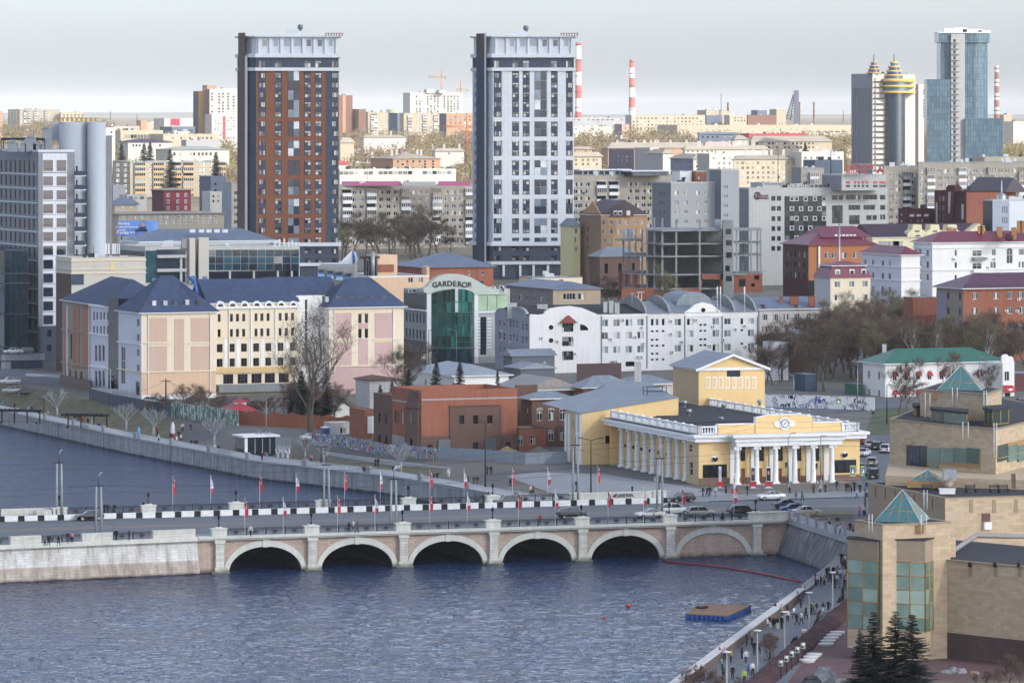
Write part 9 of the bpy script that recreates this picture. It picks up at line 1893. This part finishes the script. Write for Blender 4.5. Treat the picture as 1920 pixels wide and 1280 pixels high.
def car_meshes(kind):
 L,H,st,(wa,ra,rb,wb)=TYPES[kind];W=.88;base=carp('#808080');b=MB();rings=[]
 for t,zl,zb in st:w=W*(.84 if t in (0,1) else .97 if t<.1 or t>.93 else 1);rings.append([(L / 2-L*t,s*k,z) for s,k,z in ((-1,w*.92,zl),(-1,w,(zl+zb) / 2),(-1,w*.93,zb),(1,w*.93,zb),(1,w,(zl+zb) / 2),(1,w*.92,zl))])
 vs=[p for r in rings for p in r];n=len(rings);fs=[(i*6+k,i*6+(k+1)%6,(i+1)*6+(k+1)%6,(i+1)*6+k) for i in range(n-1) for k in range(6)]+[tuple(range(5,-1,-1)),tuple((n-1)*6+k for k in range(6))];b.idx(vs,fs,base)
 x=lambda t:L / 2-L*t;zb=.95 if kind!='suv' else 1.1;rw=.66;r=[(x(ra),H-.04),(x((ra+rb) / 2),H),(x(rb),H-.05)]
 for (xa,za),(xb,zb_) in zip(r,r[1:]):b.face([(xa,-rw,za),(xb,-rw,zb_),(xb,rw,zb_),(xa,rw,za)][::-1],base)
 for s in (-1,1):
  for (x0,x1) in ((wa,ra),(wb,rb)):p,q=(x(x0),s*.8,zb),(x(x1),s*rw,H-.05);b.tube([p,q],.05,base,4)
  xm=x((wa+wb) / 2+.02);b.tube([(xm,s*.81,zb),(xm,s*rw,H-.03)],.05,base,4)
 out={'body':b.mesh('body')};g=MB();g.face([(x(wa),.78,zb),(x(wa),-.78,zb),(x(ra),-rw,H-.05),(x(ra),rw,H-.05)],cgl);out['windscreen']=g.mesh('windscreen');g=MB();g.face([(x(wb),-.78,zb),(x(wb),.78,zb),(x(rb),rw,H-.06),(x(rb),-rw,H-.06)],cgl);out['rear_window']=g.mesh('rear_window')
 for s,nm in ((-1,'r'),(1,'l')):g=MB();q=[(x(wa),s*.8,zb),(x(wb),s*.8,zb),(x(rb),s*(rw+.01),H-.06),(x(ra),s*(rw+.01),H-.05)];g.face(q if s>0 else q[::-1],cgl);out['side_window'+nm]=g.mesh('side_window')
 g=MB();g.tube([(0,-.11,0),(0,.11,0)],.33,tyre,14,True,False);out['wheel']=g.mesh('wheel');g=MB();g.tube([(0,-.118,0),(0,.118,0)],.21,rim,10,True,False);out['rim']=g.mesh('rim')
 g=MB();g.box((-.08,-.2,-.07),(.03,.2,.07),lampw);out['headlight']=g.mesh('headlight');g=MB();g.box((-.03,-.16,-.1),(.06,.16,.1),lampr);out['taillight']=g.mesh('taillight');g=MB();g.box((-.01,-.26,-.06),(.02,.26,.06),G.trim);out['plate']=g.mesh('number_plate');return out,L
CM_={k:car_meshes(k) for k in TYPES}
def car(px,py,kind,hexc,deg,label,z=None,group=None):
 X,Y,z=SP(px,py,z);me,L=CM_[kind];t=thing('car',label,'car',(X,Y,z+.005),R(deg),group)
 o=inst('body',me['body'],t);o.material_slots[0].link='OBJECT';o.material_slots[0].material=carp(hexc)
 for k in ('windscreen','rear_window'):inst(k,me[k],t)
 for s in 'rl':inst('side_window',me['side_window'+s],t)
 hb={'suv':.78,'sedan':.66,'hatch':.7,'wagon':.7}[kind]
 for xx in (L*.31,-L*.3):
  for yy in (-.76,.76):w=inst('wheel',me['wheel'],t,(xx,yy,.33));inst('rim',me['rim'],w)
 for yy in (-.58,.58):inst('headlight',me['headlight'],t,(L / 2-.04,yy,hb));inst('taillight',me['taillight'],t,(-L / 2-.01,yy,hb+.08))
 inst('number_plate',me['plate'],t,(L / 2+.0,0,.5));inst('number_plate',me['plate'],t,(-L / 2-.02,0,.6))
rz=math.degrees(BANG)
for a in ((168,975,'hatch','#141519',rz+180,'black hatchback driving left beside the barrier at the left of the bridge',5.2),(953,948,'suv','#4a4650',rz+180,'dark grey crossover beside the barrier before the far pedestals',5.2),(1163,943,'wagon','#a8a294',rz+180,'silver beige estate car beside the barrier',5.2),(1279,941,'hatch','#1b1a20',rz+180,'black hatchback at the right end of the barrier',5.2),(1446,937,'sedan','#cfd1d3',rz+180,'white saloon car turning before the portico',5.25),(1071,972,'suv','#2c2e32',rz,'dark grey off-road car driving right behind the near pedestal',5.2),(1219,971,'sedan','#c3c3bd',rz+180,'old white saloon car behind the near bridge railing',5.2),(1263,964,'suv','#cdcfd0',rz,'white crossover driving right on the bridge',5.2),(1313,968,'wagon','#7c7d80',rz,'grey estate car in the near lane of the bridge',5.2),(1392,967,'suv','#26292f',rz,'dark blue off-road car beside the last near pedestal',5.2),(1476,953,'sedan','#3a3f4c',rz,'dark saloon car waiting at the junction',5.25),(1490,961,'sedan','#26407c',rz,'blue saloon car beside the yellow barrier stands',5.25),(1512,966,'sedan','#b9bbbd',rz,'pale saloon car half hidden by the yellow barrier stands',5.25),(1617,833,'sedan','#6b2028',70,'dark red car at the back of the car park'),(1633,840,'sedan','#c9cbcd',75,'white saloon in the second car park row'),(1645,843,'wagon','#26383a',75,'dark green estate in the car park'),(1655,842,'sedan','#1f2530',75,'black saloon in the car park'),(1662,849,'suv','#c9cbcc',75,'white off-road car at the museum wall'),(1619,855,'sedan','#c3c7cc',250,'white and blue saloon leaving the car park'),(1636,873,'wagon','#8d8d88',80,'silver estate car in the street beside the concert hall'),(1638,897,'suv','#15171c',262,'black off-road car waiting at the crossing'),(1619,884,'hatch','#24437f',80,'blue hatchback beside the concert hall corner'),(19,721,'suv','#c3c4c2',200,'white off-road car below the parking deck'),(23,737,'wagon','#a9acac',190,'silver estate car behind the left pergola'),(47,741,'sedan','#1b1d22',10,'black saloon car behind the left pergola'),(25,663.5,'sedan','#c9cac9',195,'white saloon on the raised parking deck',RAMP_Z),(46,663,'wagon','#50575e',190,'grey estate on the raised parking deck',RAMP_Z),(278,757,'hatch','#c5c7c9',170,'white small car at the foot of the beige facade'),(1145,548,'suv','#b9bbbb',190,'white off-road car beside the concrete skeleton'),(1163,546,'sedan','#2b2e33',200,'dark car beside the white off-road car at the skeleton'),(1914,762,'suv','#8a2430',100,'red car at the right edge beside the white gable'),(585,826,'sedan','#b9bbbd',20,'white car half hidden behind the graffiti fence')):car(*a)
def skin_body(joints,edges,radii):
 me=bpy.data.meshes.new('body');me.from_pydata(joints,edges,[]);o=bpy.data.objects.new('body',me);col.objects.link(o);md=o.modifiers.new('skin','SKIN');md.use_smooth_shade=True
 sv_=me.skin_vertices[0].data
 for i,r in enumerate(radii):sv_[i].radius=(r,r*(.72 if i in (0,1,2) else 1));sv_[i].use_root=i==0
 o.modifiers.new('sub','SUBSURF').levels=1
 dg=bpy.context.evaluated_depsgraph_get();out=bpy.data.meshes.new_from_object(o.evaluated_get(dg));bpy.data.objects.remove(o);return out
def pose(kind):
 hip=Vector((0,0,.93));ch=Vector((0,0,1.3));hd=Vector((0,.02,1.62));st,al,ar=0,0,0
 if kind=='sit':dz=-.42
 else:dz=0
 J=[hip,Vector((0,0,1.13)),Vector((0,-.01,1.38)),Vector((0,0,1.49)),Vector((0,.03,1.58)),Vector((0,.035,1.68))]
 leg={'stand':((.02,.0),(-.02,.0)),'walk':((.14,.19),(-.07,-.22)),'step':((-.05,-.17),(.12,.15)),'lean':((.05,.0),(-.06,-.05))}
 for s,k in ((-1,0),(1,1)):
  if kind=='sit':J+=[Vector((s*.1,.0,.9)),Vector((s*.13,.42,.92)),Vector((s*.14,.46,.5)),Vector((s*.14,.6,.46))]
  else:a,c=leg[kind][k];J+=[Vector((s*.095,0,.88)),Vector((s*.105,a,.48)),Vector((s*.11,c,.09)),Vector((s*.12,c+.17,.04))]
 arm={'stand':((.05,.1),(.02,.06)),'walk':((-.2,-.12),(.16,.3)),'step':((.16,.28),(-.16,-.1)),'sit':((.16,.34),(.16,.34)),'lean':((.22,.42),(.2,.4))}[kind]
 for s,k in ((-1,0),(1,1)):a,c=arm[k];zz=.98 if kind in ('sit','lean') else .86;J+=[Vector((s*.19,0,1.41)),Vector((s*.25,a,1.13)),Vector((s*.24,c,zz+.03)),Vector((s*.22,c+.05,zz-.1))]
 if kind=='lean':
  for i in (1,2,3,4,5,14,15,16,17,18,19,20,21):J[i]=J[i]+Vector((0,(J[i].z-.9)*.3,-.02))
 if dz:
  for i in range(len(J)):J[i]=J[i]+Vector((0,0,dz))
 E=[(0,1),(1,2),(2,3),(3,4),(4,5)];Rr=[.155,.14,.175,.06,.095,.1]
 for b0 in (6,10):E+=[(0,b0),(b0,b0+1),(b0+1,b0+2),(b0+2,b0+3)];Rr+=[.1,.075,.05,.045]
 for b0 in (14,18):E+=[(2,b0),(b0,b0+1),(b0+1,b0+2),(b0+2,b0+3)];Rr+=[.075,.055,.04,.035]
 me=skin_body([tuple(j) for j in J],E,Rr);dm=pln('cloth base','#555555',.9);me.materials.clear()
 for _ in range(5):me.materials.append(dm)
 hp,hz,hand=J[5],J[4].z,(J[17],J[21])
 for p in me.polygons:
  c=p.center;arm_=abs(c.x)>.2 or (kind in ('sit','lean') and min((c-h).length for h in hand)<.3 and abs(c.x)>.15)
  if c.z>J[3].z+.02 and abs(c.x)<.14:p.material_index=3 if (c.z>hz+.1 or c.y<hp.y-.02) else 2
  elif min((c-h).length for h in hand)<.1:p.material_index=2
  elif min((c-J[9]).length,(c-J[13]).length,(c-J[8]).length,(c-J[12]).length)<.11 and c.z<J[8].z+.04:p.material_index=4
  elif c.z<J[0].z+.03 and not arm_:p.material_index=1
  elif kind=='sit' and c.z<J[0].z+.06 and c.y>.12 and not abs(c.x)>.2:p.material_index=1
  else:p.material_index=0
 return me
PO={k:pose(k) for k in ('stand','walk','step','sit','lean')}
CL={'black':'#17181c','white':'#c9c9c9','grey':'#77797d','navy':'#1e2740','red':'#a8262c','pink':'#c47f98','beige':'#a8967e','blue':'#5f8fc0','jeans':'#3a4a66','yellow':'#c79a2e','lime':'#a9cf2c','brown':'#5b4033','green':'#3f5a3a','purple':'#3b2d4a','orange':'#c9502e'}
clm={k:pln(k+' cloth',v,.9) for k,v in CL.items()};skm=pln('skin','#b98a70',.6);hrm=[pln('dark hair','#201814',.8),pln('brown hair','#4a3323',.8),pln('fair hair','#8a6a44',.8)];shm=[clm['black'],clm['white'],clm['grey']]
ppl=[]
def person(px,py,top,bot,kind,zone,z=None,face=None,h=None,ox=0,oy=0,sc_=1.0):
 px,py=ox+px / sc_,oy+py / sc_;X,Y,z=SP(px,py,z);o=inst('person',PO[kind],None,(X,Y,z),rnd.uniform(0,6.28) if face is None else R(face),h or rnd.uniform(.94,1.05))
 for i,m in enumerate((clm[top],clm[bot],skm,hrm[rnd.randrange(3)],shm[rnd.randrange(3)])):o.material_slots[i].link='OBJECT';o.material_slots[i].material=m
 gm={'white':'white top','lime':'lime safety vest'}.get(top,'%s jacket'%top) if h is None or h>.8 else 'small %s coat'%top
 o['category']='person';o['group']='people '+zone;ppl.append((o,'person in %s and %s trousers %s %s'%(gm,'blue denim' if bot=='jeans' else bot,{'stand':'standing','walk':'walking','step':'walking','sit':'sitting','lean':'leaning'}[kind],zone),px))
def crowd(zone,z,ox,oy,s,L):
 for e in L.split('/'):
  a=e.split();fc=float(a[5]) if len(a)>5 and a[5]!='x' else None;person(float(a[0]),float(a[1]),a[2],a[3],a[4],zone,z,fc,float(a[6]) if len(a)>6 else None,ox=ox,oy=oy,sc_=s)
crowd('on the riverside walk',PZ,1260,1000,4.571,'640 965 black black stand/685 950 beige black stand/705 1042 black black stand/748 1037 brown black stand/600 1085 black black stand/635 1122 white jeans walk/655 1207 blue jeans walk/690 1222 white black stand/620 1290 lime black stand/432 1180 grey jeans lean 60/420 1085 black jeans lean 60/450 1095 pink black stand/505 1112 yellow black stand/800 1087 grey grey walk/840 1082 grey black walk/895 703 black black lean 60/940 712 beige black stand/990 702 black black stand/992 762 white black stand/1045 732 white jeans walk/1070 782 black black walk/1110 777 white black walk/1148 737 black black step/1195 697 green black stand/1210 690 beige black walk/1240 692 black grey walk/1295 687 black white walk/1340 682 black black walk/1105 657 purple black walk/1075 592 navy black walk/1135 528 black black lean 60/1462 562 navy black walk/815 800 white white sit 240/838 785 black black sit 240/875 822 black black stand/905 827 black white stand/940 822 black black stand/1270 725 black black sit 60/1245 795 black black sit 60/1283 745 grey black sit 60/1045 968 black black sit 60/1066 955 black jeans sit 60/1440 612 black black sit 60/1466 600 black grey sit 60/205 1235 beige black stand/250 1245 black black stand/345 1265 black black sit 60/440 1250 green black stand/520 1255 black black stand/270 1262 brown black stand')
crowd('by the white railing',PZ+.35,1260,1000,4.571,'1230 447 black black stand/1248 450 white jeans stand/1275 455 purple black stand/1305 455 beige black stand/1328 385 black black stand/1348 378 black jeans stand/1352 430 navy black walk/1382 378 black black stand/1396 475 black black walk/1412 410 black grey walk/1432 487 grey grey walk/1445 400 white jeans walk/1462 378 blue white walk/1478 487 purple black walk/1494 450 pink jeans walk/1498 360 black black walk/1452 265 black black stand/1470 300 grey black walk/1482 280 white black walk/1468 225 black black walk/1490 220 pink black walk/1460 330 navy jeans walk/1484 405 white black walk/1500 300 red black walk/1372 440 black black walk/1418 445 white black walk/1440 345 white black walk')
crowd('on the museum plaza',5.3,1260,880,4,'1180 432 beige black walk/1242 432 black beige walk/1265 492 white jeans walk/1300 492 pink white walk/1335 482 black black walk/1356 492 orange black walk/1405 355 pink jeans walk/1440 355 white black stand/925 400 pink white walk/955 385 white jeans walk/1298 470 white black walk')
crowd('before the concert hall',5.32,1260,880,4,'232 206 black black walk/263 206 black black walk/283 203 black jeans walk/325 203 white grey walk/405 187 navy black stand/565 192 black black walk/882 192 black black walk/930 217 grey jeans walk/977 233 green black walk/1062 182 brown black walk/1112 182 white black walk/1150 182 black black walk/1235 158 navy jeans walk/1308 172 black black walk/1327 177 black jeans walk/1368 168 black black walk/1386 222 blue jeans walk/1410 182 black black walk/1345 176 grey black walk')
crowd('on the near bridge pavement',5.3,0,880,4,'365 572 black black walk/440 572 black black walk/337 578 grey black walk/508 552 black jeans stand/540 550 pink black stand/870 540 black black stand/968 534 black black stand/1880 503 white black walk/2618 472 black black walk/2650 468 white jeans walk/2680 476 brown brown walk/4050 420 red jeans walk/4905 400 grey jeans walk/5420 392 navy black walk')
crowd('on the far bridge pavement',5.3,0,880,4,'785 332 black black walk/808 334 black black walk/860 332 black black walk/1045 326 red jeans walk x 0.62/1080 316 black jeans walk/2470 272 black black walk/3665 237 black black stand/3982 192 white black walk/4000 192 red black walk/4742 197 black black walk/3625 262 navy black walk')
crowd('on the far promenade',None,0,680,4,'20 345 blue black walk/110 358 black black walk/212 380 blue white walk/240 380 navy black walk/290 402 black black sit 200/360 418 pink black walk/452 440 black black sit 200/490 442 brown black walk/660 470 black black walk/692 462 beige white walk/742 495 black brown sit 200/822 518 brown black sit 200/590 440 black black sit 200/620 445 red black sit 200/560 430 black black sit 200/1190 612 white black walk/1282 590 black black stand/1325 612 white jeans walk/1357 598 white black walk/1340 570 black black walk/1435 638 black black walk/1458 640 black black walk/1476 640 black jeans walk/1610 672 white black walk/1640 678 black jeans walk/1798 650 black black walk/1180 545 red black stand/1430 515 black black walk/1370 515 white black walk/1808 690 black black sit 90/1900 680 black black stand/1920 680 black black stand/1965 735 black black walk/1985 732 red black walk/2000 737 blue jeans walk/2335 750 pink black stand/2815 785 black black walk/2835 785 black black walk/2725 825 brown black sit 200/2745 825 black white sit 200/2945 835 black black walk/2970 835 white black walk/2990 835 white jeans walk/3145 885 grey grey walk/3255 893 black black walk/3278 893 black black walk/3365 865 white white walk/3510 920 black black walk/3555 918 black black walk/3580 918 black jeans walk/3655 840 navy black stand/3682 842 black black stand/3828 938 black black walk')
byl={}
for o,l,px in ppl:byl.setdefault(l,[]).append((px,o))
for l,L in byl.items():
 L.sort(key=lambda t:t[0])
 for i,(px,o) in enumerate(L):o['label']=l if len(L)==1 else l.replace('person in','%s person from left in'%on[i] if i else 'left most person in',1)
